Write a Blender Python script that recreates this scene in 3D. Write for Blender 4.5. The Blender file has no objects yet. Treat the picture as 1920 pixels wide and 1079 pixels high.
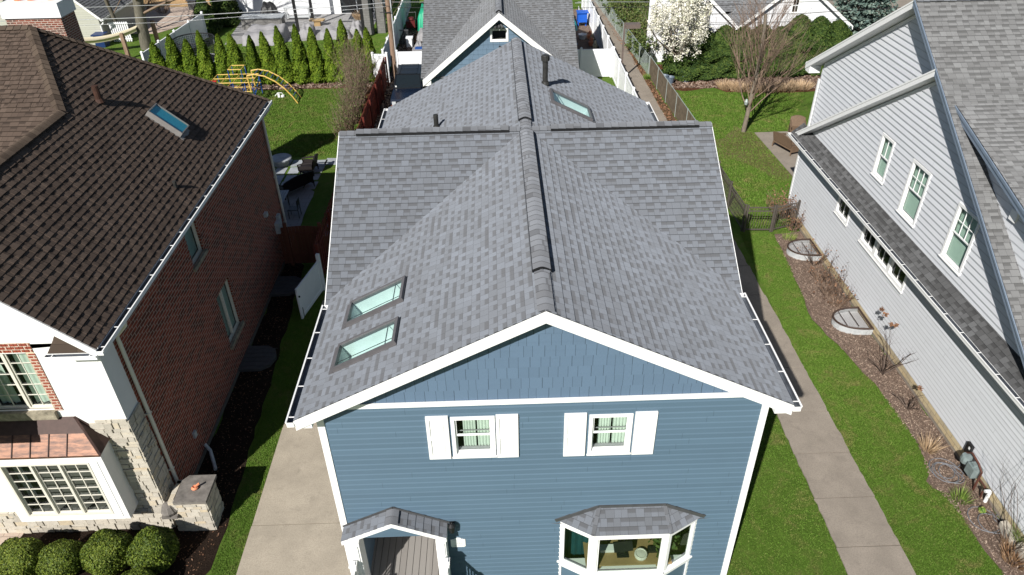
import bpy, math, random
import numpy as np
from mathutils import Vector, Matrix
rnd = random.Random(7)
rng = np.random.default_rng(7)
S = bpy.context.scene
COL = S.collection
R = math.radians
# ------------------------------------------------------------------ helpers
def tag(o, label=None, cat=None, group=None, kind=None):
    if label: o["label"] = label
    if cat: o["category"] = cat
    if group: o["group"] = group
    if kind: o["kind"] = kind
    return o
def thing(name, label, cat, loc=(0, 0, 0), rz=0, group=None):
    o = bpy.data.objects.new(name, None); COL.objects.link(o)
    o.location = loc; o.rotation_euler = (0, 0, rz); o.empty_display_size = .1
    return tag(o, label, cat, group)
def root_loc(p):
    while p.parent: p = p.parent
    return Vector(p.location)
def dup(o, parent=None, loc=None, rz=None, scale=None, label=None):
    c = o.copy(); COL.objects.link(c); c.parent = parent
    for ch in list(o.children): dup(ch, c)
    if loc is not None: c.location = loc
    if rz is not None: c.rotation_euler = (0, 0, rz)
    if scale is not None: c.scale = scale if hasattr(scale, '__len__') else (scale,) * 3
    if label: c["label"] = label
    return c
def frame(o, u, n, z=(0, 0, 1)):
    M = Matrix.Identity(4)
    for i, a in enumerate((u, n, z)):
        a = Vector(a)
        for r in range(3): M[r][i] = a[r]
    for r in range(3): M[r][3] = o[r]
    return M
ID = Matrix.Identity(4)
class MB:
    """collects faces in a local frame (x along, y outwards, z up)"""
    def __init__(s, M=ID): s.M = M; s.v = []; s.f = []; s.uv = []; s.mi = []; s.sm = []
    def face(s, pts, m=0, uv=None, smooth=False):
        pts = [Vector(p) for p in pts]
        if uv is None:
            n = Vector((0, 0, 0))
            for i in range(len(pts)): n += (pts[i] - pts[0]).cross(pts[(i + 1) % len(pts)] - pts[0])
            a = [abs(c) for c in n]
            k = a.index(max(a))
            uv = [((p.y, p.z), (p.x, p.z), (p.x, p.y))[k] for p in pts]
        b = len(s.v)
        s.v += [tuple(s.M @ p) for p in pts]
        s.f.append(tuple(range(b, b + len(pts)))); s.uv.append(uv); s.mi.append(m); s.sm.append(smooth)
    def box(s, x0, x1, y0, y1, z0, z1, m=0, skip=''):
        if x0 > x1: x0, x1 = x1, x0
        if y0 > y1: y0, y1 = y1, y0
        if z0 > z1: z0, z1 = z1, z0
        A = [(x0, y0, z0), (x1, y0, z0), (x1, y1, z0), (x0, y1, z0), (x0, y0, z1), (x1, y0, z1), (x1, y1, z1), (x0, y1, z1)]
        for k, q in (('b', (3, 2, 1, 0)), ('t', (4, 5, 6, 7)), ('f', (0, 1, 5, 4)), ('k', (2, 3, 7, 6)), ('l', (3, 0, 4, 7)), ('r', (1, 2, 6, 5))):
            if k not in skip: s.face([A[i] for i in q], m)
    def prism(s, poly, axis, a, b, m=0, caps=True):
        """extrude a 2D polygon along axis ('x','y','z') between a and b"""
        def P(p, c): return {'x': (c, p[0], p[1]), 'y': (p[0], c, p[1]), 'z': (p[0], p[1], c)}[axis]
        n = len(poly)
        if caps:
            s.face([P(p, a) for p in poly][::-1], m); s.face([P(p, b) for p in poly], m)
        for i in range(n):
            p, q = poly[i], poly[(i + 1) % n]
            s.face([P(p, a), P(q, a), P(q, b), P(p, b)], m)
    def beam(s, p0, p1, w, h, up=(0, 0, 1), m=0):
        p0 = Vector(p0); p1 = Vector(p1); d = (p1 - p0).normalized(); up = Vector(up)
        side = d.cross(up).normalized(); up = side.cross(d).normalized()
        c = [(-w / 2, -h / 2), (w / 2, -h / 2), (w / 2, h / 2), (-w / 2, h / 2)]
        A = [p0 + side * a + up * b for a, b in c]; B = [p1 + side * a + up * b for a, b in c]
        L = (p1 - p0).length
        for i in range(4):
            j = (i + 1) % 4
            s.face([A[i], A[j], B[j], B[i]], m, [(0, 0), (.1, 0), (.1, L), (0, L)])
        s.face(A[::-1], m); s.face(B, m)
    def tube(s, pts, rs, n=8, m=0, caps=True, smooth=True):
        pts = [Vector(p) for p in pts]
        if not hasattr(rs, '__len__'): rs = [rs] * len(pts)
        rings = []; ref = Vector((.31, .2, .93)).normalized(); d0 = None
        for i, p in enumerate(pts):
            d = (pts[min(i + 1, len(pts) - 1)] - pts[max(i - 1, 0)]).normalized()
            if abs(d.dot(ref)) > .95: ref = Vector((.93, .3, .1)).normalized()
            a = d.cross(ref).normalized(); b = d.cross(a).normalized()
            if d0 is not None and rings:
                pass
            rings.append([p + (a * math.cos(2 * math.pi * k / n) + b * math.sin(2 * math.pi * k / n)) * rs[i] for k in range(n)])
        L = 0
        for i in range(len(pts) - 1):
            l2 = L + (pts[i + 1] - pts[i]).length
            for k in range(n):
                j = (k + 1) % n
                s.face([rings[i][k], rings[i][j], rings[i + 1][j], rings[i + 1][k]], m, [(k / n, L), ((k + 1) / n, L), ((k + 1) / n, l2), (k / n, l2)], smooth)
            L = l2
        if caps:
            s.face(rings[0][::-1], m); s.face(rings[-1], m)
    def lathe(s, prof, c=(0, 0, 0), n=16, m=0, smooth=True):
        c = Vector(c)
        for i in range(len(prof) - 1):
            (r0, z0), (r1, z1) = prof[i], prof[i + 1]
            for k in range(n):
                a, b = 2 * math.pi * k / n, 2 * math.pi * (k + 1) / n
                pts = [c + Vector((r * math.cos(t), r * math.sin(t), z)) for r, z, t in ((r0, z0, a), (r0, z0, b), (r1, z1, b), (r1, z1, a))]
                if r0 < 1e-6: pts = pts[1:]
                elif r1 < 1e-6: pts = pts[:3]
                s.face(pts, m, smooth=smooth)
    def build(s, name, mats, parent=None, merge=False):
        if not isinstance(mats, (list, tuple)): mats = [mats]
        off = root_loc(parent) if parent else Vector((0, 0, 0))
        me = bpy.data.meshes.new(name)
        loc = Vector((0, 0, 0))
        if not parent and s.v:
            vs = np.array(s.v); loc = Vector(((vs[:, 0].min() + vs[:, 0].max()) / 2, (vs[:, 1].min() + vs[:, 1].max()) / 2, vs[:, 2].min())); off = loc
        me.from_pydata([(a - off.x, b - off.y, c - off.z) for a, b, c in s.v], [], s.f)
        for m in mats: me.materials.append(m)
        me.polygons.foreach_set('material_index', s.mi)
        me.polygons.foreach_set('use_smooth', s.sm)
        ul = me.uv_layers.new(name='UVMap')
        ul.data.foreach_set('uv', [c for f in s.uv for p in f for c in p])
        if merge:
            import bmesh
            bm = bmesh.new(); bm.from_mesh(me); bmesh.ops.remove_doubles(bm, verts=bm.verts, dist=1e-4); bm.to_mesh(me); bm.free()
        me.update()
        o = bpy.data.objects.new(name, me); COL.objects.link(o)
        if parent: o.parent = parent
        else: o.location = loc
        return o
def np_obj(name, V, F, mats, parent=None, loc=None, mi=None):
    """mesh from numpy arrays: V (n,3), F (m,k)"""
    me = bpy.data.meshes.new(name); k = F.shape[1]
    V = np.array(V, dtype=np.float32)
    if loc is None and parent is None:
        loc = Vector((float(V[:, 0].mean()), float(V[:, 1].mean()), float(V[:, 2].min())))
    off = root_loc(parent) if parent else Vector(loc)
    V = V - np.array(off, dtype=np.float32)
    me.vertices.add(len(V)); me.vertices.foreach_set('co', V.ravel())
    me.loops.add(F.size); me.loops.foreach_set('vertex_index', F.astype(np.int32).ravel())
    me.polygons.add(len(F)); me.polygons.foreach_set('loop_start', np.arange(0, F.size, k, dtype=np.int32))
    if not isinstance(mats, (list, tuple)): mats = [mats]
    for m in mats: me.materials.append(m)
    if mi is not None: me.polygons.foreach_set('material_index', np.array(mi, dtype=np.int32))
    me.update(calc_edges=True); me.validate()
    o = bpy.data.objects.new(name, me); COL.objects.link(o)
    if parent: o.parent = parent
    else: o.location = loc
    return o
def leaves(P, size, N=None, asp=1.0, jit=.5, tri=False):
    """leaf-sized quads at points P (n,3); N preferred normals"""
    n = len(P); sz = size * (1 + jit * (rng.random(n) - .5) * 2)
    d = rng.normal(size=(n, 3))
    if N is not None: d = d * .55 + N
    d /= np.linalg.norm(d, axis=1, keepdims=True) + 1e-9
    t = rng.normal(size=(n, 3)); a = np.cross(d, t); a /= np.linalg.norm(a, axis=1, keepdims=True) + 1e-9
    b = np.cross(d, a)
    a *= sz[:, None] * .5; b *= (sz * asp)[:, None] * .5
    if tri:
        V = np.stack([P - a - b, P + a - b, P + b * 1.2], 1).reshape(-1, 3)
        return V, np.arange(3 * n).reshape(-1, 3)
    V = np.stack([P - a - b * .3, P - b, P + a + b * .2, P + b], 1).reshape(-1, 3)
    return V, np.arange(4 * n).reshape(-1, 4)
def tubes(segs, n=4):
    """segs: list of (p0,p1,r0,r1) -> V,F"""
    if not len(segs): return np.zeros((0, 3)), np.zeros((0, 4), int)
    P0 = np.array([s[0] for s in segs], float); P1 = np.array([s[1] for s in segs], float)
    r0 = np.array([s[2] for s in segs]); r1 = np.array([s[3] for s in segs])
    d = P1 - P0; d /= np.linalg.norm(d, axis=1, keepdims=True) + 1e-9
    ref = np.tile([.3, .21, .93], (len(segs), 1)); bad = np.abs((d * ref).sum(1)) > .95; ref[bad] = [.93, .2, .3]
    a = np.cross(d, ref); a /= np.linalg.norm(a, axis=1, keepdims=True); b = np.cross(d, a)
    V = []
    for P, r in ((P0, r0), (P1, r1)):
        for k in range(n):
            t = 2 * math.pi * k / n
            V.append(P + (a * math.cos(t) + b * math.sin(t)) * r[:, None])
    V = np.stack(V, 1)
    base = np.arange(len(segs))[:, None] * 2 * n
    F = []
    for k in range(n):
        j = (k + 1) % n
        F.append(np.concatenate([base + k, base + j, base + n + j, base + n + k], 1))
    return V.reshape(-1, 3), np.stack(F, 1).reshape(-1, 4)
def branch(segs, p, d, L, r, depth, spread=.5, up=.25, nsub=3, shrink=.68, tips=None, steps=3, wob=.12):
    p = np.array(p, float); d = np.array(d, float); d /= np.linalg.norm(d)
    pts = [p]; r0 = r
    for i in range(steps):
        d = d + rng.normal(size=3) * wob + np.array([0, 0, up * .25]); d /= np.linalg.norm(d)
        q = p + d * L / steps; r1 = r0 * (1 - .45 / steps)
        segs.append((p, q, r0, r1)); p = q; r0 = r1; pts.append(p)
    if depth <= 0:
        if tips is not None: tips.append(p)
        return
    for k in range(nsub):
        t = rng.uniform(.35, 1.0) if k < nsub - 1 else 1.0
        i = min(int(t * steps), steps - 1); f = t * steps - i
        q = pts[i] * (1 - f) + pts[i + 1] * f
        s = rng.normal(size=3); s -= d * s.dot(d); s /= np.linalg.norm(s)
        nd = d + s * spread * rng.uniform(.6, 1.3) + np.array([0, 0, up])
        branch(segs, q, nd, L * shrink * rng.uniform(.8, 1.15), r0 * rng.uniform(.55, .8), depth - 1, spread, up, nsub, shrink, tips, steps, wob)
# ------------------------------------------------------------------ materials
class NT:
    def __init__(s, name):
        s.m = bpy.data.materials.new(name); s.m.use_nodes = True; s.t = s.m.node_tree
        s.b = s.t.nodes['Principled BSDF']; s.out = s.t.nodes['Material Output']
    def n(s, typ, **kw):
        x = s.t.nodes.new(typ)
        for k, v in kw.items(): setattr(x, k, v)
        return x
    def put(s, sock, v):
        if isinstance(v, bpy.types.NodeSocket): s.t.links.new(v, sock)
        elif v is not None:
            if hasattr(sock.default_value, '__len__') and not hasattr(v, '__len__'): v = (v,) * len(sock.default_value)
            if hasattr(sock.default_value, '__len__') and len(sock.default_value) == 4 and len(v) == 3: v = (*v, 1)
            sock.default_value = v
    def math(s, op, a, b=None, c=None):
        x = s.n('ShaderNodeMath', operation=op)
        for i, v in enumerate((a, b, c)):
            if v is not None: s.put(x.inputs[i], v)
        return x.outputs[0]
    def mix(s, f, a, b, mode='MIX'):
        x = s.n('ShaderNodeMix', data_type='RGBA', blend_type=mode)
        s.put(x.inputs[0], f); s.put(x.inputs[6], a); s.put(x.inputs[7], b)
        return x.outputs[2]
    def noise(s, scale, vec=None, detail=3, rough=.6, dim='3D', dist=0):
        x = s.n('ShaderNodeTexNoise', noise_dimensions=dim)
        s.put(x.inputs['Scale'], scale); s.put(x.inputs['Detail'], detail); s.put(x.inputs['Roughness'], rough); s.put(x.inputs['Distortion'], dist)
        if vec is not None: s.put(x.inputs['Vector'], vec)
        return x.outputs[0]
    def white(s, vec):
        x = s.n('ShaderNodeTexWhiteNoise', noise_dimensions='3D'); s.put(x.inputs['Vector'], vec); return x.outputs[0]
    def comb(s, x=0, y=0, z=0):
        c = s.n('ShaderNodeCombineXYZ')
        for i, v in enumerate((x, y, z)): s.put(c.inputs[i], v)
        return c.outputs[0]
    def sep(s, v):
        c = s.n('ShaderNodeSeparateXYZ'); s.put(c.inputs[0], v); return c.outputs
    def ramp(s, f, stops):
        x = s.n('ShaderNodeValToRGB'); s.put(x.inputs[0], f)
        e = x.color_ramp.elements
        while len(e) < len(stops): e.new(.5)
        for i, (p, c) in enumerate(stops):
            e[i].position = p; e[i].color = (*c, 1) if hasattr(c, '__len__') else (c, c, c, 1)
        return x.outputs[0]
    def mr(s, v, a, b, c=0, d=1):
        x = s.n('ShaderNodeMapRange'); s.put(x.inputs[0], v)
        for i, k in enumerate((a, b, c, d)): x.inputs[i + 1].default_value = k
        return x.outputs[0]
    def uv(s): return s.n('ShaderNodeUVMap', uv_map='UVMap').outputs[0]
    def pos(s): return s.n('ShaderNodeNewGeometry').outputs['Position']
    def island(s): return s.n('ShaderNodeNewGeometry').outputs['Random Per Island']
    def obj(s): return s.n('ShaderNodeTexCoord').outputs['Object']
    def bump(s, h, strength=.3, dist=.01):
        x = s.n('ShaderNodeBump'); s.put(x.inputs['Strength'], strength); s.put(x.inputs['Distance'], dist); s.put(x.inputs['Height'], h)
        s.t.links.new(x.outputs[0], s.b.inputs['Normal'])
    def fin(s, col, rough=.7, spec=.3, metal=0):
        s.put(s.b.inputs['Base Color'], col); s.put(s.b.inputs['Roughness'], rough)
        s.put(s.b.inputs['Specular IOR Level'], spec); s.put(s.b.inputs['Metallic'], metal)
        return s.m
def plain(name, col, rough=.6, spec=.3, metal=0, var=.12, scale=6.0, bump=0):
    k = NT(name); p = k.pos()
    f = k.noise(scale, p, 4); g = k.noise(scale * 14, p, 2)
    a = [c * (1 - var) for c in col]; b = [min(1, c * (1 + var)) for c in col]
    c = k.mix(k.mr(f, .3, .7), a, b)
    c = k.mix(k.math('MULTIPLY', k.mr(g, .35, .7), var), c, [x * .7 for x in col])
    if bump: k.bump(g, bump, .005)
    return k.fin(c, rough, spec, metal)
def shingle(name, light, mid, dark, band, e=.19, w=.185, bandf=.5, rough=.95, dr=1.0):
    k = NT(name); u, v, _ = k.sep(k.uv())
    vr = k.math('DIVIDE', v, e); row = k.math('FLOOR', vr); fv = k.math('FRACT', vr)
    ro = k.math('MULTIPLY', k.white(k.comb(row, 3.3, 1)), 31.7)
    un = k.noise(2.1, k.comb(u, row, 0), 0, 0)
    uu = k.math('ADD', k.math('ADD', k.math('DIVIDE', u, w), ro), k.math('MULTIPLY', un, 1.3))
    cell = k.math('FLOOR', uu); fu = k.math('FRACT', uu)
    r1 = k.white(k.comb(cell, row, 0)); r2 = k.white(k.comb(cell, row, 9)); r3 = k.white(k.comb(k.math('FLOOR', k.math('MULTIPLY', uu, .31)), row, 4))
    tone = k.math('ADD', k.math('MULTIPLY', r2, .72), k.math('MULTIPLY', r3, .28))
    tone = k.math('ADD', tone, k.math('MULTIPLY', k.math('SUBTRACT', k.noise(.5, k.pos(), 3), .5), .5))
    c = k.ramp(tone, [(.0, dark), (.5, mid), (1, light)])
    odd = k.math('MODULO', k.math('ABSOLUTE', cell), 2.0)
    low = k.math('LESS_THAN', r1, k.math('ADD', bandf * .2, k.math('MULTIPLY', odd, bandf * 1.45)))
    c = k.mix(k.math('MULTIPLY', k.math('MULTIPLY', low, k.mr(fv, .44, .56)), .78), c, band)
    gran = k.noise(190, k.pos(), 1)
    c = k.mix(k.mr(gran, .3, .75, 0, .45), c, [x * .45 for x in mid])
    edge = k.math('LESS_THAN', fu, .05)
    c = k.mix(k.math('MULTIPLY', edge, .5), c, [x * .5 for x in band])
    c = k.mix(k.math('MULTIPLY', k.math('GREATER_THAN', fv, .93), .55), c, [x * .45 for x in band])
    h = k.math('ADD', k.math('MULTIPLY', k.math('SUBTRACT', 1, low), .8), k.math('MULTIPLY', gran, .35))
    k.bump(h, .5, .006)
    if 'Diffuse Roughness' in k.b.inputs: k.b.inputs['Diffuse Roughness'].default_value = dr
    return k.fin(c, rough, .15)
M = {}
M['shingle'] = shingle('grey_shingle', (.196, .213, .242), (.173, .186, .209), (.152, .161, .177), (.102, .103, .108), e=.185, w=.17)
M['cap'] = shingle('grey_cap_shingle', (.205, .217, .238), (.16, .168, .184), (.12, .122, .128), (.12, .122, .13), e=.2, w=3.0, bandf=.0)
M['shingle_far'] = shingle('grey_garage_shingle', (.2, .21, .224), (.168, .174, .184), (.143, .145, .148), (.088, .088, .088))
M['shingle_white'] = shingle('warm_grey_shingle', (.225, .228, .23), (.18, .181, .183), (.145, .145, .146), (.09, .09, .09), w=.2)
M['shingle_pent'] = shingle('charcoal_shingle', (.12, .122, .126), (.085, .086, .088), (.06, .06, .061), (.04, .04, .041))
M['shingle_brown'] = shingle('brown_shingle', (.128, .094, .074), (.1, .073, .057), (.074, .054, .043), (.04, .03, .024), e=.16, w=.19, bandf=.2, dr=.0)
M['cap_brown'] = shingle('brown_cap_shingle', (.16, .12, .09), (.11, .082, .062), (.075, .055, .042), (.09, .066, .05), e=.2, w=3.0, bandf=.0)
M['white'] = plain('white_trim_paint', (.8, .8, .79), .45, .4, var=.03)
M['vinyl'] = plain('white_vinyl', (.78, .79, .8), .4, .4, var=.04, scale=2)
M['offwhite'] = plain('cream_frame_paint', (.66, .63, .55), .5, .3, var=.05)
M['gutter_in'] = plain('gutter_inside_metal', (.12, .135, .16), .35, .5, .3, var=.3, scale=4)
M['black'] = plain('black_plastic', (.012, .012, .013), .5, .4, var=.3)
M['darkgrey'] = plain('dark_grey_metal', (.09, .092, .095), .45, .5, .3, var=.15)
M['curb'] = plain('grey_skylight_metal', (.13, .125, .13), .45, .4, .2, var=.12)
M['pipe'] = plain('weathered_black_pipe', (.03, .03, .028), .6, .3, var=.5, scale=9)
M['pipe_brown'] = plain('rusty_brown_pipe', (.055, .026, .017), .7, .3, var=.3)
M['decking'] = None
def siding_mat(name, col, var=.05, dirt=0):  # dirt: strength of the painted lap shadow line, none by default
    k = NT(name); u, v, _ = k.sep(k.uv())
    row = k.math('FLOOR', k.math('DIVIDE', v, .1524))
    r = k.white(k.comb(row, 2, 1))
    n = k.noise(1.2, k.pos(), 4); g = k.noise(60, k.comb(k.math('MULTIPLY', u, .25), k.math('MULTIPLY', v, 3), 0), 2)
    t = k.math('ADD', k.math('MULTIPLY', r, .35), k.math('ADD', k.math('MULTIPLY', n, .45), k.math('MULTIPLY', g, .2)))
    c = k.mix(k.mr(t, .25, .75), [x * (1 - var) for x in col], [x * (1 + var) for x in col])
    if dirt:                                            # lap shadow painted into the colour along the lower edge of every board
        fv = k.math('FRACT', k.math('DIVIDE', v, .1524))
        c = k.mix(k.math('MULTIPLY', k.mr(fv, .2, .06), k.mr(k.noise(3, k.pos(), 4), .25, .6, dirt * .6, dirt)), c, [x * .42 for x in col])  # dirt scales the painted lap shadow
    # butt joints, staggered from board to board
    uu = k.math('ADD', k.math('DIVIDE', u, 3.7), k.math('MULTIPLY', r, 1.0)); f = k.math('FRACT', uu)
    c = k.mix(k.math('MULTIPLY', k.math('LESS_THAN', f, .0024), .5), c, [x * .3 for x in col])
    k.bump(g, .08, .003)
    return k.fin(c, .5, .35)
M['blue'] = siding_mat('blue_vinyl_siding', (.086, .138, .19), .06)
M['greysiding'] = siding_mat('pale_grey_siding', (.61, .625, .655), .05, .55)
M['beigesiding'] = siding_mat('beige_siding', (.42, .42, .36), .05)
M['whitesiding'] = siding_mat('white_siding', (.72, .73, .75), .04)
def shake_mat(name, col, e=.2, w=.2, gap=.035, dk=.3):
    k = NT(name); u, v, _ = k.sep(k.uv())
    row = k.math('FLOOR', k.math('DIVIDE', v, e))
    uu = k.math('ADD', k.math('ADD', k.math('DIVIDE', u, w), k.math('MULTIPLY', k.white(k.comb(row, 1, 2)), 17.3)), k.math('MULTIPLY', k.noise(2.3, k.comb(u, row, 0), 0, 0), 1.2))
    cell = k.math('FLOOR', uu); f = k.math('FRACT', uu)
    r = k.white(k.comb(cell, row, 5))
    grain = k.noise(40, k.comb(k.math('MULTIPLY', u, 4), k.math('MULTIPLY', v, .4), 0), 3)
    c = k.mix(r, [x * .96 for x in col], [x * 1.04 for x in col])
    c = k.mix(k.mr(grain, .35, .75, 0, .35), c, [x * .72 for x in col])
    c = k.mix(k.math('LESS_THAN', f, gap), c, [x * dk for x in col])
    k.bump(k.math('ADD', grain, k.math('MULTIPLY', r, .5)), .3, .006)
    return k.fin(c, .6, .3)
M['shake'] = shake_mat('blue_shake_siding', (.105, .16, .232))
M['shake_g'] = shake_mat('blue_garage_shingle_siding', (.122, .185, .255), e=.26, w=.3, gap=.03)
def brick_mat(name, c1, c2, mortar, bw=.215, bh=.075, ms=.012, rough=.85, bias=0, var=None, off=.5, squash=1.0):
    k = NT(name); uv = k.uv()
    x = k.n('ShaderNodeTexBrick', offset=off, squash=squash); k.put(x.inputs['Vector'], uv)
    k.put(x.inputs['Color1'], c1); k.put(x.inputs['Color2'], c2); k.put(x.inputs['Mortar'], mortar)
    k.put(x.inputs['Scale'], 1.0); k.put(x.inputs['Mortar Size'], ms); k.put(x.inputs['Mortar Smooth'], .15); k.put(x.inputs['Bias'], bias)
    k.put(x.inputs['Brick Width'], bw); k.put(x.inputs['Row Height'], bh)
    u, v, _ = k.sep(uv)
    row = k.math('FLOOR', k.math('DIVIDE', v, bh))
    cell = k.math('FLOOR', k.math('ADD', k.math('DIVIDE', u, bw), k.math('MULTIPLY', k.math('MODULO', row, 2), off)))
    r = k.white(k.comb(cell, row, 2))
    notm = k.math('SUBTRACT', 1, x.outputs['Fac'])
    c = x.outputs['Color']
    if var: c = k.mix(k.math('MULTIPLY', notm, k.math('MULTIPLY', k.math('GREATER_THAN', r, .72), .8)), c, var)
    n = k.noise(25, k.pos(), 4)
    c = k.mix(k.mr(n, .35, .8, 0, .35), c, [a * .5 for a in c1])
    k.bump(k.math('ADD', k.math('MULTIPLY', notm, 1), k.math('MULTIPLY', n, .35)), .6, .008)
    return k.fin(c, rough, .2)
M['brick'] = brick_mat('dark_red_brick', (.29, .07, .042), (.2, .048, .03), (.42, .32, .26), bw=.3, bh=.1, ms=.011, var=(.085, .03, .022))
M['brick_ch'] = brick_mat('red_chimney_brick', (.25, .085, .055), (.19, .06, .042), (.5, .42, .35), var=(.085, .055, .045))
M['brick_new'] = brick_mat('orange_red_brick', (.3, .065, .035), (.24, .05, .03), (.62, .52, .42), bw=.2, bh=.085)
M['paver'] = brick_mat('grey_patio_paver', (.31, .305, .305), (.27, .265, .265), (.2, .19, .18), bw=.6, bh=.4, ms=.012)
M['paver_pink'] = brick_mat('tan_patio_paver', (.5, .4, .33), (.44, .35, .29), (.28, .22, .18), bw=.4, bh=.25, ms=.01)
M['block'] = brick_mat('grey_stone_block', (.2, .195, .185), (.16, .155, .15), (.11, .108, .1), bw=.4, bh=.18, ms=.008)
M['found'] = brick_mat('tan_foundation_stone', (.5, .4, .24), (.56, .47, .3), (.3, .24, .16), bw=.45, bh=.26, ms=.01, var=(.42, .36, .25))
def stone_mat(name, col):
    k = NT(name); i = k.island(); n = k.noise(9, k.pos(), 5, .65); g = k.noise(70, k.pos(), 3)
    c = k.ramp(i, [(0, [x * .8 for x in col]), (.45, col), (.8, [min(1, x * 1.1) for x in col]), (1, (col[0] * 1.05, col[1] * .95, col[2] * .78))])
    c = k.mix(k.mr(n, .4, .75, 0, .4), c, [x * .6 for x in col])
    k.bump(k.math('ADD', n, k.math('MULTIPLY', g, .5)), .7, .02)
    return k.fin(c, .9, .2)
M['stone'] = stone_mat('pale_limestone', (.5, .46, .39))
M['mortar'] = plain('grey_mortar', (.13, .115, .1), .9, .1)
M['capstone'] = plain('weathered_cap_stone', (.17, .155, .14), .9, .15, var=.35, scale=5, bump=.4)
M['sill'] = plain('mossy_stone_sill', (.3, .265, .2), .9, .15, var=.5, scale=7, bump=.4)
M['stucco'] = plain('white_stucco', (.76, .755, .74), .85, .2, var=.025, scale=3, bump=.15)
def copper():
    k = NT('aged_copper'); p = k.pos(); x, y, z = k.sep(p)
    n = k.noise(4, k.comb(k.math('MULTIPLY', x, .8), k.math('MULTIPLY', y, 1), k.math('MULTIPLY', z, 4)), 5, .65)
    c = k.ramp(n, [(.3, (.05, .03, .025)), (.46, (.11, .058, .04)), (.6, (.2, .1, .062)), (.75, (.1, .064, .053))])
    return k.fin(c, .5, .4, .4)
M['copper'] = copper()
M['copper_dark'] = plain('dark_aged_copper', (.06, .034, .028), .6, .3, .1, var=.25)
def concrete(name, col, jt=None):
    k = NT(name); p = k.pos()
    n = k.noise(1.1, p, 5, .65); g = k.noise(30, p, 4, .7); sp = k.noise(110, p, 2)
    c = k.mix(k.mr(n, .3, .72), [x * .8 for x in col], [x * 1.12 for x in col])
    c = k.mix(k.mr(g, .42, .7, 0, .6), c, [x * .55 for x in col])
    c = k.mix(k.mr(sp, .55, .75, 0, .3), c, [x * 1.4 for x in col])
    st = k.noise(2.6, p, 4, .7, dist=.6)
    c = k.mix(k.mr(st, .56, .72, 0, .5), c, [x * .55 for x in col])
    k.bump(k.math('ADD', g, sp), .25, .004)
    return k.fin(c, .9, .2)
M['walk'] = concrete('old_concrete', (.275, .238, .198))
M['drive'] = concrete('pale_concrete', (.385, .335, .265))
def grass():
    k = NT('lawn_grass'); p = k.pos()
    a = k.noise(.55, p, 5, .6); b = k.noise(3.5, p, 4, .6, dist=.4); c_ = k.noise(38, p, 3, .7); d = k.noise(150, p, 2, .7)
    c = k.ramp(k.math('ADD', k.math('MULTIPLY', a, .5), k.math('MULTIPLY', b, .5)), [(.3, (.068, .125, .017)), (.5, (.098, .17, .024)), (.7, (.135, .2, .038))])
    straw = k.math('MULTIPLY', k.mr(k.noise(1.3, p, 6, .7, dist=.8), .5, .66), k.mr(b, .4, .65))
    c = k.mix(k.math('MULTIPLY', straw, .75), c, (.19, .165, .065))
    c = k.mix(k.mr(c_, .4, .8, 0, .5), c, (.028, .065, .01))
    c = k.mix(k.mr(d, .6, .8, 0, .35), c, (.14, .2, .04))
    k.bump(k.math('ADD', c_, d), .9, .03)
    return k.fin(c, .9, .1)
M['grass'] = grass()
def blade_mat():
    k = NT('grass_blades'); i = k.island(); p = k.pos()
    a = k.noise(.55, p, 5, .6); b = k.noise(1.3, p, 6, .7, dist=.8)
    c = k.ramp(i, [(0, (.075, .14, .018)), (.5, (.1, .178, .025)), (.85, (.125, .205, .034)), (1, (.2, .21, .07))])
    c = k.mix(k.mr(b, .5, .66, 0, .8), c, (.21, .18, .07))
    c = k.mix(k.mr(a, .35, .65, 0, .45), c, (.065, .13, .015))
    return k.fin(c, .7, .1)
M['blade'] = blade_mat()
def ground_mat(name, c1, c2, c3, sc=1.0):
    k = NT(name); p = k.pos()
    a = k.noise(1.6 * sc, p, 5, .7); b = k.noise(22 * sc, p, 4, .75, dist=.6); d = k.noise(75 * sc, p, 2, .7)
    c = k.ramp(k.math('ADD', k.math('MULTIPLY', a, .3), k.math('MULTIPLY', b, .7)), [(.3, c1), (.52, c2), (.7, c3)])
    c = k.mix(k.mr(d, .6, .75, 0, .6), c, [min(1, x * 1.7) for x in c3])
    k.bump(k.math('ADD', b, d), 1, .05)
    return k.fin(c, .95, .05)
M['mulch'] = ground_mat('brown_mulch', (.11, .076, .06), (.24, .175, .138), (.36, .275, .22), 1.6)
M['mulch_red'] = ground_mat('reddish_mulch', (.05, .024, .013), (.13, .062, .033), (.2, .11, .06))
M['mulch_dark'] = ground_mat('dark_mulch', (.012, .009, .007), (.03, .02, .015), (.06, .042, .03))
M['litter'] = ground_mat('leaf_litter', (.06, .06, .022), (.15, .095, .055), (.27, .18, .11))
M['bare'] = ground_mat('thin_grass_soil', (.075, .085, .025), (.14, .135, .05), (.26, .2, .12), .5)
M['drygrass'] = ground_mat('dry_straw', (.2, .13, .07), (.38, .27, .16), (.5, .38, .25))
M['dirt'] = ground_mat('tan_dirt', (.42, .26, .12), (.5, .33, .17), (.42, .27, .15), .3)
def leafm(name, cols, rough=.6, spec=.25, trans=.0):
    k = NT(name); i = k.island(); n = k.noise(2.3, k.pos(), 3)
    oi = k.n('ShaderNodeObjectInfo').outputs['Random']
    t = k.math('ADD', k.math('ADD', k.math('MULTIPLY', i, .66), k.math('MULTIPLY', n, .3)), k.math('MULTIPLY', k.math('SUBTRACT', oi, .45), .2))
    st = [(.1 + .8 * j / (len(cols) - 1), c) for j, c in enumerate(cols)]
    return k.fin(k.ramp(t, st), rough, spec)
M['arb'] = leafm('arborvitae_leaf', [(.02, .042, .004), (.06, .104, .008), (.105, .162, .012), (.17, .225, .022)], .75, .12)
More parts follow.
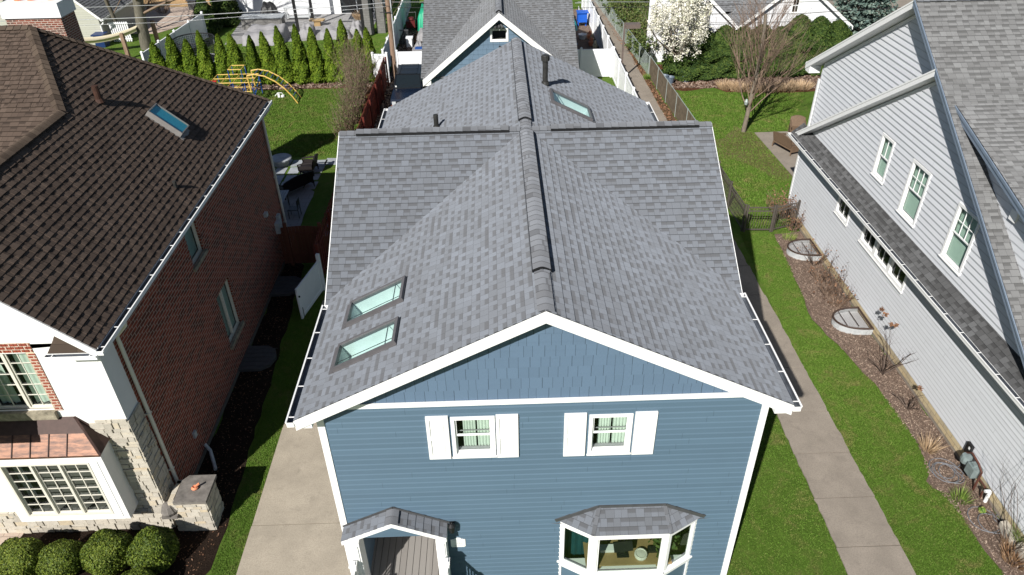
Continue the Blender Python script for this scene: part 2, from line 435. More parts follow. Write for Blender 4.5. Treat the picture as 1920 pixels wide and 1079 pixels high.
M['arb_dark'] = leafm('dark_cedar_leaf', [(.014, .03, .008), (.03, .055, .012), (.055, .088, .018), (.1, .13, .028)], .75, .12)
M['box'] = leafm('boxwood_leaf', [(.026, .048, .006), (.07, .105, .012), (.12, .16, .018), (.2, .23, .035)])
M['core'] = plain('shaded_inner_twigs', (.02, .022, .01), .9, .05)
M['spruce'] = leafm('blue_spruce_needle', [(.05, .085, .075), (.1, .15, .13), (.16, .22, .19), (.26, .31, .26)])
M['blossom'] = leafm('white_blossom', [(.3, .36, .16), (.6, .58, .45), (.74, .71, .62), (.78, .76, .7)])
M['shrub'] = leafm('green_shrub_leaf', [(.03, .06, .015), (.06, .1, .02), (.1, .13, .035), (.16, .16, .06)])
M['weed'] = leafm('fresh_weed_leaf', [(.06, .12, .015), (.12, .2, .03), (.2, .27, .06), (.35, .3, .12)])
M['drystalk'] = leafm('dry_stalk', [(.16, .085, .045), (.26, .15, .08), (.36, .23, .13), (.5, .37, .23)])
M['deadleaf'] = leafm('rust_dead_leaf', [(.12, .06, .035), (.2, .105, .06), (.3, .17, .1)])
M['chips'] = leafm('wood_chips', [(.08, .052, .04), (.19, .13, .1), (.3, .22, .17), (.45, .36, .28)])
M['straw'] = leafm('pale_straw', [(.3, .2, .11), (.45, .32, .2), (.55, .43, .29)])
def bark(name, a, b):
    k = NT(name); x, y, z = k.sep(k.pos())
    n = k.noise(9, k.comb(x, y, k.math('MULTIPLY', z, .3)), 5, .7); m = k.noise(2, k.pos(), 3)
    k.bump(n, .6, .02)
    return k.fin(k.mix(k.math('ADD', k.math('MULTIPLY', k.mr(n, .35, .7), .7), k.math('MULTIPLY', m, .3)), a, b), .9, .1)
M['bark'] = bark('grey_bark', (.1, .085, .065), (.25, .21, .165))
M['bark_b'] = bark('big_tree_bark', (.07, .065, .05), (.19, .175, .14))
M['twig'] = leafm('tan_twigs', [(.13, .09, .06), (.2, .14, .1), (.28, .21, .155)])
M['twig_red'] = leafm('reddish_twigs', [(.14, .095, .07), (.22, .155, .115), (.32, .23, .17)])
M['twig_dark'] = leafm('dark_twigs', [(.05, .035, .028), (.09, .065, .052), (.14, .105, .085)])
M['pole'] = bark('weathered_pole_wood', (.16, .1, .07), (.34, .24, .17))
def wood(name, a, b, sc=1):
    k = NT(name); u, v, _ = k.sep(k.uv())
    brd = k.math('FLOOR', k.math('DIVIDE', u, .14)); r = k.white(k.comb(brd, 1, 3))
    g = k.noise(14, k.comb(k.math('MULTIPLY', u, 5), k.math('MULTIPLY', v, .35), brd), 4)
    c = k.mix(k.math('ADD', k.math('MULTIPLY', r, .5), k.math('MULTIPLY', g, .5)), a, b)
    k.bump(g, .3, .005)
    return k.fin(c, .75, .2)
M['redwood'] = wood('red_stained_wood', (.1, .02, .014), (.15, .032, .022))
M['brownwood'] = wood('brown_stained_wood', (.11, .04, .025), (.17, .065, .04))
M['deck'] = wood('grey_deck_board', (.21, .195, .18), (.27, .255, .24))
M['wicker'] = plain('brown_wicker', (.15, .1, .065), .6, .3, var=.35, scale=30)
M['blackwicker'] = plain('black_wicker', (.018, .014, .014), .6, .3, var=.3, scale=30)
M['bronze'] = plain('dark_bronze_metal', (.115, .1, .085), .5, .4, .3, var=.15)
M['brownframe'] = plain('dark_brown_frame', (.05, .03, .022), .5, .4, var=.2)
M['galv'] = plain('galvanized_metal', (.46, .48, .49), .45, .5, .1, var=.15, scale=8)
M['lampbrown'] = plain('brown_lamp_metal', (.16, .125, .11), .5, .4, .2, var=.1)
M['slats'] = plain('brown_privacy_slats', (.13, .105, .075), .7, .2, var=.3, scale=3)
M['chain'] = plain('greenish_galvanized_wire', (.36, .41, .39), .5, .4, .3, var=.1)
M['wire'] = plain('aluminium_cable', (.55, .56, .57), .4, .5, .5)
M['wire_dark'] = plain('black_cable', (.03, .03, .032), .6, .3)
M['yellow'] = plain('yellow_steel_tube', (.6, .4, .1), .45, .4, var=.06)
M['darkblue'] = plain('dark_blue_bin_plastic', (.008, .03, .11), .45, .4, var=.1)
M['playblue'] = plain('blue_steel_tube', (.02, .07, .27), .45, .4, var=.08)
M['redmachine'] = plain('dark_red_machine_paint', (.1, .012, .012), .5, .4)
M['red'] = plain('red_plastic', (.5, .03, .025), .5, .4, var=.08)
M['bluepl'] = plain('blue_plastic', (.012, .1, .5), .4, .5, var=.08)
M['teal'] = plain('teal_tarp', (.01, .17, .19), .55, .4, var=.3, scale=9)
M['green_tarp'] = plain('green_tarp', (.015, .3, .165), .5, .4, var=.15, scale=4)
M['tarp'] = plain('grey_furniture_cover', (.26, .255, .262), .7, .25, var=.1, scale=4)
M['canvas'] = plain('cream_canvas', (.6, .54, .38), .8, .1, var=.06)
M['net'] = plain('black_net', (.03, .032, .035), .8, .1)
M['terracotta'] = plain('orange_terracotta', (.62, .23, .12), .6, .3, var=.1)
M['rust'] = plain('rusty_pipe_paint', (.09, .035, .025), .6, .3, var=.3)
M['meter'] = plain('grey_green_meter_paint', (.22, .27, .27), .45, .45, .2, var=.2, scale=9)
M['hose'] = plain('grey_rubber_hose', (.15, .155, .17), .45, .45, var=.2)
M['planter'] = plain('blue_grey_pot', (.1, .13, .17), .4, .5, var=.2)
M['tanwood'] = plain('tan_desk_wood', (.34, .23, .11), .45, .4, var=.12, scale=4)
M['flag'] = plain('blue_grey_flagstone', (.3, .32, .34), .85, .2, var=.2, scale=3, bump=.3)
M['curtain'] = plain('pale_curtain_cloth', (.45, .51, .45), .9, .1, var=.05)
M['blind'] = plain('pale_green_blind', (.36, .46, .4), .7, .2, var=.04)
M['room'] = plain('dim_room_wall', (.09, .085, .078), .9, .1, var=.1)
M['shaft'] = plain('pale_aqua_skylight_blind', (.56, .61, .6), .8, .2, var=.08, scale=1.6)
M['shaft_b'] = plain('blue_skylight_shade', (.05, .33, .47), .6, .3, var=.03)
M['bluetrim'] = plain('blue_grey_edge', (.2, .25, .32), .4, .5, .2, var=.08)  # darker and bluer than the white rake boards
M['curb_pale'] = plain('pale_grey_curb', (.2, .19, .18), .5, .4, var=.1)
M['carroof'] = plain('black_car_roof', (.006, .007, .009), .3, .5, var=.05)
M['jeep'] = plain('dark_blue_car_paint', (.004, .01, .026), .18, .7, .3, var=.05)
M['jeepglass'] = plain('dark_car_glass', (.01, .014, .016), .05, .8, var=.05)
M['tyre'] = plain('tyre_rubber', (.015, .015, .015), .8, .2)
M['orange'] = plain('orange_lamp_lens', (.8, .16, .02), .3, .5, var=.05)
M['headlight'] = plain('clear_lamp_lens', (.5, .52, .53), .15, .8, var=.05)
M['chrome'] = plain('dull_chrome', (.6, .6, .6), .25, .5, .9, var=.05)
M['ink'] = plain('faint_grey_ink', (.38, .37, .36), .6, .2)
M['sign'] = plain('white_sign_enamel', (.78, .78, .76), .4, .4, var=.03)
M['yellowpl'] = plain('yellow_cloth', (.55, .42, .05), .7, .2)
M['teal_curtain'] = plain('teal_curtain_cloth', (.015, .07, .085), .9, .1)
def glassm(name, tint=(.8, .95, .9), refl=(.9, .95, 1), base=.12, dark=None):
    k = NT(name); t = k.n('ShaderNodeBsdfTransparent'); k.put(t.inputs[0], tint)
    g = k.n('ShaderNodeBsdfGlossy'); k.put(g.inputs[0], refl); k.put(g.inputs['Roughness'], .02)
    f = k.n('ShaderNodeLayerWeight'); f.inputs[0].default_value = .5
    fac = k.math('ADD', k.math('MULTIPLY', k.math('POWER', f.outputs['Facing'], 5.0), .9), .04 + base)
    mx = k.n('ShaderNodeMixShader'); k.put(mx.inputs[0], fac)
    k.t.links.new(t.outputs[0], mx.inputs[1]); k.t.links.new(g.outputs[0], mx.inputs[2]); k.t.links.new(mx.outputs[0], k.out.inputs[0])
    return k.m
M['glass'] = glassm('window_glass', (.9, .96, .93), base=.0)
M['glass_bay'] = glassm('tinted_bay_glass', (.66, .74, .68), base=.02)
M['glass_sky'] = glassm('teal_skylight_glass', (.84, .955, .935), (.85, .95, .98), base=.02)
M['glass_blue'] = glassm('blue_skylight_glass', (.12, .4, .5), (.5, .8, .9), base=.15)
# ------------------------------------------------------------------ building helpers
def clip(poly, ax, lim, keep_ge):
    out = []
    for i in range(len(poly)):
        p, q = poly[i], poly[(i + 1) % len(poly)]
        dp, dq = p[ax] - lim, q[ax] - lim
        if not keep_ge: dp, dq = -dp, -dq
        if dp >= 0: out.append(p)
        if (dp > 0 > dq) or (dp < 0 < dq):
            t = dp / (dp - dq); out.append((p[0] + (q[0] - p[0]) * t, p[1] + (q[1] - p[1]) * t))
    return out
def roof_plane(mb, O, U, V, poly, e=.185, t=.012, holes=(), m=0, lift=.0, u0=0):
    O = Vector(O); U = Vector(U).normalized(); V = Vector(V).normalized(); N = U.cross(V)
    if N.z < 0: N = -N
    pieces = [poly]
    for (a, b, c, d) in holes:
        nxt = []
        for p in pieces:
            l = clip(p, 0, a, False); r = clip(p, 0, b, True); mid = clip(clip(p, 0, a, True), 0, b, False)
            for q in (l, r, clip(mid, 1, c, False), clip(mid, 1, d, True)):
                if len(q) >= 3: nxt.append(q)
        pieces = nxt
    for p in pieces:
        v0 = min(q[1] for q in p); v1 = max(q[1] for q in p)
        for k in range(int(math.floor(v0 / e)), int(math.ceil(v1 / e))):
            q = clip(clip(p, 1, k * e, True), 1, (k + 1) * e, False)
            if len(q) < 3: continue
            H = lambda a: lift + t * (1 - (a[1] - k * e) / e)
            mb.face([O + U * a[0] + V * a[1] + N * H(a) for a in q], m, [(a[0] + u0, a[1]) for a in q])
            lo = [a for a in q if abs(a[1] - k * e) < 1e-6]
            if len(lo) >= 2:
                a = min(lo); b = max(lo)
                mb.face([O + U * a[0] + V * a[1] + N * lift, O + U * b[0] + V * b[1] + N * lift, O + U * b[0] + V * b[1] + N * (lift + t), O + U * a[0] + V * a[1] + N * (lift + t)], m, [(a[0], a[1] + .95 * e)] * 2 + [(b[0], a[1] + .95 * e)] * 2)
def roof_teeth(mb, O, U, V, poly, e=.16, t=.012, base=.015, seed=1, m=0):
    """raised laminated tabs on a roof plane, alternating along every course"""
    q = random.Random(seed); O = Vector(O); U = Vector(U).normalized(); V = Vector(V).normalized(); N = U.cross(V)
    if N.z < 0: N = -N
    v1 = max(p[1] for p in poly)
    for k in range(int(math.ceil(v1 / e))):
        row = clip(clip(poly, 1, k * e + .003, True), 1, min((k + 1) * e - .004, v1), False)
        if len(row) < 3: continue
        u = min(p[0] for p in row) + q.uniform(0, .3); end = max(p[0] for p in row)
        while u < end:
            w = q.uniform(.1, .26); c = clip(clip(row, 0, u, True), 0, u + w, False)
            if len(c) >= 3:
                H = lambda a: base * (1 - (a[1] - k * e) / e)
                top = [O + U * a[0] + V * a[1] + N * (H(a) + t * (1 - .6 * (a[1] - k * e) / e)) for a in c]; bot = [O + U * a[0] + V * a[1] + N * (H(a) - .001) for a in c]
                uv = [(a[0], a[1]) for a in c]
                mb.face(top, m, uv)
                for i in range(len(c)):
                    j = (i + 1) % len(c); mb.face([bot[i], bot[j], top[j], top[i]], m, [uv[i], uv[j], uv[j], uv[i]])
            u += w + q.uniform(.07, .22)
def siding(mb, z0, z1, xi, p=.1524, d=.014, holes=(), m=0, vs=None, dutch=False):
    """lapped boards in the local frame of mb"""
    if not callable(xi): a_, b_ = xi; xi = lambda z: (a_, b_)
    n = int(math.ceil((z1 - z0) / p - 1e-6)); vs = vs or p
    for k in range(n):
        zb, zt = z0 + k * p, min(z0 + (k + 1) * p, z1)
        cuts = sorted({zb, zt, *([zb + .68 * p] if dutch and zb + .68 * p < zt else []), *[z for h in holes for z in h[2:] if zb < z < zt]})
        D = lambda z: d * (1 - .25 * (z - zb) / (.68 * p)) if z <= zb + .68 * p + 1e-6 else d * .75 * (1 - (z - zb - .68 * p) / (.32 * p))
        if not dutch: D = lambda z: d * (1 - (z - zb) / p)
        for a, b in zip(cuts, cuts[1:]):
            ia, ib = xi(a), xi(b)
            if ia[1] <= ia[0]: continue
            if ib[1] < ib[0]: mid = (ib[0] + ib[1]) / 2; ib = (mid, mid)
            hs = sorted(h for h in holes if h[2] < b - 1e-6 and h[3] > a + 1e-6)
            L = [ia[0], ib[0]]; segs = []
            for h in hs: segs.append((L[0], L[1], h[0], h[0])); L = [h[1], h[1]]
            segs.append((L[0], L[1], ia[1], ib[1]))
            for la, lb, ra, rb in segs:
                if ra - la < 1e-6 and rb - lb < 1e-6: continue
                s = .1524 / p
                f = lambda x, z: (x, (z - z0) * (vs if vs != p else 1) * (s if vs == p else 1 / p))
                mb.face([(la, D(a), a), (ra, D(a), a), (rb, D(b), b), (lb, D(b), b)], m, [f(la, a), f(ra, a), f(rb, b - 1e-4), f(lb, b - 1e-4)])
                if a == zb: mb.face([(la, 0, a), (ra, 0, a), (ra, d, a), (la, d, a)], m, [f(la, a)] * 4)
def wall_holes(mb, x0, x1, z0, z1, holes, m=0, y=0):
    xs = sorted({x0, x1, *[c for h in holes for c in h[:2]]}); zs = sorted({z0, z1, *[c for h in holes for c in h[2:]]})
    for a, b in zip(xs, xs[1:]):
        for c, d in zip(zs, zs[1:]):
            if any(h[0] <= a and h[1] >= b and h[2] <= c and h[3] >= d for h in holes): continue
            mb.face([(a, y, c), (b, y, c), (b, y, d), (a, y, d)], m)
def window(root, fr, x0, x1, z0, z1, trim=.08, proud=.035, cols=1, rows=1, sash=None, mun=.015, fm=None, glass=None, drape='curtain', depth=.09, sill=True, cx=None, mull=(), roomd=.6, lower_plain=False, name='window'):
    """opening x0..x1, z0..z1 ; parts: frame mesh with pane, drape and room children"""
    fm = fm or M['white']; glass = glass or M['glass']
    b = MB(fr)
    for a in ((x0 - trim, x0, z0 - trim, z1 + trim), (x1, x1 + trim, z0 - trim, z1 + trim), (x0, x1, z1, z1 + trim), (x0, x1, z0 - trim, z0)):
        b.box(a[0], a[1], -depth, proud, a[2], a[3])
    if sill: b.box(x0 - trim - .02, x1 + trim + .02, proud + .001, proud + .03, z0 - trim - .01, z0 - trim + .025)
    s = .035
    secs = [x0, *mull, x1]
    for i, (a, c) in enumerate(zip(secs, secs[1:])):
        if i: b.box(a - .03, a + .03, -depth, proud - .01, z0, z1)
        l = a + (.03 if i else 0); r = c - (.03 if i < len(secs) - 2 else 0)
        zz = [(z0, z1, -depth + .02)] if sash is None else [(sash, z1, -depth + .035), (z0, sash, -depth + .005)]
        for j, (p, q, y) in enumerate(zz):
            y2 = y + .03
            b.box(l, l + s, y, y2, p, q); b.box(r - s, r, y, y2, p, q); b.box(l + s, r - s, y, y2, p, p + s); b.box(l + s, r - s, y, y2, q - s, q)
            if lower_plain and j == 1: continue
            for n in range(1, cols):
                x = l + s + (r - l - 2 * s) * n / cols; b.box(x - mun / 2, x + mun / 2, y + .004, y2 - .002, p + s, q - s)
            for n in range(1, rows):
                z = p + s + (q - p - 2 * s) * n / rows; b.box(l + s, r - s, y + .006, y2 - .004, z - mun / 2, z + mun / 2)
    w = b.build(name, fm, root)
    g = MB(fr); y = -depth + .012
    if sash is None: g.face([(x0, y, z0), (x1, y, z0), (x1, y, z1), (x0, y, z1)])
    else:
        g.face([(x0, y - .01, z0), (x1, y - .01, z0), (x1, y - .01, sash), (x0, y - .01, sash)]); g.face([(x0, y + .03, sash), (x1, y + .03, sash), (x1, y + .03, z1), (x0, y + .03, z1)])
    g.build('pane', glass, w)
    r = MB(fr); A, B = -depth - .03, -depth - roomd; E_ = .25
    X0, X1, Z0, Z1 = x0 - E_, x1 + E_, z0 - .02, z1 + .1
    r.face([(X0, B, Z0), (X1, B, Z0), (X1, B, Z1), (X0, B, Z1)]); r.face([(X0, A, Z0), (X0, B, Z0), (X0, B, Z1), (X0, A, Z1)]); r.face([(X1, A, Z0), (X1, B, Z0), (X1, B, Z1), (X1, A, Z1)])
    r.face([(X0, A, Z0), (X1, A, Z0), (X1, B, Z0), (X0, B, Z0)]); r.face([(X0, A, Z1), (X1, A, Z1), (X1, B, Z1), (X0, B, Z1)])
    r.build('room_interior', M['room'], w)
    if drape == 'curtain':
        c = MB(fr)
        for (a, q) in ((x0 + (x1 - x0) * .2, x0 + (x1 - x0) * .56), (x0 + (x1 - x0) * .6, x1 + .02)):
            n = 14
            P = [(a + (q - a) * i / n, -depth - .12 + .03 * math.sin(i * 2.1 + a)) for i in range(n + 1)]
            for (u, v), (u2, v2) in zip(P, P[1:]): c.face([(u, v, z0), (u2, v2, z0), (u2, v2, z1), (u, v, z1)], smooth=True)
        c.build('curtain', M['curtain'], w, merge=True)
        s_ = MB(fr); s_.box(x0 - .05, x1 + .05, -depth - .1, -depth - .032, z0 - .019, z0 + .03)
        if sash: s_.box(x0 + .04, x1 - .04, -depth - .05, -depth - .032, sash + .04, sash + .055)
        s_.build('inner_sill', M['tarp'], w)
    elif drape == 'blind':
        c = MB(fr); n = int((z1 - z0) / .045)
        for i in range(n):
            z = z1 - .02 - i * .045
            c.face([(x0 - .02, -depth - .06, z), (x1 + .02, -depth - .06, z), (x1 + .02, -depth - .035, z - .036), (x0 - .02, -depth - .035, z - .036)])
        c.build('blind', M['blind'], w)
    elif drape == 'sheer':
        c = MB(fr)
        for (a, q) in ((x0, x0 + (x1 - x0) * .34), (x0 + (x1 - x0) * .62, x1)):
            n = 10
            P = [(a + (q - a) * i / n, -depth - .1 + .03 * math.sin(i * 1.9 + a)) for i in range(n + 1)]
            for (u, v), (u2, v2) in zip(P, P[1:]): c.face([(u, v, z0), (u2, v2, z0), (u2, v2, z1), (u, v, z1)], smooth=True)
        c.build('curtain', M['curtain'], w, merge=True)
    return w
def gutter(root, p0, p1, out, w=.12, h=.12, hang=.85):
    """open gutter from p0 to p1 (inner top line), out = outward unit vector"""
    p0 = Vector(p0); p1 = Vector(p1); d = (p1 - p0); L = d.length; d.normalize()
    b = MB(frame(p0, d, out))
    b.box(0, L, w - .012, w, -h, .012, 0); b.box(0, L, w, w + .018, -.018, .014, 0)
    b.box(0, L, 0, w - .012, -h, -h + .012, 0); b.box(0, L, -.01, 0, -h, 0, 0)
    b.box(-.006, 0, 0, w, -h, 0, 0); b.box(L, L + .006, 0, w, -h, 0, 0)
    b.face([(0, .001, -.001), (L, .001, -.001), (L, .001, -h + .013), (0, .001, -h + .013)], 1)
    b.face([(0, 0, -h + .014), (L, 0, -h + .014), (L, w - .013, -h + .014), (0, w - .013, -h + .014)], 1)
    b.face([(0, w - .013, -h + .014), (L, w - .013, -h + .014), (L, w - .013, -.005), (0, w - .013, -.005)], 1)
    n = max(1, int(L / hang))
    for i in range(n + 1):
        x = .15 + (L - .3) * i / n; b.box(x - .01, x + .01, 0, w - .004, -.006, .004, 0)
    return b.build('gutter', [M['white'], M['gutter_in']], root)
def skylight(root, O, U, V, u0, u1, v0, v1, glass, h=.085, rim=.052, mat=None, inner=None, depth=.3, inset=.03):
    """raised curb with glass on a roof plane"""
    U = Vector(U).normalized(); V = Vector(V).normalized(); N = U.cross(V)
    if N.z < 0: N = -N
    fr = frame(O, U, V, N); b = MB(fr)
    b.box(u0, u1, v0, v0 + rim, 0, h); b.box(u0, u1, v1 - rim * 1.3, v1, 0, h + .012)
    b.box(u0, u0 + rim, v0 + rim, v1 - rim * 1.3, 0, h + .006); b.box(u1 - rim, u1, v0 + rim, v1 - rim * 1.3, 0, h + .006)
    b.box(u0 - .02, u1 + .02, v0 - .12, v0 - .001, .004, .02); b.box(u0 - .03, u0 - .001, v0 - .02, v1, .004, .02); b.box(u1 + .001, u1 + .03, v0 - .02, v1, .004, .02)
    s = b.build('skylight', mat or M['curb'], root)
    g = MB(fr); g.face([(u0 + rim, v0 + rim, h - inset), (u1 - rim, v0 + rim, h - inset), (u1 - rim, v1 - rim, h - inset), (u0 + rim, v1 - rim, h - inset)])
    g.build('pane', glass, s)
    k = MB(fr); a, c, d, e = u0 + rim * .6, u1 - rim * .6, v0 + rim * .6, v1 - rim * .6
    k.face([(a, d, -depth), (c, d, -depth), (c, e, -depth), (a, e, -depth)])
    for p, q in (((a, d), (c, d)), ((c, d), (c, e)), ((c, e), (a, e)), ((a, e), (a, d))): k.face([(*p, -depth), (*q, -depth), (*q, h - .035), (*p, h - .035)])
    k.build('light_shaft', inner or M['shaft'], s)
    r = MB(fr); r.box(u0 + rim, u1 - rim, v1 - rim - .24, v1 - rim - .225, h - .075, h - .06); r.box(u0 + rim + .22, u0 + rim + .235, v0 + rim, v1 - rim, h - .09, h - .08)
    r.build('sash_bar', M['darkgrey'], s)
    return s
def ridge_cap(root, p0, p1, side, sl, sr, w=.17, lift=.075, vent=True, mat=None, name='ridge_vent'):
    """shingle-covered ridge vent; side = horizontal unit vector across; sl/sr = slopes down to each side"""
    p0 = Vector(p0); p1 = Vector(p1); d = (p1 - p0); L = d.length; d.normalize(); side = Vector(side)
    fr = frame(p0, d, side); b = MB(fr)
    n = 5
    prof = []
    for i in range(-n, n + 1):
        y = w * i / n; s = sr if y > 0 else sl
        r = .055
        drop = s * (math.sqrt(y * y + r * r) - r)
        prof.append((y, lift - drop))
    e = .2; k = int(math.ceil(L / e))
    for j in range(k):
        x0, x1 = j * e, min(L, (j + 1) * e + .0)
        for i in range(2 * n):
            (y0, z0), (y1, z1) = prof[i], prof[i + 1]
            b.face([(x0, y0, z0 + .008), (x0, y1, z1 + .008), (x1, y1, z1), (x1, y0, z0)], 0, [(i * .04, x0), ((i + 1) * .04, x0), ((i + 1) * .04, x1 - 1e-3), (i * .04, x1 - 1e-3)], True)
        if j:
            for i in range(2 * n):
                (y0, z0), (y1, z1) = prof[i], prof[i + 1]
                b.face([(x0, y0, z0), (x0, y1, z1), (x0, y1, z1 + .008), (x0, y0, z0 + .008)], 0, [(0, x0 + .19)] * 4)
    if vent:
        for (y, z), s in ((prof[0], -1), (prof[-1], 1)):
            b.box(-.0, L, y - .012 if s < 0 else y - .004, y + .004 if s < 0 else y + .012, z - .06, z - .002, 1)
        for x in (0, L):
            for i in range(2 * n):
                (y0, z0), (y1, z1) = prof[i], prof[i + 1]
                b.face([(x, y0, z0 - .035), (x, y1, z1 - .035), (x, y1, z1 + .001), (x, y0, z0 + .001)], 1)
    return b.build(name, [mat or M['cap'], M['black']], root)
def pipe(root, base, top, r, cap=True, mat=None):
    b = MB(); mat = mat or M['pipe']
    b.tube([base - Vector((0, 0, .05)), top], r, 12)
    b.tube([base, base + Vector((0, 0, .1))], [r * 1.7, r * 1.2], 12)
    if cap:
        b.tube([top - Vector((0, 0, .17)), top - Vector((0, 0, .15)), top, top + Vector((0, 0, .02))], [r * 1.1, r * 1.42, r * 1.42, r * 1.2], 12)
        for i in range(6):
            a = i * math.pi / 3; b.box(top.x + r * 1.42 * math.cos(a) - .012, top.x + r * 1.42 * math.cos(a) + .012, top.y + r * 1.42 * math.sin(a) - .012, top.y + r * 1.42 * math.sin(a) + .012, top.z - .15, top.z + .0)
    else: b.tube([top - Vector((0, 0, .01)), top + Vector((0, 0, .004))], r * .72, 10)
    return b.build('vent_pipe', mat, root)
# ------------------------------------------------------------------ BLUE HOUSE
def blue_house():
    H = thing('blue_house', 'blue sided two storey house with grey shingle roof and white trim, filling the middle', 'house', (.75, 10.42, 0))
    XL, XR, YF = -3.72, 5.21, 10.42
    RX, RZ, SL = .75, 8.48, .507
    yo = 10.09                                                   # rake fascia plane
    zroof = lambda x: RZ - SL * abs(x - RX)
    fr = frame((0, YF, 0), (1, 0, 0), (0, -1, 0))
    # front wall, lapped boards with openings
    W = [(-1.03, -.30, 4.64, 5.62), (1.735, 2.46, 4.60, 5.57)]
    bay_hole = (1.25, 4.2, .7, 2.3); door_hole = (-3.36, -1.6, .3, 2.36)
    b = MB(fr); siding(b, 0, 6.0, (XL + .12, XR - .12), .1524, .024, holes=W + [bay_hole, door_hole], dutch=True)
    b.build('front_wall', M['blue'], H)
    b = MB(fr)
    def xi(z):
        h = (RZ - .12 - z) / SL
        return (max(RX - h, XL), min(RX + h, XR))
    siding(b, 6.12, 8.42, xi, .2, .016)
    b.build('gable_wall', M['shake'], H)
    b = MB(fr)
    b.box(XL - .02, XL + .125, -.02, .035, 0, 6.0); b.box(XL - .02, XL + .0, -.14, -.02, 0, 6.0); b.build('corner_board', M['white'], H)
    b = MB(fr); b.box(XR - .125, XR + .02, -.02, .035, 0, 6.0); b.box(XR, XR + .02, -.14, -.02, 0, 6.0)
    b.build('corner_board', M['white'], H)
    b = MB(fr); b.box(XL - .02, XR + .02, -.02, .04, 6.0, 6.115); b.box(XL - .02, XR + .02, .04, .055, 6.1, 6.13)
    b.build('frieze_board', M['white'], H)
    # side and rear walls
    b = MB()
    for x in (XL, XR): b.face([(x, YF + .1, 0), (x, 26, 0), (x, 26, 6.1), (x, YF + .1, 6.1)])
    b.face([(XL, 26, 0), (XR, 26, 0), (XR, 26, 6.1), (RX, 26, 8.4), (XL, 26, 6.1)])
    for x in (XL - .0, XR + .0):
        b.face([(x, 13.95, 6.0), (x, 22.45, 6.0), (x, 18.2, 8.4)])
    b.build('side_wall', M['blue'], H)
    # main roof : one ridge along y, cross gable at y = 18.2
    xe0, xe1 = -4.05, 5.55
    c = math.sqrt(1 + SL * SL)
    Llen = (RX - xe0) * c; Rlen = (xe1 - RX) * c
    y0, y1 = yo - .02, 26.3
    # skylight openings in (along ridge, up slope) coordinates
    ul = lambda x: (x - xe0) * c
    UL = [(12.5 - y0, 13.35 - y0, ul(-3.38), ul(-2.08)), (11.06 - y0, 11.86 - y0, ul(-3.4), ul(-2.08))]
    ur = lambda x: (xe1 - x) * c
    UR = [(21.12 - y0, 22.2 - y0, ur(2.9), ur(1.64))]
    OL = Vector((xe0, y0, zroof(xe0))); VL = Vector((1, 0, SL)); OR = Vector((xe1, y0, zroof(xe1))); VR = Vector((-1, 0, SL))
    ins = .05
    hole = lambda h: (h[0] + ins, h[1] - ins, h[2] + ins, h[3] - ins)
    b = MB(); D = y1 - y0
    roof_plane(b, OL, (0, 1, 0), VL, [(0, 0), (D, 0), (D, Llen), (0, Llen)], holes=[hole(h) for h in UL])
    roof_plane(b, OR, (0, 1, 0), VR, [(0, 0), (D, 0), (D, Rlen), (0, Rlen)], holes=[hole(h) for h in UR], u0=40)
    # cross gable planes
    cs = .585; cx0, cx1 = -4.16, 5.66; ze = 5.95; yr = 18.2; ye = yr - (RZ - ze) / cs; cc = math.sqrt(1 + cs * cs); cl = (yr - ye) * cc
    roof_plane(b, (cx0, ye, ze), (1, 0, 0), (0, 1, cs), [(0, 0), (cx1 - cx0, 0), (cx1 - cx0, cl), (0, cl)], u0=80)
    roof_plane(b, (cx0, 2 * yr - ye, ze), (1, 0, 0), (0, -1, cs), [(0, 0), (cx1 - cx0, 0), (cx1 - cx0, cl), (0, cl)], u0=120)
    roof = b.build('roof', M['shingle'], H)
    for h in UL: skylight(H, OL, (0, 1, 0), VL, *h, M['glass_sky'])
    for h in UR: skylight(H, OR, (0, 1, 0), VR, *h, M['glass_sky'])
    ridge_cap(roof, (RX, 11.35, RZ), (RX, 17.95, RZ), (1, 0, 0), SL, SL)
    ridge_cap(roof, (RX, 18.75, RZ), (RX, 26.2, RZ), (1, 0, 0), SL, SL)
    ridge_cap(roof, (RX, 10.08, RZ), (RX, 11.35, RZ), (1, 0, 0), SL, SL, w=.15, lift=.018, vent=False, name='ridge_cap')
    ridge_cap(roof, (RX, 17.95, RZ), (RX, 18.75, RZ), (1, 0, 0), SL, SL, w=.15, lift=.022, vent=False, name='ridge_cap')
    ridge_cap(roof, (cx0 + .45, yr, RZ), (RX - .45, yr, RZ), (0, 1, 0), cs, cs, w=.15, lift=.06)
    ridge_cap(roof, (RX + .65, yr, RZ), (cx1 - .35, yr, RZ), (0, 1, 0), cs, cs, w=.15, lift=.06)
    for a, q in ((cx0, cx0 + .45), (RX - .45, RX - .16), (RX + .16, RX + .65), (cx1 - .35, cx1)):
        ridge_cap(roof, (a, yr, RZ), (q, yr, RZ), (0, 1, 0), cs, cs, w=.15, lift=.018, vent=False, name='ridge_cap')
    pipe(roof, Vector((1.55, 22.63, zroof(1.55))), Vector((1.55, 22.63, 8.98)), .085)
    pipe(roof, Vector((-1.9, 21.56, zroof(-1.9))), Vector((-1.9, 21.56, 7.58)), .075, cap=False)
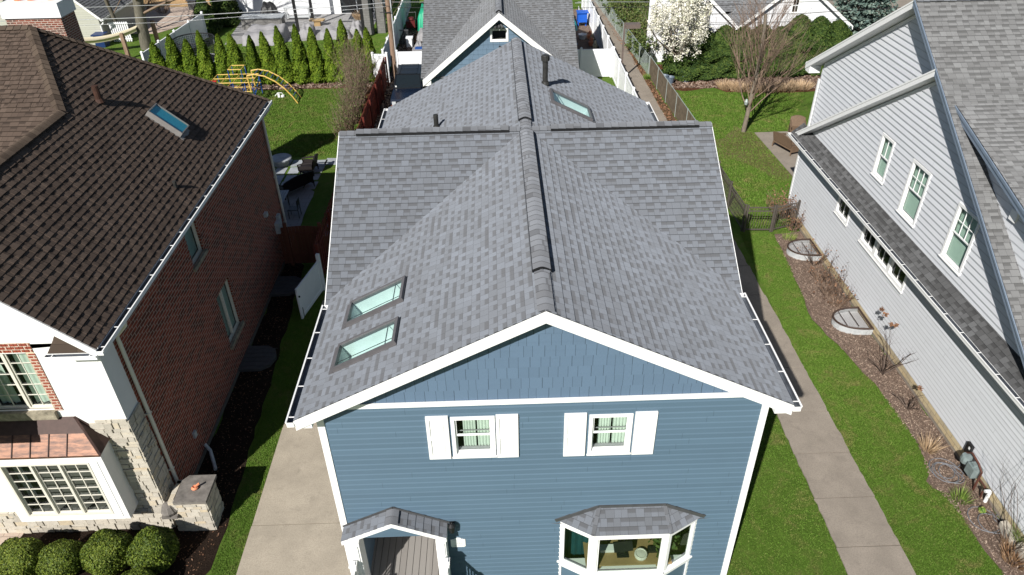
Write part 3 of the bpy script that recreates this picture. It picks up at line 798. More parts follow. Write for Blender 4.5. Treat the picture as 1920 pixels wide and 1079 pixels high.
    # fascia on the front and rear rakes
    for y, name in ((yo, 'front'), (26.26, 'rear')):
        b = MB()
        a0, a1 = (y - .012, y + .02)
        for s, xe in ((-1, xe0), (1, xe1)):
            zt, zb = zroof(xe) - .004, RZ - .004
            b.prism([(xe, zt), (RX, zb), (RX, zb - .27), (xe, zt - .27)] if s < 0 else [(RX, zb), (xe, zt), (xe, zt - .27), (RX, zb - .27)], 'y', a0, a1)
            b.prism([(xe, zt), (RX, zb), (RX, zb - .085), (xe, zt - .085)] if s < 0 else [(RX, zb), (xe, zt), (xe, zt - .085), (RX, zb - .085)], 'y', a0 - .016, a0 - .0005)
            # soffit
            b.prism([(xe, zt - .255), (RX, zb - .255), (RX, zb - .27), (xe, zt - .27)] if s < 0 else [(RX, zb - .255), (xe, zt - .255), (xe, zt - .27), (RX, zb - .27)], 'y', a1 + .001, YF + .02 if name == 'front' else a1 + .002)
        b.build('rake_fascia', M['white'], H)
    # drip edge under the shingles
    b = MB()
    for xe, s in ((xe0, 1), (xe1, -1)):
        b.prism([(xe, zroof(xe) - .004), (RX, RZ - .004), (RX, RZ + .006), (xe, zroof(xe) + .006)], 'y', y0 + .0, y0 + .03)
    b.build('drip_edge', M['darkgrey'], H)
    # eave returns, eave fascia, gutters
    for xe, xw in ((xe0, XL - .02), (xe1, XR + .02)):
        b = MB(); zt = zroof(xe)
        b.prism([(xe, zt - .25), (xe, zt - .01), (xw, zroof(xw) - .02), (xw, zt - .25)], 'y', yo + .022, YF - .06)
        b.box(xe - .012 if xe < 0 else xe - .005, xe + .005 if xe < 0 else xe + .012, yo + .022, ye + .1, zt - .2, zt - .012)
        b.box(xe - .012 if xe < 0 else xe - .005, xe + .005 if xe < 0 else xe + .012, 22.4, 26.26, zt - .2, zt - .012)
        b.face([(xe, YF - .05, zt - .25), (xw, YF - .05, zt - .25), (xw, 26.2, zt - .25), (xe, 26.2, zt - .25)])
        b.build('eave_fascia', M['white'], H)
    zg = zroof(xe0) - .035
    gutter(H, (xe0 - .014, yo - .03, zg), (xe0 - .014, ye - .02, zg), (-1, 0, 0), w=.135)
    gutter(H, (xe1 + .014, yo - .03, zg), (xe1 + .014, ye - .02, zg), (1, 0, 0), w=.135)
    gutter(H, (xe0 - .014, 22.5, zg), (xe0 - .014, 26.3, zg), (-1, 0, 0), w=.135)
    gutter(H, (xe1 + .014, 22.5, zg), (xe1 + .014, 26.3, zg), (1, 0, 0), w=.135)
    for x, w in ((cx0, -.02), (cx1, .02)):
        b = MB()
        for s in (-1, 1):
            yq = yr + s * (yr - ye)
            b.prism([(yq, ze - .006), (yr, RZ - .006), (yr, RZ - .17), (yq, ze - .17)], 'x', x, x + w)
        b.build('side_rake', M['white'], H)
    # windows and shutters
    for k, h in enumerate(W):
        window(H, fr, h[0], h[1], h[2], h[3], trim=.075, proud=.05, sash=h[2] + .5, depth=.06, drape='curtain')
    for a, z in ((-1.595, 5.735), (-.205, 5.725), (1.16, 5.70), (2.575, 5.685)):
        b = MB(fr); w, h = .445, 1.2
        b.box(a, a + w, .018, .04, z - h, z)
        b.box(a, a + .07, .04, .062, z - h, z); b.box(a + w - .07, a + w, .04, .062, z - h, z)
        for p, q in ((z - .09, z), (z - h / 2 - .05, z - h / 2 + .03), (z - h, z - h + .09)): b.box(a + .07, a + w - .07, .04, .062, p, q)
        for p, q in ((z - h / 2 + .03, z - .09), (z - h + .09, z - h / 2 - .05)): b.box(a + .105, a + w - .105, .04, .053, p + .035, q - .035)
        b.build('shutter', M['white'], H)
    # ---- porch hood over a recessed entry
    xa, xb, py, pz, pe = -3.68, -1.38, 10.03, 2.97, 2.42; pc = -2.53; ps = (pz - pe) / (xb - pc)
    b = MB(); L = (xb - pc) * math.sqrt(1 + ps * ps)
    roof_plane(b, (xa, py - .04, pe), (0, 1, 0), (1, 0, ps), [(0, 0), (YF - py + .03, 0), (YF - py + .03, L), (0, L)], u0=3)
    roof_plane(b, (xb, py - .04, pe), (0, 1, 0), (-1, 0, ps), [(0, 0), (YF - py + .03, 0), (YF - py + .03, L), (0, L)], u0=9)
    prf = b.build('porch_roof', M['shingle'], H)
    ridge_cap(prf, (pc, py - .04, pz), (pc, YF - .02, pz), (1, 0, 0), ps, ps, w=.14, lift=.02, vent=False, name='ridge_cap')
    b = MB(); b.beam((xb + .05, YF - .035, pe + .03), (pc, YF - .035, pz + .05), .02, .05); b.beam((xa - .02, YF - .035, pe + .02), (pc, YF - .035, pz + .05), .02, .05); b.build('flashing', M['darkgrey'], prf)
    b = MB()
    for s, xe in ((-1, xa), (1, xb)):
        b.prism([(xe, pe - .005), (pc, pz - .005), (pc, pz - .13), (xe, pe - .13)], 'y', py - .035, py - .005)
        b.prism([(xe, pe - .11), (pc, pz - .11), (pc, pz - .13), (xe, pe - .13)], 'y', py - .004, YF - .03)
        b.box(xe - .01, xe + .01, py - .004, YF - .03, pe - .12, pe - .006)
    b.build('porch_fascia', M['white'], H)
    b = MB(); b.prism([(xa + .3, pe), (pc, pz - .16), (xb - .3, pe)], 'y', py + .05, py + .07); b.build('porch_gable', M['blue'], H)
    # pilasters either side of the opening
    b = MB(); b.box(-3.64, -3.32, py, py + .14, .2, pe - .13); b.box(-3.6, -3.36, py - .022, py - .0005, .3, 2.2); b.box(-3.64, -3.6, py + .141, YF - .03, .2, pe - .14); b.box(-3.37, -3.32, py + .141, YF + .0, .2, pe - .14); b.build('porch_post', M['white'], H)
    b = MB(); b.box(-1.63, -1.41, py, py + .14, .2, pe - .13); b.box(-1.6, -1.44, py - .022, py - .0005, .3, 2.2); b.box(-1.45, -1.41, py + .141, YF - .03, .2, pe - .14); b.box(-1.63, -1.59, py + .141, YF + .0, .2, pe - .14); b.build('porch_post', M['white'], H)
    for x in (-3.5, -1.43):
        b = MB(); b.box(x - .06, x + .06, 9.84, 9.96, .0, 1.7); b.box(x - .085, x + .085, 9.815, 9.985, 1.7, 1.75); b.box(x - .05, x + .05, 9.85, 9.95, 1.75, 1.79); b.box(x - .07, x + .07, 9.83, 9.97, 1.6, 1.64)
        b.box(x - .035, x + .035, 9.2, 9.839, 1.5, 1.58); b.box(x - .025, x + .025, 9.2, 9.839, .5, .56); b.box(x - .055, x + .055, 9.09, 9.2, 0, 1.65)
        for i in range(5): b.box(x - .015, x + .015, 9.25 + i * .12, 9.28 + i * .12, .56, 1.5)
        b.build('porch_rail', M['white'], H)
    b = MB()                                                       # recess walls
    b.face([(-3.36, YF - .02, .3), (-3.36, 12.3, .3), (-3.36, 12.3, 2.36), (-3.36, YF - .02, 2.36)], 0); b.face([(-1.6, YF - .02, .3), (-1.6, 12.3, .3), (-1.6, 12.3, 2.36), (-1.6, YF - .02, 2.36)], 1)
    b.face([(-3.36, 12.3, .3), (-1.6, 12.3, .3), (-1.6, 12.3, 2.36), (-3.36, 12.3, 2.36)], 0); b.face([(-3.36, py + .1, 2.361), (-1.6, py + .1, 2.361), (-1.6, 12.3, 2.361), (-3.36, 12.3, 2.361)], 1)
    b.build('porch_wall', [M['blue'], M['white']], H)
    b = MB()
    for i in range(14):
        x = -3.62 + i * .158
        b.box(x + .006, x + .152, py - .7, 12.28, .42, .45)
    b.box(-3.64, -1.4, py - .68, 12.29, 0, .415, 1)
    b.build('porch_deck', [M['deck'], M['black']], H)
    b = MB(fr); b.box(-2.95, -2.05, -1.87, -1.84, .45, 2.3, 0); b.box(-3.05, -2.95, -1.87, -1.83, .45, 2.35, 1); b.box(-2.05, -1.95, -1.87, -1.83, .45, 2.35, 1)
    b.build('front_door', [M['brownwood'], M['white']], H)
    b = MB(); o = Vector((-1.27, YF - .17, 2.43))
    b.box(o.x - .06, o.x + .06, YF - .05, YF - .025, o.z - .12, o.z + .05); b.lathe([(.03, .16), (.085, .08), (.08, .05), (.07, -.1), (.05, -.14), (0, -.15)], o, 8, smooth=False)
    b.beam((o.x, YF - .05, o.z + .02), (o.x, YF - .16, o.z + .15), .02, .02)
    b.build('wall_lantern', M['black'], H)
    # ---- bay window
    yb = 10.0; B = [(1.14, YF), (1.86, yb), (3.53, yb), (4.26, YF)]; zt, zb = 2.35, .9
    b = MB(); cen = Vector(((1.13 + 4.27) / 2, YF))
    top = [(1.13, YF - .02, 2.42), (2.0, YF - .02, 2.79), (3.46, YF - .02, 2.78), (4.3, YF - .02, 2.38)]
    eav = [(1.1, YF - .02, 2.37), (1.83, yb - .05, 2.38), (3.56, yb - .05, 2.36), (4.32, YF - .02, 2.33)]
    e1, e2 = Vector(eav[1]), Vector(eav[2]); t1, t2 = Vector(top[1]), Vector(top[2])
    V = ((t1 + t2) / 2 - (e1 + e2) / 2); V.x = 0; Lv = V.length
    roof_plane(b, e1, (1, 0, 0), V, [(0, 0), ((e2 - e1).length, 0), ((t2 - e1).x, Lv), ((t1 - e1).x, Lv)], u0=2)
    for q0, q1, tp in ((Vector(eav[0]), e1, t1), (e2, Vector(eav[3]), t2)):
        U = (q1 - q0).normalized(); w = tp - q0; V2 = (w - U * w.dot(U))
        roof_plane(b, q0, U, V2, [(0, 0), ((q1 - q0).length, 0), (w.dot(U), V2.length)], u0=5)
    br = b.build('bay_roof', M['shingle'], H)
    b = MB(); T = [Vector((1.04, YF - .03, 2.39)), Vector((1.98, YF - .03, 2.81)), Vector((3.48, YF - .03, 2.8)), Vector((4.4, YF - .03, 2.36))]
    for p, q in zip(T, T[1:]): b.beam(p, q, .03, .09)
    for p, q in ((t1, e1), (t2, e2)): b.beam(p + Vector((0, -.01, .012)), q + Vector((0, 0, .012)), .09, .012, m=1)
    b.build('flashing', [M['darkgrey'], M['cap']], br)
    for i in range(3):
        p, q = Vector((*B[i], 0)), Vector((*B[i + 1], 0)); u = (q - p).normalized(); n = Vector((u.y, -u.x, 0))
        f2 = frame(p, u, n); L = (q - p).length
        b = MB(f2); m_ = .1 if i == 1 else .08
        b.box(-.005, L + .005, -.09, .012, zt - .16, zt + .02); b.box(0, L, -.09, .012, zb - .18, zb)
        b.box(0, m_, -.09, .0118, zb, zt - .16); b.box(L - m_, L, -.09, .0118, zb, zt - .16)
        b.box(m_, L - m_, -.06, -.015, zb, zb + .05); b.box(m_, L - m_, -.06, -.015, zt - .2, zt - .16); b.box(m_, m_ + .04, -.06, -.015, zb + .05, zt - .2); b.box(L - m_ - .04, L - m_, -.06, -.015, zb + .05, zt - .2)
        b.box(-.02, L + .02, .0121, .05, zb - .05, zb - .0)
        w = b.build('bay_window', M['white'], H)
        g = MB(f2); g.face([(m_, -.04, zb), (L - m_, -.04, zb), (L - m_, -.04, zt - .16), (m_, -.04, zt - .16)]); g.build('pane', M['glass_bay'], w)
        b = MB(f2); b.box(0, L, -.05, -.02, 0, zb - .18, 0); b.box(0, .08, -.0199, .01, 0, zb - .18, 1); b.box(L - .08, L, -.0199, .01, 0, zb - .18, 1)
        b.build('bay_panel', [M['blue'], M['white']], H)
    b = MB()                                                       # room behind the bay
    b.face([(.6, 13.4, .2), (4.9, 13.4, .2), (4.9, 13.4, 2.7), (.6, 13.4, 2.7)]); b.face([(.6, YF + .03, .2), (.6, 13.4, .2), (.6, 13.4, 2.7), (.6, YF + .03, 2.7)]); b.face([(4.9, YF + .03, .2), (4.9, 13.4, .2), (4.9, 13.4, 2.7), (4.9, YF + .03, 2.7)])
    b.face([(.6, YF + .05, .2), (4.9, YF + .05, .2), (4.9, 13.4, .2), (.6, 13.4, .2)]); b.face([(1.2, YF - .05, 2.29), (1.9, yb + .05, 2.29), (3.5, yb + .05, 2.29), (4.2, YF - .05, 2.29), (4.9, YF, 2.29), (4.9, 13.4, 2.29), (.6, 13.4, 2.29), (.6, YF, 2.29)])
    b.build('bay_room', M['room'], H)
    b = MB(); b.face([(1.2, YF + .04, zb - .03), (1.2, YF, zb - .03), (1.9, yb + .08, zb - .03), (3.5, yb + .08, zb - .03), (4.2, YF, zb - .03), (4.2, YF + .04, zb - .03)]); b.build('window_seat', M['white'], H)
    return H
blue = blue_house()
# things standing inside the bay
def bay_items():
    b = MB(); b.box(1.75, 3.75, 10.12, 10.85, 1.02, 1.06); b.box(2.05, 2.1, 10.15, 10.2, .9, 1.02); b.box(3.4, 3.45, 10.15, 10.2, .9, 1.02); b.box(2.05, 2.1, 10.65, 10.7, .2, 1.02); b.box(3.65, 3.7, 10.65, 10.7, .2, 1.02)
    tag(b.build('desk', M['tanwood']), 'tan wooden desk top seen through the bay window', 'desk')
    t = thing('monitor', 'black tilted screen on a stand on the desk in the bay', 'monitor', (2.62, 10.38, 1.06))
    b = MB(); b.beam((2.42, 10.42, 1.3), (2.86, 10.42, 1.36), .05, .26, up=(0, .4, 1)); b.build('screen', M['black'], t)
    b = MB(); b.box(2.58, 2.7, 10.38, 10.46, 1.06, 1.24); b.box(2.5, 2.78, 10.3, 10.52, 1.0605, 1.075); b.build('stand', M['black'], t)
    b = MB(); b.lathe([(.0, .13), (.1, .12), (.15, .06), (.13, 0), (0, 0)], (3.05, 10.32, 1.06), 14); b.tube([Vector((3.05 + .13 * math.cos(a), 10.32 + .13 * math.sin(a), 1.17)) for a in [i * .5 for i in range(14)]], .022, 6)
    tag(b.build('adhesive_roll', M['offwhite']), 'cream ring shaped roll lying on the desk in the bay', 'roll')
    b = MB()
    for i in range(3): b.box(2.12, 2.45, 10.45, 10.62, 1.0605 + i * .03, 1.085 + i * .03)
    tag(b.build('paper_stack', M['white']), 'stack of white papers at the left of the bay desk', 'papers')
    b = MB(); b.box(3.25, 3.55, 10.4, 10.55, 1.0605, 1.13); b.box(3.28, 3.52, 10.42, 10.53, 1.13, 1.15)
    tag(b.build('printer', M['black']), 'small dark box shaped device on the right of the bay desk', 'device')
    t = thing('house_plant', 'leafy green house plant by the right side of the bay window', 'plant', (3.62, 10.52, 1.06))
    b = MB(); b.lathe([(0, 0), (.08, 0), (.1, .14), (.085, .14), (0, .12)], (3.62, 10.52, 1.06), 12); b.build('pot', M['terracotta'], t)
    P = np.array([3.62, 10.52, 1.5]) + rng.normal(size=(420, 3)) * [.12, .12, .24]
    P = P[(P[:, 2] < 2.2) & (P[:, 2] > 1.15)]
    V, F = leaves(P, .085, asp=1.6); np_obj('foliage', V, F, M['shrub'], t)
    b = MB(); b.box(2.3, 3.55, 11.2, 12.3, .9, .95); b.box(2.35, 2.4, 11.25, 11.3, .2, .9); b.box(3.45, 3.5, 11.25, 11.3, .2, .9); b.box(2.35, 2.4, 12.2, 12.25, .2, .9); b.box(3.45, 3.5, 12.2, 12.25, .2, .9)
    tag(b.build('inner_table', M['tanwood']), 'wooden table standing deeper in the room behind the bay desk', 'table')
    for x, y, l in ((2.4, 11.0, 'left'), (2.95, 11.05, 'right')):
        b = MB(); b.tube([Vector((x + .2 * math.cos(a), y + .05 * math.sin(a), 1.0 + .2 * math.sin(a))) for a in [i * .45 for i in range(15)]], .014, 6)
        b.tube([(x - .15, y, .2), (x - .15, y, .85)], .014, 6); b.tube([(x + .15, y, .2), (x + .15, y, .85)], .014, 6); b.box(x - .19, x + .19, y - .3, y + .02, .66, .69)
        tag(b.build('round_back_chair', M['wicker']), 'round backed chair between the bay desk and the inner table, %s one' % l, 'chair')
    b = MB(); b.box(1.62, 1.95, 11.5, 11.9, .8, 1.5); b.box(1.58, 1.99, 11.46, 11.94, 1.5, 1.54)
    tag(b.build('yellow_cabinet', M['yellowpl']), 'yellow item standing at the left inside the bay room', 'cabinet')
    b = MB(); P = [(1.3 + .62 * i / 16, YB_C + .02 * math.sin(i * 1.7)) for i in range(17)]
    for (x, y), (x2, y2) in zip(P, P[1:]): b.face([(x, y, .4), (x2, y2, .4), (x2, y2, 2.25), (x, y, 2.25)], smooth=True)
    tag(b.build('teal_curtain', M['teal_curtain'], merge=True), 'dark teal curtain hanging inside the left bay window', 'curtain')
YB_C = 10.75
bay_items()
def house_sign():
    fr = frame((0, 10.42, 0), (1, 0, 0), (0, -1, 0))
    t = thing('house_number_sign', 'small white enamel house number plaque on the blue front wall', 'sign', (-1.175, 10.4, 1.55))
    b = MB(fr); z0, z1, x0, x1 = 1.555, 1.84, -1.345, -1.01
    pts = [(x0 + .02, z0), (x1 - .02, z0), (x1 - .02, z0 + .02), (x1, z0 + .02), (x1, z1 - .02), (x1 - .02, z1 - .02), (x1 - .05, z1)]
    pts += [((x0 + x1) / 2 + .085 * math.cos(a), z1 + .045 * math.sin(a)) for a in [math.pi * i / 8 for i in range(9)]]
    pts += [(x0 + .05, z1), (x0 + .02, z1 - .02), (x0, z1 - .02), (x0, z0 + .02), (x0 + .02, z0 + .02)]
    b.prism(pts, 'y', .018, .034); b.build('plate', M['sign'], t)
    cu = bpy.data.curves.new('digits', 'FONT'); cu.body = '531'; cu.size = .085; cu.align_x = 'CENTER'; cu.extrude = .001
    o = bpy.data.objects.new('tmp_text', cu); COL.objects.link(o)
    bpy.context.view_layer.update()
    me = bpy.data.meshes.new_from_object(o.evaluated_get(bpy.context.evaluated_depsgraph_get())); bpy.data.objects.remove(o)
    me.transform(Matrix.Translation(Vector((-1.145, 10.3845, 1.665)) - Vector(t.location)) @ Matrix.Rotation(R(90), 4, 'X'))
    me.materials.clear(); me.materials.append(M['ink'])
    n = bpy.data.objects.new('house_number', me); COL.objects.link(n); n.parent = t
    b = MB(fr)
    for i in range(9): b.box(-1.32 + i * .034, -1.30 + i * .034, .034, .0355, 1.6, 1.603 + .01 * (i % 3)); b.box(-1.3 + i * .03, -1.288 + i * .03, .034, .0355, 1.79, 1.795 + .008 * (i % 2))
    b.build('small_lettering', M['ink'], t)
house_sign()
# ------------------------------------------------------------------ GARAGE
def garage():
    G = thing('blue_garage', 'blue sided garage with steep front gable and grey roof behind the blue house', 'garage', (.25, 40, 0))
    cx, z0, za, yf = .25, 2.42, 5.93, 39.95; hw = 4.33; s = (za - z0) / hw
    xl, xr = cx - hw, cx + hw; yw = yf + .4
    fr = frame((0, yw, 0), (1, 0, 0), (0, -1, 0))
    wn = (-.17, .64, 4.4, 4.93)
    b = MB(fr)
    xi = lambda z: (max(cx - (za - .2 - z) / s, xl + .35), min(cx + (za - .2 - z) / s, xr - .35)) if z > z0 - .4 else (xl + .35, xr - .35)
    siding(b, 0, 5.7, xi, .26, .018, holes=[wn]); b.build('front_wall', M['shake_g'], G)
    b = MB()
    for x in (xl + .35, xr - .35): b.face([(x, yw, 0), (x, 56, 0), (x, 56, 2.6), (x, yw, 2.6)])
    b.face([(xl + .35, 56, 0), (xr - .35, 56, 0), (xr - .35, 56, 2.6), (xl + .35, 56, 2.6)])
    for x in (xl + .2, xr - .2): b.face([(x, 40.6, 2.5), (x, 55.6, 2.5), (x, 48.1, 6.1)])
    b.build('side_wall', M['blue'], G)
    b = MB(); c = math.sqrt(1 + s * s); L = hw * c
    roof_plane(b, (xl, yf, z0), (0, 1, 0), (1, 0, s), [(0, 0), (7.5, 0), (7.5, L), (0, L)], e=.19)
    roof_plane(b, (xr, yf, z0), (0, 1, 0), (-1, 0, s), [(0, 0), (7.5, 0), (7.5, L), (0, L)], e=.19, u0=20)
    st = .5; yr = 48.1; ye = 40.25; zr = z0 + st * (yr - ye); ct = math.sqrt(1 + st * st); Lt = (yr - ye) * ct
    roof_plane(b, (-4.2, ye, z0), (1, 0, 0), (0, 1, st), [(0, 0), (8.9, 0), (8.9, Lt), (0, Lt)], e=.19, u0=40)
    roof_plane(b, (-4.2, 2 * yr - ye, z0), (1, 0, 0), (0, -1, st), [(0, 0), (8.9, 0), (8.9, Lt), (0, Lt)], e=.19, u0=60)
    rf = b.build('roof', M['shingle_far'], G)
    ridge_cap(rf, (cx, yf + .3, za), (cx, 47, za), (1, 0, 0), s, s, w=.16)
    ridge_cap(rf, (-4.2, yr, zr), (4.7, yr, zr), (0, 1, 0), st, st, w=.16)
    b = MB()
    for sg, xe in ((-1, xl), (1, xr)):
        b.prism([(xe, z0 - .005), (cx, za - .005), (cx, za - .36), (xe, z0 - .36)], 'y', yf - .01, yf + .03)
        b.prism([(xe, z0 - .3), (cx, za - .3), (cx, za - .33), (xe, z0 - .33)], 'y', yf + .031, yw + .02)
        a = xe + (.45 if sg < 0 else -.45)
        b.prism([(xe, z0 - .34), (a, z0 - .34), (a, z0 + .3), (xe, z0 - .01)], 'y', yf + .031, yw + .3)
        b.box(xl + .3 if sg < 0 else xr - 1.4, xl + 1.4 if sg < 0 else xr - .3, yw - .06, yw - .02, 2.02, 2.14)
    b.build('rake_fascia', M['white'], G)
    window(G, fr, wn[0], wn[1], wn[2], wn[3], trim=.09, depth=.07, drape=None, sill=False)
    b = MB(); o = Vector((.22, yw - .12, 5.22))
    b.box(o.x - .1, o.x + .1, yw - .06, yw - .015, o.z - .06, o.z + .06)
    for sx in (-.17, 0.02, .19): b.tube([o + Vector((sx * .4, .05, .05)), o + Vector((sx, -.08, -.05)), o + Vector((sx * 1.2, -.2, -.12))], [.05, .075, .09], 8)
    b.build('floodlight', M['darkgrey'], G)
    b = MB(); b.lathe([(0, .06), (.06, .05), (.07, -.03), (0, -.05)], (.26, yw - .08, 4.05), 10); b.box(.22, .3, yw - .04, yw - .015, 4.0, 4.1); b.build('security_camera', M['black'], G)
garage()
# ------------------------------------------------------------------ BRICK HOUSE (left)
def brick_house():
    H = thing('brick_house', 'dark red brick house with brown shingle roof and white stucco front at the left', 'house', (-11.5, 12.4, 0))
    XE, YF, YB = -8.82, 12.42, 26.25
    ex, ez, s = -8.52, 6.38, .9                                   # east eave, slope
    zE = lambda x: ez + s * (ex - x)
    rx, rz = -11.5, zE(-11.5)                                     # front wing ridge
    px, py = -13.12, 21.45; pz = zE(px)                           # top of the hip
    hy = 18.68
    # east wall (brick) with two windows ; local x runs along +y, outward +x
    fe = frame((XE, 0, 0), (0, 1, 0), (1, 0, 0))
    win = [(17.75, 18.65, 4.72, 6.02), (18.52, 19.72, 1.2, 3.05)]
    b = MB(fe); wall_holes(b, YF + .62, YB, .1, 6.2, win)
    b.build('brick_wall', M['brick'], H)
    b = MB(fe); b.box(YF + .6, YB + .02, -.2, .03, -.1, .14); b.build('foundation', M['mortar'], H)
    for k, w in enumerate(win):
        ww = window(H, fe, w[0], w[1], w[2], w[3], trim=.05, proud=-.06, depth=.16, fm=M['offwhite'], drape='blind', sill=False, mull=((w[0] + w[1]) / 2,) if k else ())
        b = MB(fe); b.box(w[0] - .1, w[1] + .1, -.05, .075, w[2] - .14, w[2] - .02); b.build('stone_sill', M['sill'], ww)
        b = MB(fe)
        for q in (w[0] - .012, w[1] + .012): b.face([(q, 0, w[2]), (q, -.16, w[2]), (q, -.16, w[3]), (q, 0, w[3])])
        b.face([(w[0], 0, w[3]), (w[1], 0, w[3]), (w[1], -.16, w[3]), (w[0], -.16, w[3])])
        n = int((w[3] - w[2]) / .16)
        for q in (w[0] - .1, w[1]):
            for i in range(n): b.box(q, q + .1, -.01, .014, w[2] + i * .16, w[2] + i * .16 + .068)
        for i in range(int((w[1] - w[0]) / .085)): b.box(w[0] + i * .085, w[0] + i * .085 + .07, -.01, .014, w[3], w[3] + .2)
        b.build('brick_surround', M['brick'], ww)
    # rear wall
    b = MB(); b.face([(XE, YB, 0), (-18, YB, 0), (-18, YB, 6.2), (XE, YB, 6.2)]); b.build('rear_wall', M['brick'], H)
    # front wall : stucco with openings
    ff = frame((0, YF, 0), (1, 0, 0), (0, -1, 0))
    bay = (-11.85, -9.62, .75, 3.3); up = (-11.62, -10.34, 4.36, 6.0)
    b = MB(ff); wall_holes(b, -15, XE, .05, 6.25, [bay, up])
    gx = lambda z: rx + (rz - .15 - z) / s
    b.face([(-15, 0, 6.25), (gx(6.25), 0, 6.25), (rx, 0, rz - .15), (-15, 0, rz - .15 - s * 3.5)])
    b.face([(XE, 0, 3.9), (XE, -.62, 3.9), (XE, -.62, 6.2), (XE, 0, 6.2)])
    b.build('stucco_wall', M['stucco'], H)
    # stone facing : individual stones
    r2 = random.Random(5); b = MB(ff); z = .0
    def xleft(z): return -9.2 - .5 * (0 if z > 3.3 else 1) + r2.uniform(-.12, .08) - (.0 if z > 3.7 else .15)
    while z < 3.95:
        h = r2.choice([.085, .1, .12, .15, .19]); h = min(h, 3.97 - z)
        x = XE + .0; lim = -9.95 if z < 3.3 else (-9.62 if z < 3.6 else -9.4)
        if z < .72: lim = -15
        lim += r2.uniform(-.15, .1)
        while x > lim:
            w = r2.uniform(.12, .4); p = r2.uniform(.022, .07)
            if h > .17 and r2.random() < .35:
                b.box(x - w + .008, x - .004, -.02, p, z + .006, z + h * .48); b.box(x - w + .008, x - .004, -.02, p + r2.uniform(-.012, .012), z + h * .52, z + h - .004)
            else: b.box(x - w + .012, x - .008, -.02, p, z + .009, z + h - .006)
            x -= w
        z += h
    fs = frame((XE, YF, 0), (0, 1, 0), (1, 0, 0)); b.M = fs; z = 0
    while z < 3.9:
        h = r2.choice([.085, .1, .12, .15, .19]); h = min(h, 3.9 - z); x = -.03
        while x < .6:
            w = min(r2.uniform(.12, .38), .63 - x)
            b.box(x + .007, x + w - .01, -.02, r2.uniform(.022, .05), z + .008, z + h - .006); x += w
        z += h
    b.build('stone_facing', M['stone'], H)
    b = MB(ff); b.face([(-10.1, .004, 0), (XE, .004, 0), (XE, .004, 3.88), (-9.3, .004, 3.88), (-9.6, .004, 3.3), (-10.1, .004, 3.2)]); b.M = fs; b.face([(0, .004, 0), (.62, .004, 0), (.62, .004, 3.88), (0, .004, 3.88)])
    b.build('mortar_bed', M['mortar'], H)
    # roof
    b = MB(); c = math.sqrt(1 + s * s); y0 = 12.0
    OE = Vector((ex, y0, ez)); L = lambda x: (ex - x) * c
    yh = 26.55
    roof_plane(b, OE, (0, 1, 0), (-1, 0, s), [(0, 0), (yh - y0, 0), (py - y0, L(px)), (hy - y0, L(rx)), (0, L(rx))], e=.16, t=.015)
    roof_teeth(b, OE, (0, 1, 0), (-1, 0, s), [(0, 0), (yh - y0, 0), (py - y0, L(px)), (hy - y0, L(rx)), (0, L(rx))], seed=4)
    # west side of the front wing
    roof_plane(b, (2 * rx - ex, y0, ez), (0, 1, 0), (1, 0, s), [(0, 0), (7.2, 0), (7.2, L(rx)), (0, L(rx))], e=.16, t=.015, u0=30)
    # south facing slope of the rear block
    ss = (pz - rz) / (py - hy); cs2 = math.sqrt(1 + ss * ss)
    roof_plane(b, (-24, hy, rz), (1, 0, 0), (0, 1, ss), [(0, -9), (24 + rx, -9), (24 + rx, 0), (24 + px, (py - hy) * cs2), (0, (py - hy) * cs2)], e=.16, t=.016, u0=60)
    roof_teeth(b, (-24, hy, rz), (1, 0, 0), (0, 1, ss), [(6, 0), (24 + rx, 0), (24 + px, (py - hy) * cs2), (6, (py - hy) * cs2)], base=.016, seed=5)
    # north slope
    sn = (pz - ez) / (yh - py); cn = math.sqrt(1 + sn * sn)
    roof_plane(b, (-24, yh, ez), (1, 0, 0), (0, -1, sn), [(0, 0), (24 + ex, 0), (24 + px, (yh - py) * cn), (0, (yh - py) * cn)], e=.16, t=.016, u0=90)
    rf = b.build('roof', M['shingle_brown'], H)
    ridge_cap(rf, (rx, y0, rz + .005), (rx, hy, rz + .005), (1, 0, 0), s, s, w=.16, lift=.04, vent=False, mat=M['cap_brown'], name='ridge_cap')
    b = MB()
    for p, q in (((px, py, pz), (rx, hy, rz)), ((px, py, pz), (ex, yh, ez)), ((-20, py, pz), (px, py, pz))):
        p, q = Vector(p), Vector(q); n = int((q - p).length / .2); d = (q - p) / n; sd = Vector((d.y, -d.x, 0)).normalized()
        for i in range(n):
            a = p + d * i + Vector((0, 0, .045)); e_ = p + d * (i + 1.02) + Vector((0, 0, .058))
            dr = .085 if i >= 0 else 0
            for sg in (-1, 1):
                w = sd * .16 * sg - Vector((0, 0, .085))
                b.face([a, a + w, e_ + w, e_], 0, [(0, i * .2 + .01), (.2, i * .2 + .01), (.2, i * .2 + .19), (0, i * .2 + .19)])
            b.face([e_, e_ + sd * .16 - Vector((0, 0, .085)), e_ + sd * .16 - Vector((0, 0, .1)), e_ - Vector((0, 0, .015))], 0)
    b.build('hip_cap', M['cap_brown'], rf)
    # rake board
    b = MB()
    zt = lambda x: zE(x) - .012
    b.prism([(ex, zt(ex)), (rx, zt(rx)), (rx, zt(rx) - .22), (ex, zt(ex) - .22)], 'y', y0 - .02, y0 + .02)
    b.prism([(2 * rx - ex, zt(ex)), (rx, zt(rx)), (rx, zt(rx) - .22), (2 * rx - ex, zt(ex) - .22)], 'y', y0 - .02, y0 + .02)
    b.prism([(ex, zt(ex) - .2), (rx, zt(rx) - .2), (rx, zt(rx) - .22), (ex, zt(ex) - .22)], 'y', y0 + .021, YF)
    b.build('rake_fascia', M['white'], H)
    # eave return on the front corner
    b = MB(); z = 6.26
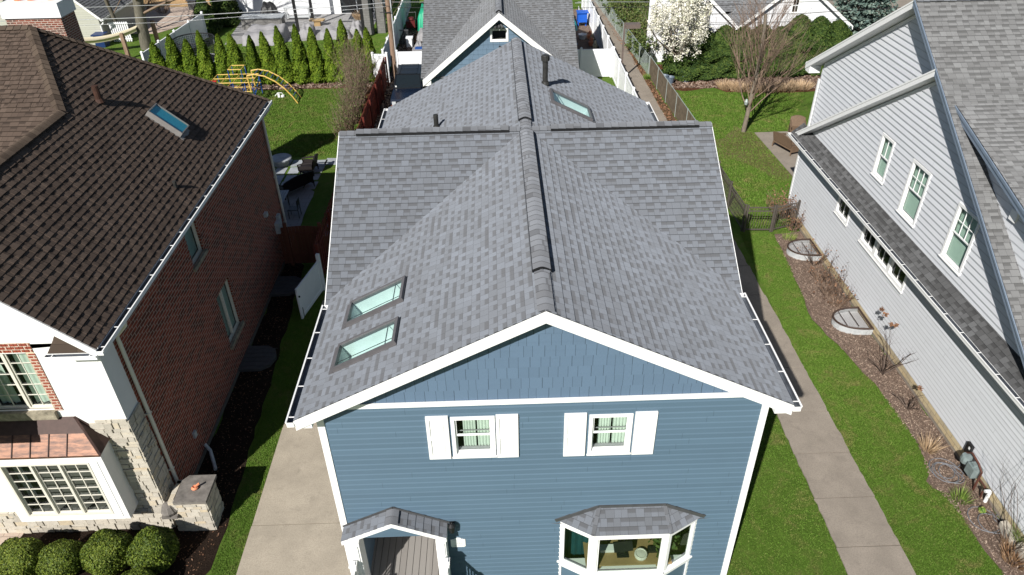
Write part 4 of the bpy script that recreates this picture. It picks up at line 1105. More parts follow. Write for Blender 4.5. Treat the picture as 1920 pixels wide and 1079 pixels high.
    b.box(-9.62, ex - .02, y0 + .03, YF - .005, z - .1, z - .02, 0)
    b.build('eave_return', M['white'], H)
    b = MB(); roof_plane(b, (-9.6, y0 + .06, z), (1, 0, 0), (0, .36, .5), [(0, 0), (1.05, 0), (.85, .1), (.2, .5)], e=.3, t=.01)
    b.build('return_roof', M['cap_brown'], H)
    gutter(H, (-9.62, y0 + .03, z), (ex - .01, y0 + .03, z), (0, -1, 0), w=.11, h=.09, hang=.9)
    gutter(H, (ex + .004, y0 - .02, ez - .03), (ex + .004, yh, ez - .03), (1, 0, 0), w=.125, h=.11, hang=.68)
    b = MB(); b.box(ex - .02, ex, y0 + .02, yh, ez - .2, ez - .02); b.face([(XE, y0, ez - .19), (ex, y0, ez - .19), (ex, yh, ez - .19), (XE, yh, ez - .19)]); b.build('eave_fascia', M['white'], H)
    def spout(y):
        b = MB(); x = XE + .07
        b.tube([(ex + .06, y, ez - .15), (ex + .05, y, ez - .26), (x, y, ez - .55), (x, y, ez - .7), (x, y, .15)], .048, 8)
        for z in (1.4, 3.4): b.box(XE, x + .05, y - .06, y + .06, z, z + .03)
        b.build('downspout', M['offwhite'], H)
    spout(YF + .74); spout(YB - .1)
    # roof fittings
    b = MB(); q = Vector((-10.73, 19.35, 0)); q.z = zE(q.x)
    P_ = lambda x, y, h: Vector((x, y, zE(x) + h))
    pipe(rf, P_(-11.17, 20.15, 0), P_(-11.17, 20.15, .46), .09, cap=False, mat=M['pipe_brown'])
    OE2 = Vector((ex, 0, ez)); V = (-1, 0, s)
    skylight(H, OE2, (0, 1, 0), V, 20.86, 21.5, 1.42, 2.52, M['glass_sky'], h=.18, rim=.03, mat=M['curb_pale'], inner=M['shaft_b'], depth=-.14, inset=.006)
    b = MB(); q = P_(-9.02, 18.55, 0); b.tube([q, q + Vector((0, 0, .2))], [.05, .05], 8); b.build('vent_pipe', M['pipe'], rf)
    # upper window in the stucco
    ww = window(H, ff, up[0], up[1], up[2], up[3], trim=.03, proud=-.05, depth=.14, fm=M['offwhite'], cols=2, rows=5, drape='sheer', sill=False, mull=(-10.93,))
    b = MB(ff)
    b.box(up[0] - .1, up[1] + .03, -.12, .1, up[2] - .26, up[2] - .04, 1)
    n = int((up[3] - up[2]) / .085)
    for i in range(n + 1):
        z = up[2] - .05 + i * .085; w = .2 if i % 2 == 0 else .11
        b.box(up[1] + .02, up[1] + .19, -.1, .02, z, z + .072)
    for i in range(17):
        x = up[1] + .19 - .085 * (i + 1)
        if i % 2: b.box(x, x + .073, -.1, .02, up[3] + .04, up[3] + .125); b.box(x, x + .073, -.1, .02, up[3] + .135, up[3] + .29)
        else: b.box(x, x + .073, -.1, .02, up[3] + .04, up[3] + .2); b.box(x, x + .073, -.1, .02, up[3] + .21, up[3] + .29)
    b.box(up[1] + .0, up[1] + .18, -.1, .008, up[2] - .05, up[3] + .28, 2); b.box(up[0] - .2, up[1], -.1, .008, up[3] + .035, up[3] + .28, 2)
    b.build('brick_surround', [M['brick_new'], M['sill'], M['canvas']], ww)
    # projecting bay with copper roof
    yb = 11.9; f2 = frame((0, yb, 0), (1, 0, 0), (0, -1, 0)); X0, X1, Z0, Z1 = -12.12, -9.42, 1.05, 3.34
    op = (-11.82, -9.82, 1.3, 3.05)
    b = MB(f2); wall_holes(b, X0, X1, Z0, Z1, [op]); b.face([(X1, 0, Z0), (X1, -.5, Z0), (X1, -.5, Z1), (X1, 0, Z1)]); b.face([(X0, 0, Z0), (X0, -.5, Z0), (X0, -.5, Z1), (X0, 0, Z1)]); b.face([(X0, 0, Z0), (X1, 0, Z0), (X1, -.5, Z0), (X0, -.5, Z0)])
    b.box(X0 - .02, X1 + .02, .001, .03, Z1 - .16, Z1 + .03); b.box(X1 - .16, X1 - .145, .001, .012, Z0 + .1, Z1 - .2); b.face([(X0, 0, Z1), (X1, 0, Z1), (X1, -.5, Z1), (X0, -.5, Z1)])
    b.build('bay_wall', M['stucco'], H)
    window(H, f2, *op, trim=.05, proud=.012, depth=.1, fm=M['offwhite'], cols=2, rows=6, drape=None, sill=False, mull=(op[0] + .667, op[0] + 1.333), mun=.02, roomd=.45, name='bay_window')
    b = MB(); zw, ze = 4.06, Z1 + .035; xa = -9.98
    b.face([(-12.2, yb - .06, ze), (X1 + .05, yb - .06, ze), (xa, YF, zw), (-12.2, YF, zw)]); b.face([(X1 + .05, yb - .06, ze), (X1 + .05, YF, ze + .02), (xa, YF, zw)], 1)
    b.box(-12.2, X1 + .05, yb - .065, yb - .05, ze - .03, ze + .012)
    dv = Vector((0, YF - yb + .06, zw - ze))
    for i in range(6):
        x = -9.72 - i * .42
        if i == 0: continue
        p = Vector((x, yb - .06, ze + .01)); b.beam(p, p + dv * .58, .018, .035, m=1)
    p0 = Vector((-12.2, yb - .06, ze)) + dv * .58; b.face([p0 + Vector((0, -.02, .03)), Vector((-9.72, p0.y - .02, p0.z + .03)), Vector((xa, YF, zw + .03)), Vector((-12.2, YF, zw + .03))], 1)
    b.beam((X1 + .05, yb - .06, ze + .01), (xa, YF, zw + .02), .05, .03, m=1); b.beam((X1 + .05, YF - .02, ze + .03), (xa, YF - .02, zw + .03), .03, .05, m=1)
    b.build('copper_roof', [M['copper'], M['copper_dark']], H)
    b = MB(f2); b.box(-10.3, -9.9, -.55, -.5, 1.3, 1.6); b.build('cushion', M['blind'], H)
    # chimney
    b = MB(); x0, x1, y0c, y1c = -17.0, -15.08, 26.6, 27.6
    b.box(x0, x1, y0c, y1c, 0, 9.55, 0); b.build('chimney', M['brick_ch'], H)
    ch = MB(); ch.box(x0 - .06, x1 + .06, y0c - .06, y1c + .06, 9.5, 9.98); cc = ch.build('chimney_cap', M['vinyl'], H)
    b = MB()
    for i, x in enumerate((-16.6, -16.15, -15.45)): b.lathe([(.13, 0), (.15, .1), (.13, .35)], (x, 27.1, 9.98), 10)
    b.build('chimney_pot', M['terracotta'], cc)
    # utility boxes on the brick wall
    b = MB(fe); b.box(25.0, 25.35, .0, .16, 1.5, 1.95); b.box(25.36, 25.6, .0, .12, 1.25, 2.1); b.box(25.4, 25.55, 0, .1, .4, 1.2); b.build('utility_box', M['galv'], H)
    b = MB(fe); b.box(24.1, 24.3, 0, .12, 2.75, 2.9); b.build('dryer_vent', M['galv'], H)
    b = MB(fe); b.box(14.7, 14.85, 0, .06, .9, 1.1); b.build('outlet_box', M['galv'], H)
    return H
brick = brick_house()
# stone pier beside the brick house
t = thing('stone_pier', 'low limestone pier with a flat grey cap stone at the brick house corner', 'pier', (-8.05, 12.6, 0))
b = MB(frame((0, 0, 0), (1, 0, 0), (0, 1, 0))); r2 = random.Random(9); z = 0
def ring(b, x0, x1, y0, y1, z, h):
    for (a, c, f) in ((x0, x1, 'f'), (y0, y1, 'r'), (x0, x1, 'k'), (y0, y1, 'l')):
        x = a
        while x < c - .01:
            w = min(r2.uniform(.16, .4), c - x)
            if c - x - w < .12: w = c - x
            p = r2.uniform(.0, .035)
            if f == 'f': b.box(x, x + w - .014, y0 - p, y0 + .1, z, z + h - .013)
            if f == 'k': b.box(x, x + w - .008, y1 - .1, y1 + p, z, z + h - .008)
            if f == 'r': b.box(x1 - .1, x1 + p, x + .001, x + w - .014, z, z + h - .013)
            if f == 'l': b.box(x0 - p, x0 + .1, x + .001, x + w - .009, z, z + h - .008)
            x += w
while z < 1.12:
    h = min(r2.choice([.1, .14, .19]), 1.14 - z); ring(b, -8.62, -7.68, 12.28, 13.0, z, h); z += h
b.build('stone_body', M['stone'], t)
b = MB(); b.box(-8.6, -7.695, 12.295, 12.985, .0, 1.12); b.build('mortar_core', M['mortar'], t)
b = MB(); b.prism([(-8.45, 12.2), (-7.62, 12.2), (-7.62, 13.08), (-8.32, 13.08), (-8.45, 12.92)], 'z', 1.135, 1.22); b.build('cap_stone', M['capstone'], t)
b = MB(); b.lathe([(0, 0), (.06, .0), (.09, .05), (.05, .1), (.03, .06), (0, .05)], (-8.02, 12.62, 1.22), 10); b.beam((-8.0, 12.63, 1.3), (-7.9, 12.68, 1.36), .05, .03)
tag(b.build('clay_ornament', M['terracotta']), 'small orange clay ornament lying on the pier cap stone', 'ornament')
b = MB(); b.tube([(-8.72, 12.34, .86), (-8.62, 12.34, .95), (-8.52, 12.34, .8)], [.1, .15, .12], 8); b.lathe([(.0, .0), (.16, 0), (.2, .12), (.13, .3), (0, .34)], (-8.68, 12.3, .72), 10); b.box(-8.86, -8.46, 12.16, 12.5, .64, .72)
tag(b.build('carved_stone_scroll', M['capstone']), 'grey carved stone scroll beside the limestone pier', 'ornament')
# ------------------------------------------------------------------ WHITE HOUSE (right)
def white_house():
    H = thing('grey_white_house', 'pale grey sided house with white trim and grey roof at the right', 'house', (14, 19, 0))
    XW, X2, YR, YS = 12.79, 12.93, 28.4, 9.4
    f1 = frame((XW, 0, 0), (0, 1, 0), (-1, 0, 0)); f2 = frame((X2, 0, 0), (0, 1, 0), (-1, 0, 0))
    w1 = [(23.12, 24.05, 2.42, 3.06), (18.78, 19.68, 2.47, 3.12), (19.86, 20.76, 2.47, 3.12), (20.94, 21.84, 2.47, 3.12)]
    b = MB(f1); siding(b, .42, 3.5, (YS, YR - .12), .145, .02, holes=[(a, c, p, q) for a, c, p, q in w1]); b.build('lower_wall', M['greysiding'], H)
    b = MB(f1); b.box(YS, YR, -.1, .0, -.05, .13, 1); b.box(YS, YR, -.1, .012, .13, .42, 0); b.build('foundation', [M['found'], M['walk']], H)
    b = MB(f1); b.box(YR - .12, YR, -.02, .03, .42, 3.5); b.M = f2; b.box(YR - .1, YR + .02, -.02, .03, 3.9, 6.0); b.build('corner_board', M['white'], H)
    for i, w in enumerate(w1):
        window(H, f1, *w, trim=.09, proud=.04, depth=.06, drape=None, cols=2, sill=False)
    b = MB(f1); b.box(18.66, 21.96, .041, .075, 2.33, 2.37); b.box(22.99, 24.18, .041, .075, 2.3, 2.32); b.build('window_sill', M['white'], H)
    # upper gable wall
    AY, AZ, s = 20.3, 9.05, .65                                   # projecting gable ridge
    BY = 22.45; BZ = AZ + s * (BY - AY); sn = .6; ye = 29.2; zz = BZ - sn * (ye - BY)                     # main ridge
    w2 = [(16.8, 17.72, 4.42, 6.02), (19.5, 20.44, 4.42, 6.08), (21.86, 22.55, 4.72, 6.06)]
    top = lambda y: AZ - .3 - s * abs(y - AY)
    b = MB(f2)
    def xi(z): h = (AZ - .3 - z) / s; return (max(AY - h, YS), min(AY + h, YR - .1))
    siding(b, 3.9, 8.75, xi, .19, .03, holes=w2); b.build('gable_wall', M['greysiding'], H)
    f3 = frame((X2 + .12, 0, 0), (0, 1, 0), (-1, 0, 0)); b = MB(f3)
    def xj(z): return (BY - (BZ - .3 - z) / s if z > top(YS) else YS, min(BY + (BZ - .3 - z) / sn, YR + .02))
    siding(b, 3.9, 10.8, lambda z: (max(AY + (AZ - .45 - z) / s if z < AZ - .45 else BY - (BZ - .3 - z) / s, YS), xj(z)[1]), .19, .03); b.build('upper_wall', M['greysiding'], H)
    for i, w in enumerate(w2):
        window(H, f2, *w, trim=.085, proud=.045, depth=.06, drape='blind', sash=(w[2] + w[3]) / 2 - .0, cols=2 if i == 2 else 3, rows=1 if i == 2 else 2, lower_plain=True)
    # pent roof with gutter
    gx, gz = 12.46, 3.55
    b = MB(); V = Vector((X2 - gx, 0, 3.96 - gz)); roof_plane(b, (gx, YS - .3, gz), (0, 1, 0), V, [(0, 0), (YR + .45 - YS + .3, 0), (YR + .45 - YS + .3, V.length), (0, V.length)], e=.185)
    b.build('pent_roof', M['shingle_pent'], H)
    b = MB(); b.box(gx, gx + .02, YS - .3, YR + .45, gz - .2, gz - .01); b.face([(gx, YS - .3, gz - .18), (XW, YS - .3, gz - .18), (XW, YR + .45, gz - .18), (gx, YR + .45, gz - .18)]); b.prism([(gx, gz - .2), (XW + .15, gz - .2), (XW + .15, 3.95), (gx, gz)], 'y', YR + .43, YR + .45)
    b.build('pent_fascia', M['white'], H)
    gutter(H, (gx - .002, YS - .3, gz - .02), (gx - .002, YR + .46, gz - .02), (-1, 0, 0), w=.12, h=.11)
    # main roof : south slope shared, north slopes separate
    xr = 12.58; XE2 = 26; b = MB(); cs = math.sqrt(1 + s * s)
    zS = lambda y: AZ - s * (AY - y)
    ys0 = 9.0; Ls = (BY - ys0) * cs
    roof_plane(b, (xr, ys0, zS(ys0)), (1, 0, 0), (0, 1, s), [(0, 0), (XE2 - xr, 0), (XE2 - xr, Ls), (0, Ls)], e=.185)
    cn = math.sqrt(1 + sn * sn)
    roof_plane(b, (xr + .05, ye, zz), (1, 0, 0), (0, -1, sn), [(0, 0), (XE2 - xr, 0), (XE2 - xr, (ye - BY) * cn), (0, (ye - BY) * cn)], e=.185, u0=30)
    roof_plane(b, (xr, 28.85, AZ - s * (28.85 - AY)), (1, 0, 0), (0, -1, s), [(0, 0), (.5, 0), (.5, (28.85 - AY) * cs), (0, (28.85 - AY) * cs)], e=.185, u0=60)
    rf = b.build('roof', M['shingle_white'], H)
    ridge_cap(rf, (xr, BY, BZ), (XE2, BY, BZ), (0, 1, 0), s, s, w=.15, lift=.03, vent=False)
    # fascia boards : along slopes seen from the west
    def rake(b, ya, za, yb, zb, x, hgt=.2, soff=None, m=0):
        b.prism([(ya, za - .006), (yb, zb - .006), (yb, zb - hgt), (ya, za - hgt)], 'x', x - .02, x)
        b.prism([(ya, za + .004), (yb, zb + .004), (yb, zb - .055), (ya, za - .055)], 'x', x - .038, x - .0205)
        if soff: b.prism([(ya, za - hgt + .02), (yb, zb - hgt + .02), (yb, zb - hgt), (ya, za - hgt)], 'x', x + .0005, soff)
    b = MB()
    rake(b, ys0, zS(ys0), BY, BZ, xr, .19, X2 + .02); b.build('south_fascia', M['bluetrim'], H); b = MB()
    rake(b, BY, BZ, ye, zz, xr + .05, .24, X2 + .14)
    rake(b, AY, AZ, 28.85, AZ - s * (28.85 - AY), xr - .003, .22, X2 + .02)
    # frieze boards on the walls under the rakes
    def frz(ya, za, yb, zb, x, w): b.prism([(ya, za - w), (yb, zb - w), (yb, zb - w - .13), (ya, za - w - .13)], 'x', x - .03, x + .01)
    frz(AY, AZ, 28.3, AZ - s * (28.3 - AY), X2, .25); frz(BY, BZ, YR, BZ - sn * (YR - BY), X2 + .12, .27); frz(ys0 + .5, zS(ys0 + .5), AY, AZ, X2, .24)
    b.box(xr + .06, X2 + .16, ye - .4, ye - .01, zz - .3, zz - .02 + .0)
    b.build('rake_fascia', M['white'], H)
    gutter(H, (xr + .1, ye + .02, zz - .02), (XE2, ye + .02, zz - .02), (0, 1, 0))
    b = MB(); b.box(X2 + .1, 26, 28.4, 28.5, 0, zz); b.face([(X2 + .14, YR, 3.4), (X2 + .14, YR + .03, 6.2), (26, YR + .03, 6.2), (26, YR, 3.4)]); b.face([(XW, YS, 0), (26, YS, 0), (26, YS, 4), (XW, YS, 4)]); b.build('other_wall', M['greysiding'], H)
    # shed dormer on the south slope
    dx = 13.1; sd = .3; y_t, z_t = 19.25, zS(19.25)
    b = MB(); c2 = math.sqrt(1 + sd * sd); yd = 11.0; zd = z_t - sd * (y_t - yd); Ld = (y_t - yd) * c2
    roof_plane(b, (dx - .3, yd, zd), (1, 0, 0), (0, 1, sd), [(0, 0), (XE2 - dx, 0), (XE2 - dx, Ld + .05), (0, Ld + .05)], e=.185, u0=13, lift=.012)
    b.build('dormer_roof', M['shingle_white'], H)
    fd = frame((dx, 0, 0), (0, 1, 0), (-1, 0, 0)); b = MB(fd)
    siding(b, 4.2, z_t - .15, lambda z: (max(yd + .3, y_t - (z_t - .1 - z) / sd if z > zd - .1 else yd + .3), min(AY - (AZ - z) / s + .0, y_t)), .19, .014)
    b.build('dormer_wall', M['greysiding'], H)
    b = MB(); x = dx - .3
    b.prism([(yd, zd - .004), (y_t, z_t - .004), (y_t, z_t - .2), (yd, zd - .2)], 'x', x - .02, x); b.prism([(yd, zd + .006), (y_t, z_t + .006), (y_t, z_t - .07), (yd, zd - .07)], 'x', x - .045, x - .0205)
    b.prism([(yd, zd - .18), (y_t, z_t - .18), (y_t, z_t - .2), (yd, zd - .2)], 'x', x + .0005, dx)
    b.build('dormer_fascia', M['bluetrim'], H)
    b = MB(fd); b.box(15.76, 15.98, .014, .07, 6.6, 6.86); b.box(15.74, 16.0, .07, .085, 6.58, 6.88); b.build('wall_vent', M['white'], H)
    return H
white_house()
# ------------------------------------------------------------------ GROUND
def sheet(name, pts, z, mat, kind='structure', thick=None):
    b = MB()
    if thick: b.prism(pts, 'z', z - thick, z)
    else: b.face([(x, y, z) for x, y in pts])
    return tag(b.build(name, mat), kind=kind)
sheet('lawn', [(-160, -40), (160, -40), (160, 240), (-160, 240)], 0, M['grass'])
def wob(pts, n=5, a=.07):
    out = []
    for (x, y), (x2, y2) in zip(pts, pts[1:] + pts[:1]):
        L = math.hypot(x2 - x, y2 - y); k = max(1, int(L / .45)) if a else 1
        for i in range(k):
            t = i / k; out.append((x + (x2 - x) * t + (rnd.uniform(-a, a) if i else 0), y + (y2 - y) * t + (rnd.uniform(-a, a) if i else 0)))
    return out
# concrete walk on the right with slabs, driveway on the left
WY = [4.0, 7.2, 11.1, 12.62, 14.2, 15.86, 17.9, 19.95, 22.0, 24.0, 26, 28.1, 30.2, 32.3, 34.4, 36.5, 38.6, 40.7, 42.8, 44.9, 47, 49.1, 51.2, 53.3, 55.4, 57.5, 59.6, 61.7, 63.8, 66, 72, 80]
xl = lambda y: 8.22 + .0045 * (y - 10) * (1 if y < 40 else 1) ; xrw = lambda y: 9.84 - .011 * max(0, y - 20)
b = MB()
for y0, y1 in zip(WY, WY[1:]):
    g = .012
    n_ = 9; le = [(xl(y0) + rnd.uniform(-.022, .022), y0 + g + (y1 - y0 - 2 * g) * i / n_) for i in range(n_ + 1)]; re_ = [(xrw(y0) + rnd.uniform(-.022, .022), y0 + g + (y1 - y0 - 2 * g) * i / n_) for i in range(n_ + 1)]
    b.prism(le[::-1] + re_, 'z', -.05, .035 + rnd.uniform(-.006, .006))
tag(b.build('sidewalk', M['walk']), kind='structure')
b = MB()
DY = [2, 5.6, 9.0, 12.35, 15.9, 19.4, 22.5]
for y0, y1 in zip(DY, DY[1:]): b.prism([(-6.76, y0 + .012), (-3.4 if y1 < 10.4 else -3.76, y0 + .012), (-3.4 if y1 < 10.4 else -3.76, y1 - .012), (-6.77, y1 - .012)], 'z', -.05, .03)
tag(b.build('driveway', M['drive']), kind='structure')
# planting beds
sheet('mulch_bed', wob([(12.8, 26.6), (11.62, 26.4), (11.5, 24.68), (11.35, 23.15), (11.05, 20.44), (11.5, 18.63), (11.82, 17.03), (11.92, 15.83), (11.95, 14.45), (11.85, 13.51), (11.5, 13.1), (11.55, 12.85), (12.0, 12.6), (11.84, 11.73), (11.86, 10.88), (12.0, 10.19), (12.0, 8), (12.8, 8)]), .006, M['mulch'])
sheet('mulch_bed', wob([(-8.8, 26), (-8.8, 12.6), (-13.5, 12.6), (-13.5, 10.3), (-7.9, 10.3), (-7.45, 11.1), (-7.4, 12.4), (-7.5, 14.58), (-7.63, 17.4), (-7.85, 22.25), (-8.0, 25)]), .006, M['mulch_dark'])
sheet('mulch_bed', wob([(-24, 45.9), (-8.5, 45.9), (-7.9, 40), (-7.6, 36), (-8.4, 34.9), (-7.1, 34.5), (-7.1, 48.2), (-24, 48.2)]), .006, M['mulch_red'])
sheet('mulch_bed', wob([(10.6, 47.5), (10.9, 44.2), (11.6, 43.8), (13.6, 44.3), (14.2, 43.4), (16.6, 42.9), (19.6, 43.2), (22, 44), (22, 49), (10.6, 49)]), .006, M['mulch_red'])
sheet('dry_ground', wob([(10.5, 39), (11.2, 39.2), (11.2, 44.2), (10.4, 44.2)], a=.12), .005, M['bare'])
sheet('dry_ground', wob([(10.6, 34.5), (12.2, 33.6), (13.4, 31.5), (14.3, 31.3), (14.05, 34.5), (13.95, 37.0), (13.2, 38.2), (12.2, 36.5), (10.6, 36.2)], a=.15), .005, M['bare'])
sheet('leaf_litter', wob([(9.72, 34), (10.35, 34), (9.9, 47), (9.3, 60), (8.9, 68), (8.5, 68), (9.0, 60), (9.52, 47)], a=.08), .006, M['litter'])
sheet('dirt_yard', wob([(-7.0, 26.5), (-4.1, 26.5), (-4.1, 62), (-7.2, 62)], a=.05), .005, M['mulch_dark'])
sheet('dirt_yard', wob([(4.7, 47), (7.5, 47), (7.5, 64), (4.7, 64)], a=.05), .005, M['mulch'])
# patios
sheet('patio', [(14.0, 37.1), (14.28, 31.3), (18, 31.3), (18, 37.2)], .03, M['walk'], thick=.08)
sheet('patio', [(-20.4, 56.2), (-9.7, 57.0), (-9.7, 75), (-22, 75)], .02, M['paver'], thick=.06)
sheet('patio', [(-34, 60.2), (-26.8, 59.6), (-23.4, 65.5), (-24, 68), (-36, 68)], .02, M['paver_pink'], thick=.06)
sheet('dirt_field', [(-60, 68.3), (-23, 68.1), (-23, 110), (-60, 110)], .012, M['dirt'])
sheet('patio', wob([(-8.85, 26.6), (-8.85, 31.5), (-9.2, 31.9), (-12, 31.9), (-12, 26.6)][::-1], a=.03), .015, M['paver'], thick=.06)
b = MB(); r2 = random.Random(3)
for i in range(5):
    for j in range(4):
        x, y = -11.6 + i * .62 + r2.uniform(-.05, .05), 32.2 + j * .85 + r2.uniform(-.06, .06); w, h = r2.uniform(.25, .29), r2.uniform(.34, .4)
        if x > -8.95: continue
        b.prism([(x - w, y - h), (x + w * .9, y - h * .9), (x + w, y + h), (x - w * .95, y + h * .95)], 'z', -.02, .03)
b.prism([(-8.95, 34.5), (-8.2, 34.45), (-8.25, 35.2), (-8.9, 35.25)], 'z', -.02, .03)
for k in range(7): b.prism([(-7.75 + .1 * math.cos(k), 27.3 + k * .75), (-7.4, 27.25 + k * .75), (-7.38, 27.6 + k * .75), (-7.7, 27.65 + k * .75)], 'z', -.02, .05)
tag(b.build('flagstone_path', M['flag']), kind='structure')
b = MB()
for k in range(6): 
    x, y = -25.4 + k * .35, 55 + k * 1.15; b.prism([(x, y), (x + .8, y + .05), (x + .75, y + .6), (x + .05, y + .55)], 'z', -.02, .03)
b.prism([(-13.6, 11.6), (-12.75, 11.7), (-12.7, 12.4), (-13.6, 12.4)], 'z', -.02, .04); tag(b.build('stepping_stones', M['paver_pink']), kind='structure')
# grass blades on the nearer lawn
def inside(P, poly):
    x, y = P[:, 0], P[:, 1]; c = np.zeros(len(P), bool); n = len(poly)
    for i in range(n):
        (x1, y1), (x2, y2) = poly[i], poly[(i + 1) % n]
        m = ((y1 > y) != (y2 > y)) & (x < (x2 - x1) * (y - y1) / (y2 - y1 + 1e-12) + x1); c ^= m
    return c
BARE = [(11.0, 34.8), (12.2, 33.8), (13.3, 31.8), (14.2, 31.4), (14.0, 34.5), (13.9, 36.6), (13.9, 38.0), (12.9, 38.3), (12.0, 36.6), (11.2, 36.0)]
def blades(poly, n, h=.028, w=.011):
    xs = [p[0] for p in poly]; ys = [p[1] for p in poly]
    P = np.stack([rng.uniform(min(xs), max(xs), n), rng.uniform(min(ys), max(ys), n)], 1); P = P[inside(P, poly)]; P = P[~(inside(P, BARE) & (rng.random(len(P)) < .45))]; n = len(P)
    a = rng.uniform(0, 2 * np.pi, n); hh = h * rng.uniform(.5, 1.4, n); ww = w * rng.uniform(.6, 1.3, n)
    d = np.stack([np.cos(a), np.sin(a), np.zeros(n)], 1); p3 = np.concatenate([P, np.zeros((n, 1))], 1)
    tip = p3 + np.concatenate([rng.normal(size=(n, 2)) * h * .5, hh[:, None]], 1)
    return np.stack([p3 - d * ww[:, None], p3 + d * ww[:, None], tip], 1).reshape(-1, 3)
G = [blades([(9.84, 8), (12.0, 8), (11.85, 10.9), (11.9, 12), (11.5, 13.1), (11.9, 14.5), (11.8, 17), (11.0, 20.4), (11.5, 25), (11.6, 26.5), (10.2, 26.6), (9.84, 20)], 110000),
     blades([(5.25, 9), (8.2, 9), (8.24, 20), (5.25, 20)], 60000), blades([(-7.45, 10), (-6.79, 10), (-6.79, 23), (-7.85, 23), (-7.6, 17.4), (-7.4, 12.4)], 40000),
     blades([(10.4, 26.8), (12.7, 26.8), (14.2, 31.4), (14.0, 37.2), (16, 37.4), (19, 43), (14, 43.4), (11.3, 43.6), (10.5, 38)], 90000, .06, .02),
     blades([(-15, 35.2), (-8.9, 35.6), (-7.8, 36.5), (-8.6, 45.8), (-18, 45.8)], 80000, .06, .02), blades([(-24, 48.4), (-8, 48.4), (-8, 56.3), (-20.4, 56), (-25, 60)], 40000, .06, .025)]
V = np.concatenate(G); tag(np_obj('short_grass', V, np.arange(len(V)).reshape(-1, 3), M['blade'], loc=(0, 0, 0)), kind='stuff')
# scattered chips and dry leaves on the beds
def scatter(polys, n, size, z=.012):
    out = []
    for poly in polys:
        xs = [p[0] for p in poly]; ys = [p[1] for p in poly]
        P = np.stack([rng.uniform(min(xs), max(xs), n), rng.uniform(min(ys), max(ys), n)], 1); P = P[inside(P, poly)]
        out.append(np.concatenate([P, np.full((len(P), 1), z) + rng.random((len(P), 1)) * .02], 1))
    return leaves(np.concatenate(out), size, N=np.array([0, 0, 1.6]), asp=2.2)
bedR = [(12.75, 26.4), (11.6, 26.3), (11.3, 23), (11.1, 20.4), (11.8, 17), (11.9, 14.4), (11.6, 13), (11.9, 11.7), (12.0, 8), (12.75, 8)]
V, F = scatter([bedR], 30000, .02); tag(np_obj('wood_chips', V, F, M['chips'], loc=(12, 17, 0)), kind='stuff')
V, F = scatter([[(-8.75, 26), (-8.75, 13.1), (-8.6, 12), (-13.4, 12.2), (-13.4, 10.4), (-7.9, 10.4), (-7.45, 12.4), (-7.7, 17.4), (-8, 25)]], 9000, .022); tag(np_obj('wood_chips', V, F, M['deadleaf'], loc=(-9, 17, 0)), kind='stuff')
V, F = scatter([[(9.7, 34), (10.3, 34), (9.9, 47), (9.2, 62), (8.8, 62), (9.5, 47)]], 6000, .07); tag(np_obj('fallen_leaves', V, F, M['deadleaf'], loc=(10, 45, 0)), kind='stuff')
V, F = scatter([[(10.7, 44.4), (21, 43.5), (21, 47), (10.7, 47)], [(-23, 46), (-8, 46), (-8, 48), (-23, 48)], [(-6.9, 27), (-6.0, 27), (-6.2, 60), (-7.1, 60)]], 6000, .09); tag(np_obj('fallen_leaves', V, F, M['chips'], loc=(10, 45, 0)), kind='stuff')
# ------------------------------------------------------------------ FENCES
def vinyl_fence(label, p0, p1, h=1.83, sp=2.5, cat='fence', posts_end=True):
    p0 = Vector((*p0, 0)); p1 = Vector((*p1, 0)); d = p1 - p0; L = d.length; d.normalize(); n = Vector((d.y, -d.x, 0))
    t = thing('vinyl_fence', label, cat, p0); fr = frame(p0, d, n)
    k = max(1, round(L / sp)); b = MB(fr)
    for i in range(k):
        a, c = i * L / k + .065, (i + 1) * L / k - .065
        b.box(a, c, -.02, .02, .1, h - .1); b.box(a, c, -.04, .04, h - .12, h - .0); b.box(a, c, -.04, .04, .05, .17)
        m = int((c - a) / .17)
        for j in range(1, m): x = a + (c - a) * j / m; b.box(x - .004, x + .004, -.024, .024, .17, h - .12)
    b.build('panel', M['vinyl'], t)
    for i in range(k + 1):
        x = i * L / k; b = MB(fr); b.box(x - .064, x + .064, -.064, .064, 0, h + .06); b.box(x - .08, x + .08, -.08, .08, h + .06, h + .09); b.lathe([(.09, h + .09), (.0, h + .16)], (x, 0, 0), 4, smooth=False)
        b.build('post', M['vinyl'], t)
    return t
vinyl_fence('long white vinyl fence running along the concrete walk behind the blue house', (7.62, 36.8), (7.5, 64.3))
vinyl_fence('white vinyl cross fence between the garage and the long fence by the walk', (5.5, 46.8), (7.48, 46.75), sp=2.1)
b = MB(); b.box(4.35, 5.42, 46.78, 46.82, .05, 1.8); b.box(4.35, 5.42, 46.76, 46.84, 1.7, 1.83); tag(b.build('vinyl_gate', M['vinyl']), 'narrow white vinyl gate panel beside the garage right wall', 'gate')
vinyl_fence('white vinyl fence running back from the utility pole beside the garage', (-7.27, 47.5), (-7.25, 66))
vinyl_fence('white vinyl cross fence behind the parked dark blue car', (-6.35, 47.25), (-4.55, 47.2), sp=1.9)
vinyl_fence('short white vinyl fence piece left of the utility pole', (-7.85, 46.9), (-6.95, 46.8), sp=.9)
vinyl_fence('white vinyl fence behind the left end of the arborvitae row', (-23.0, 48.3), (-22.3, 58.2), sp=2.4)
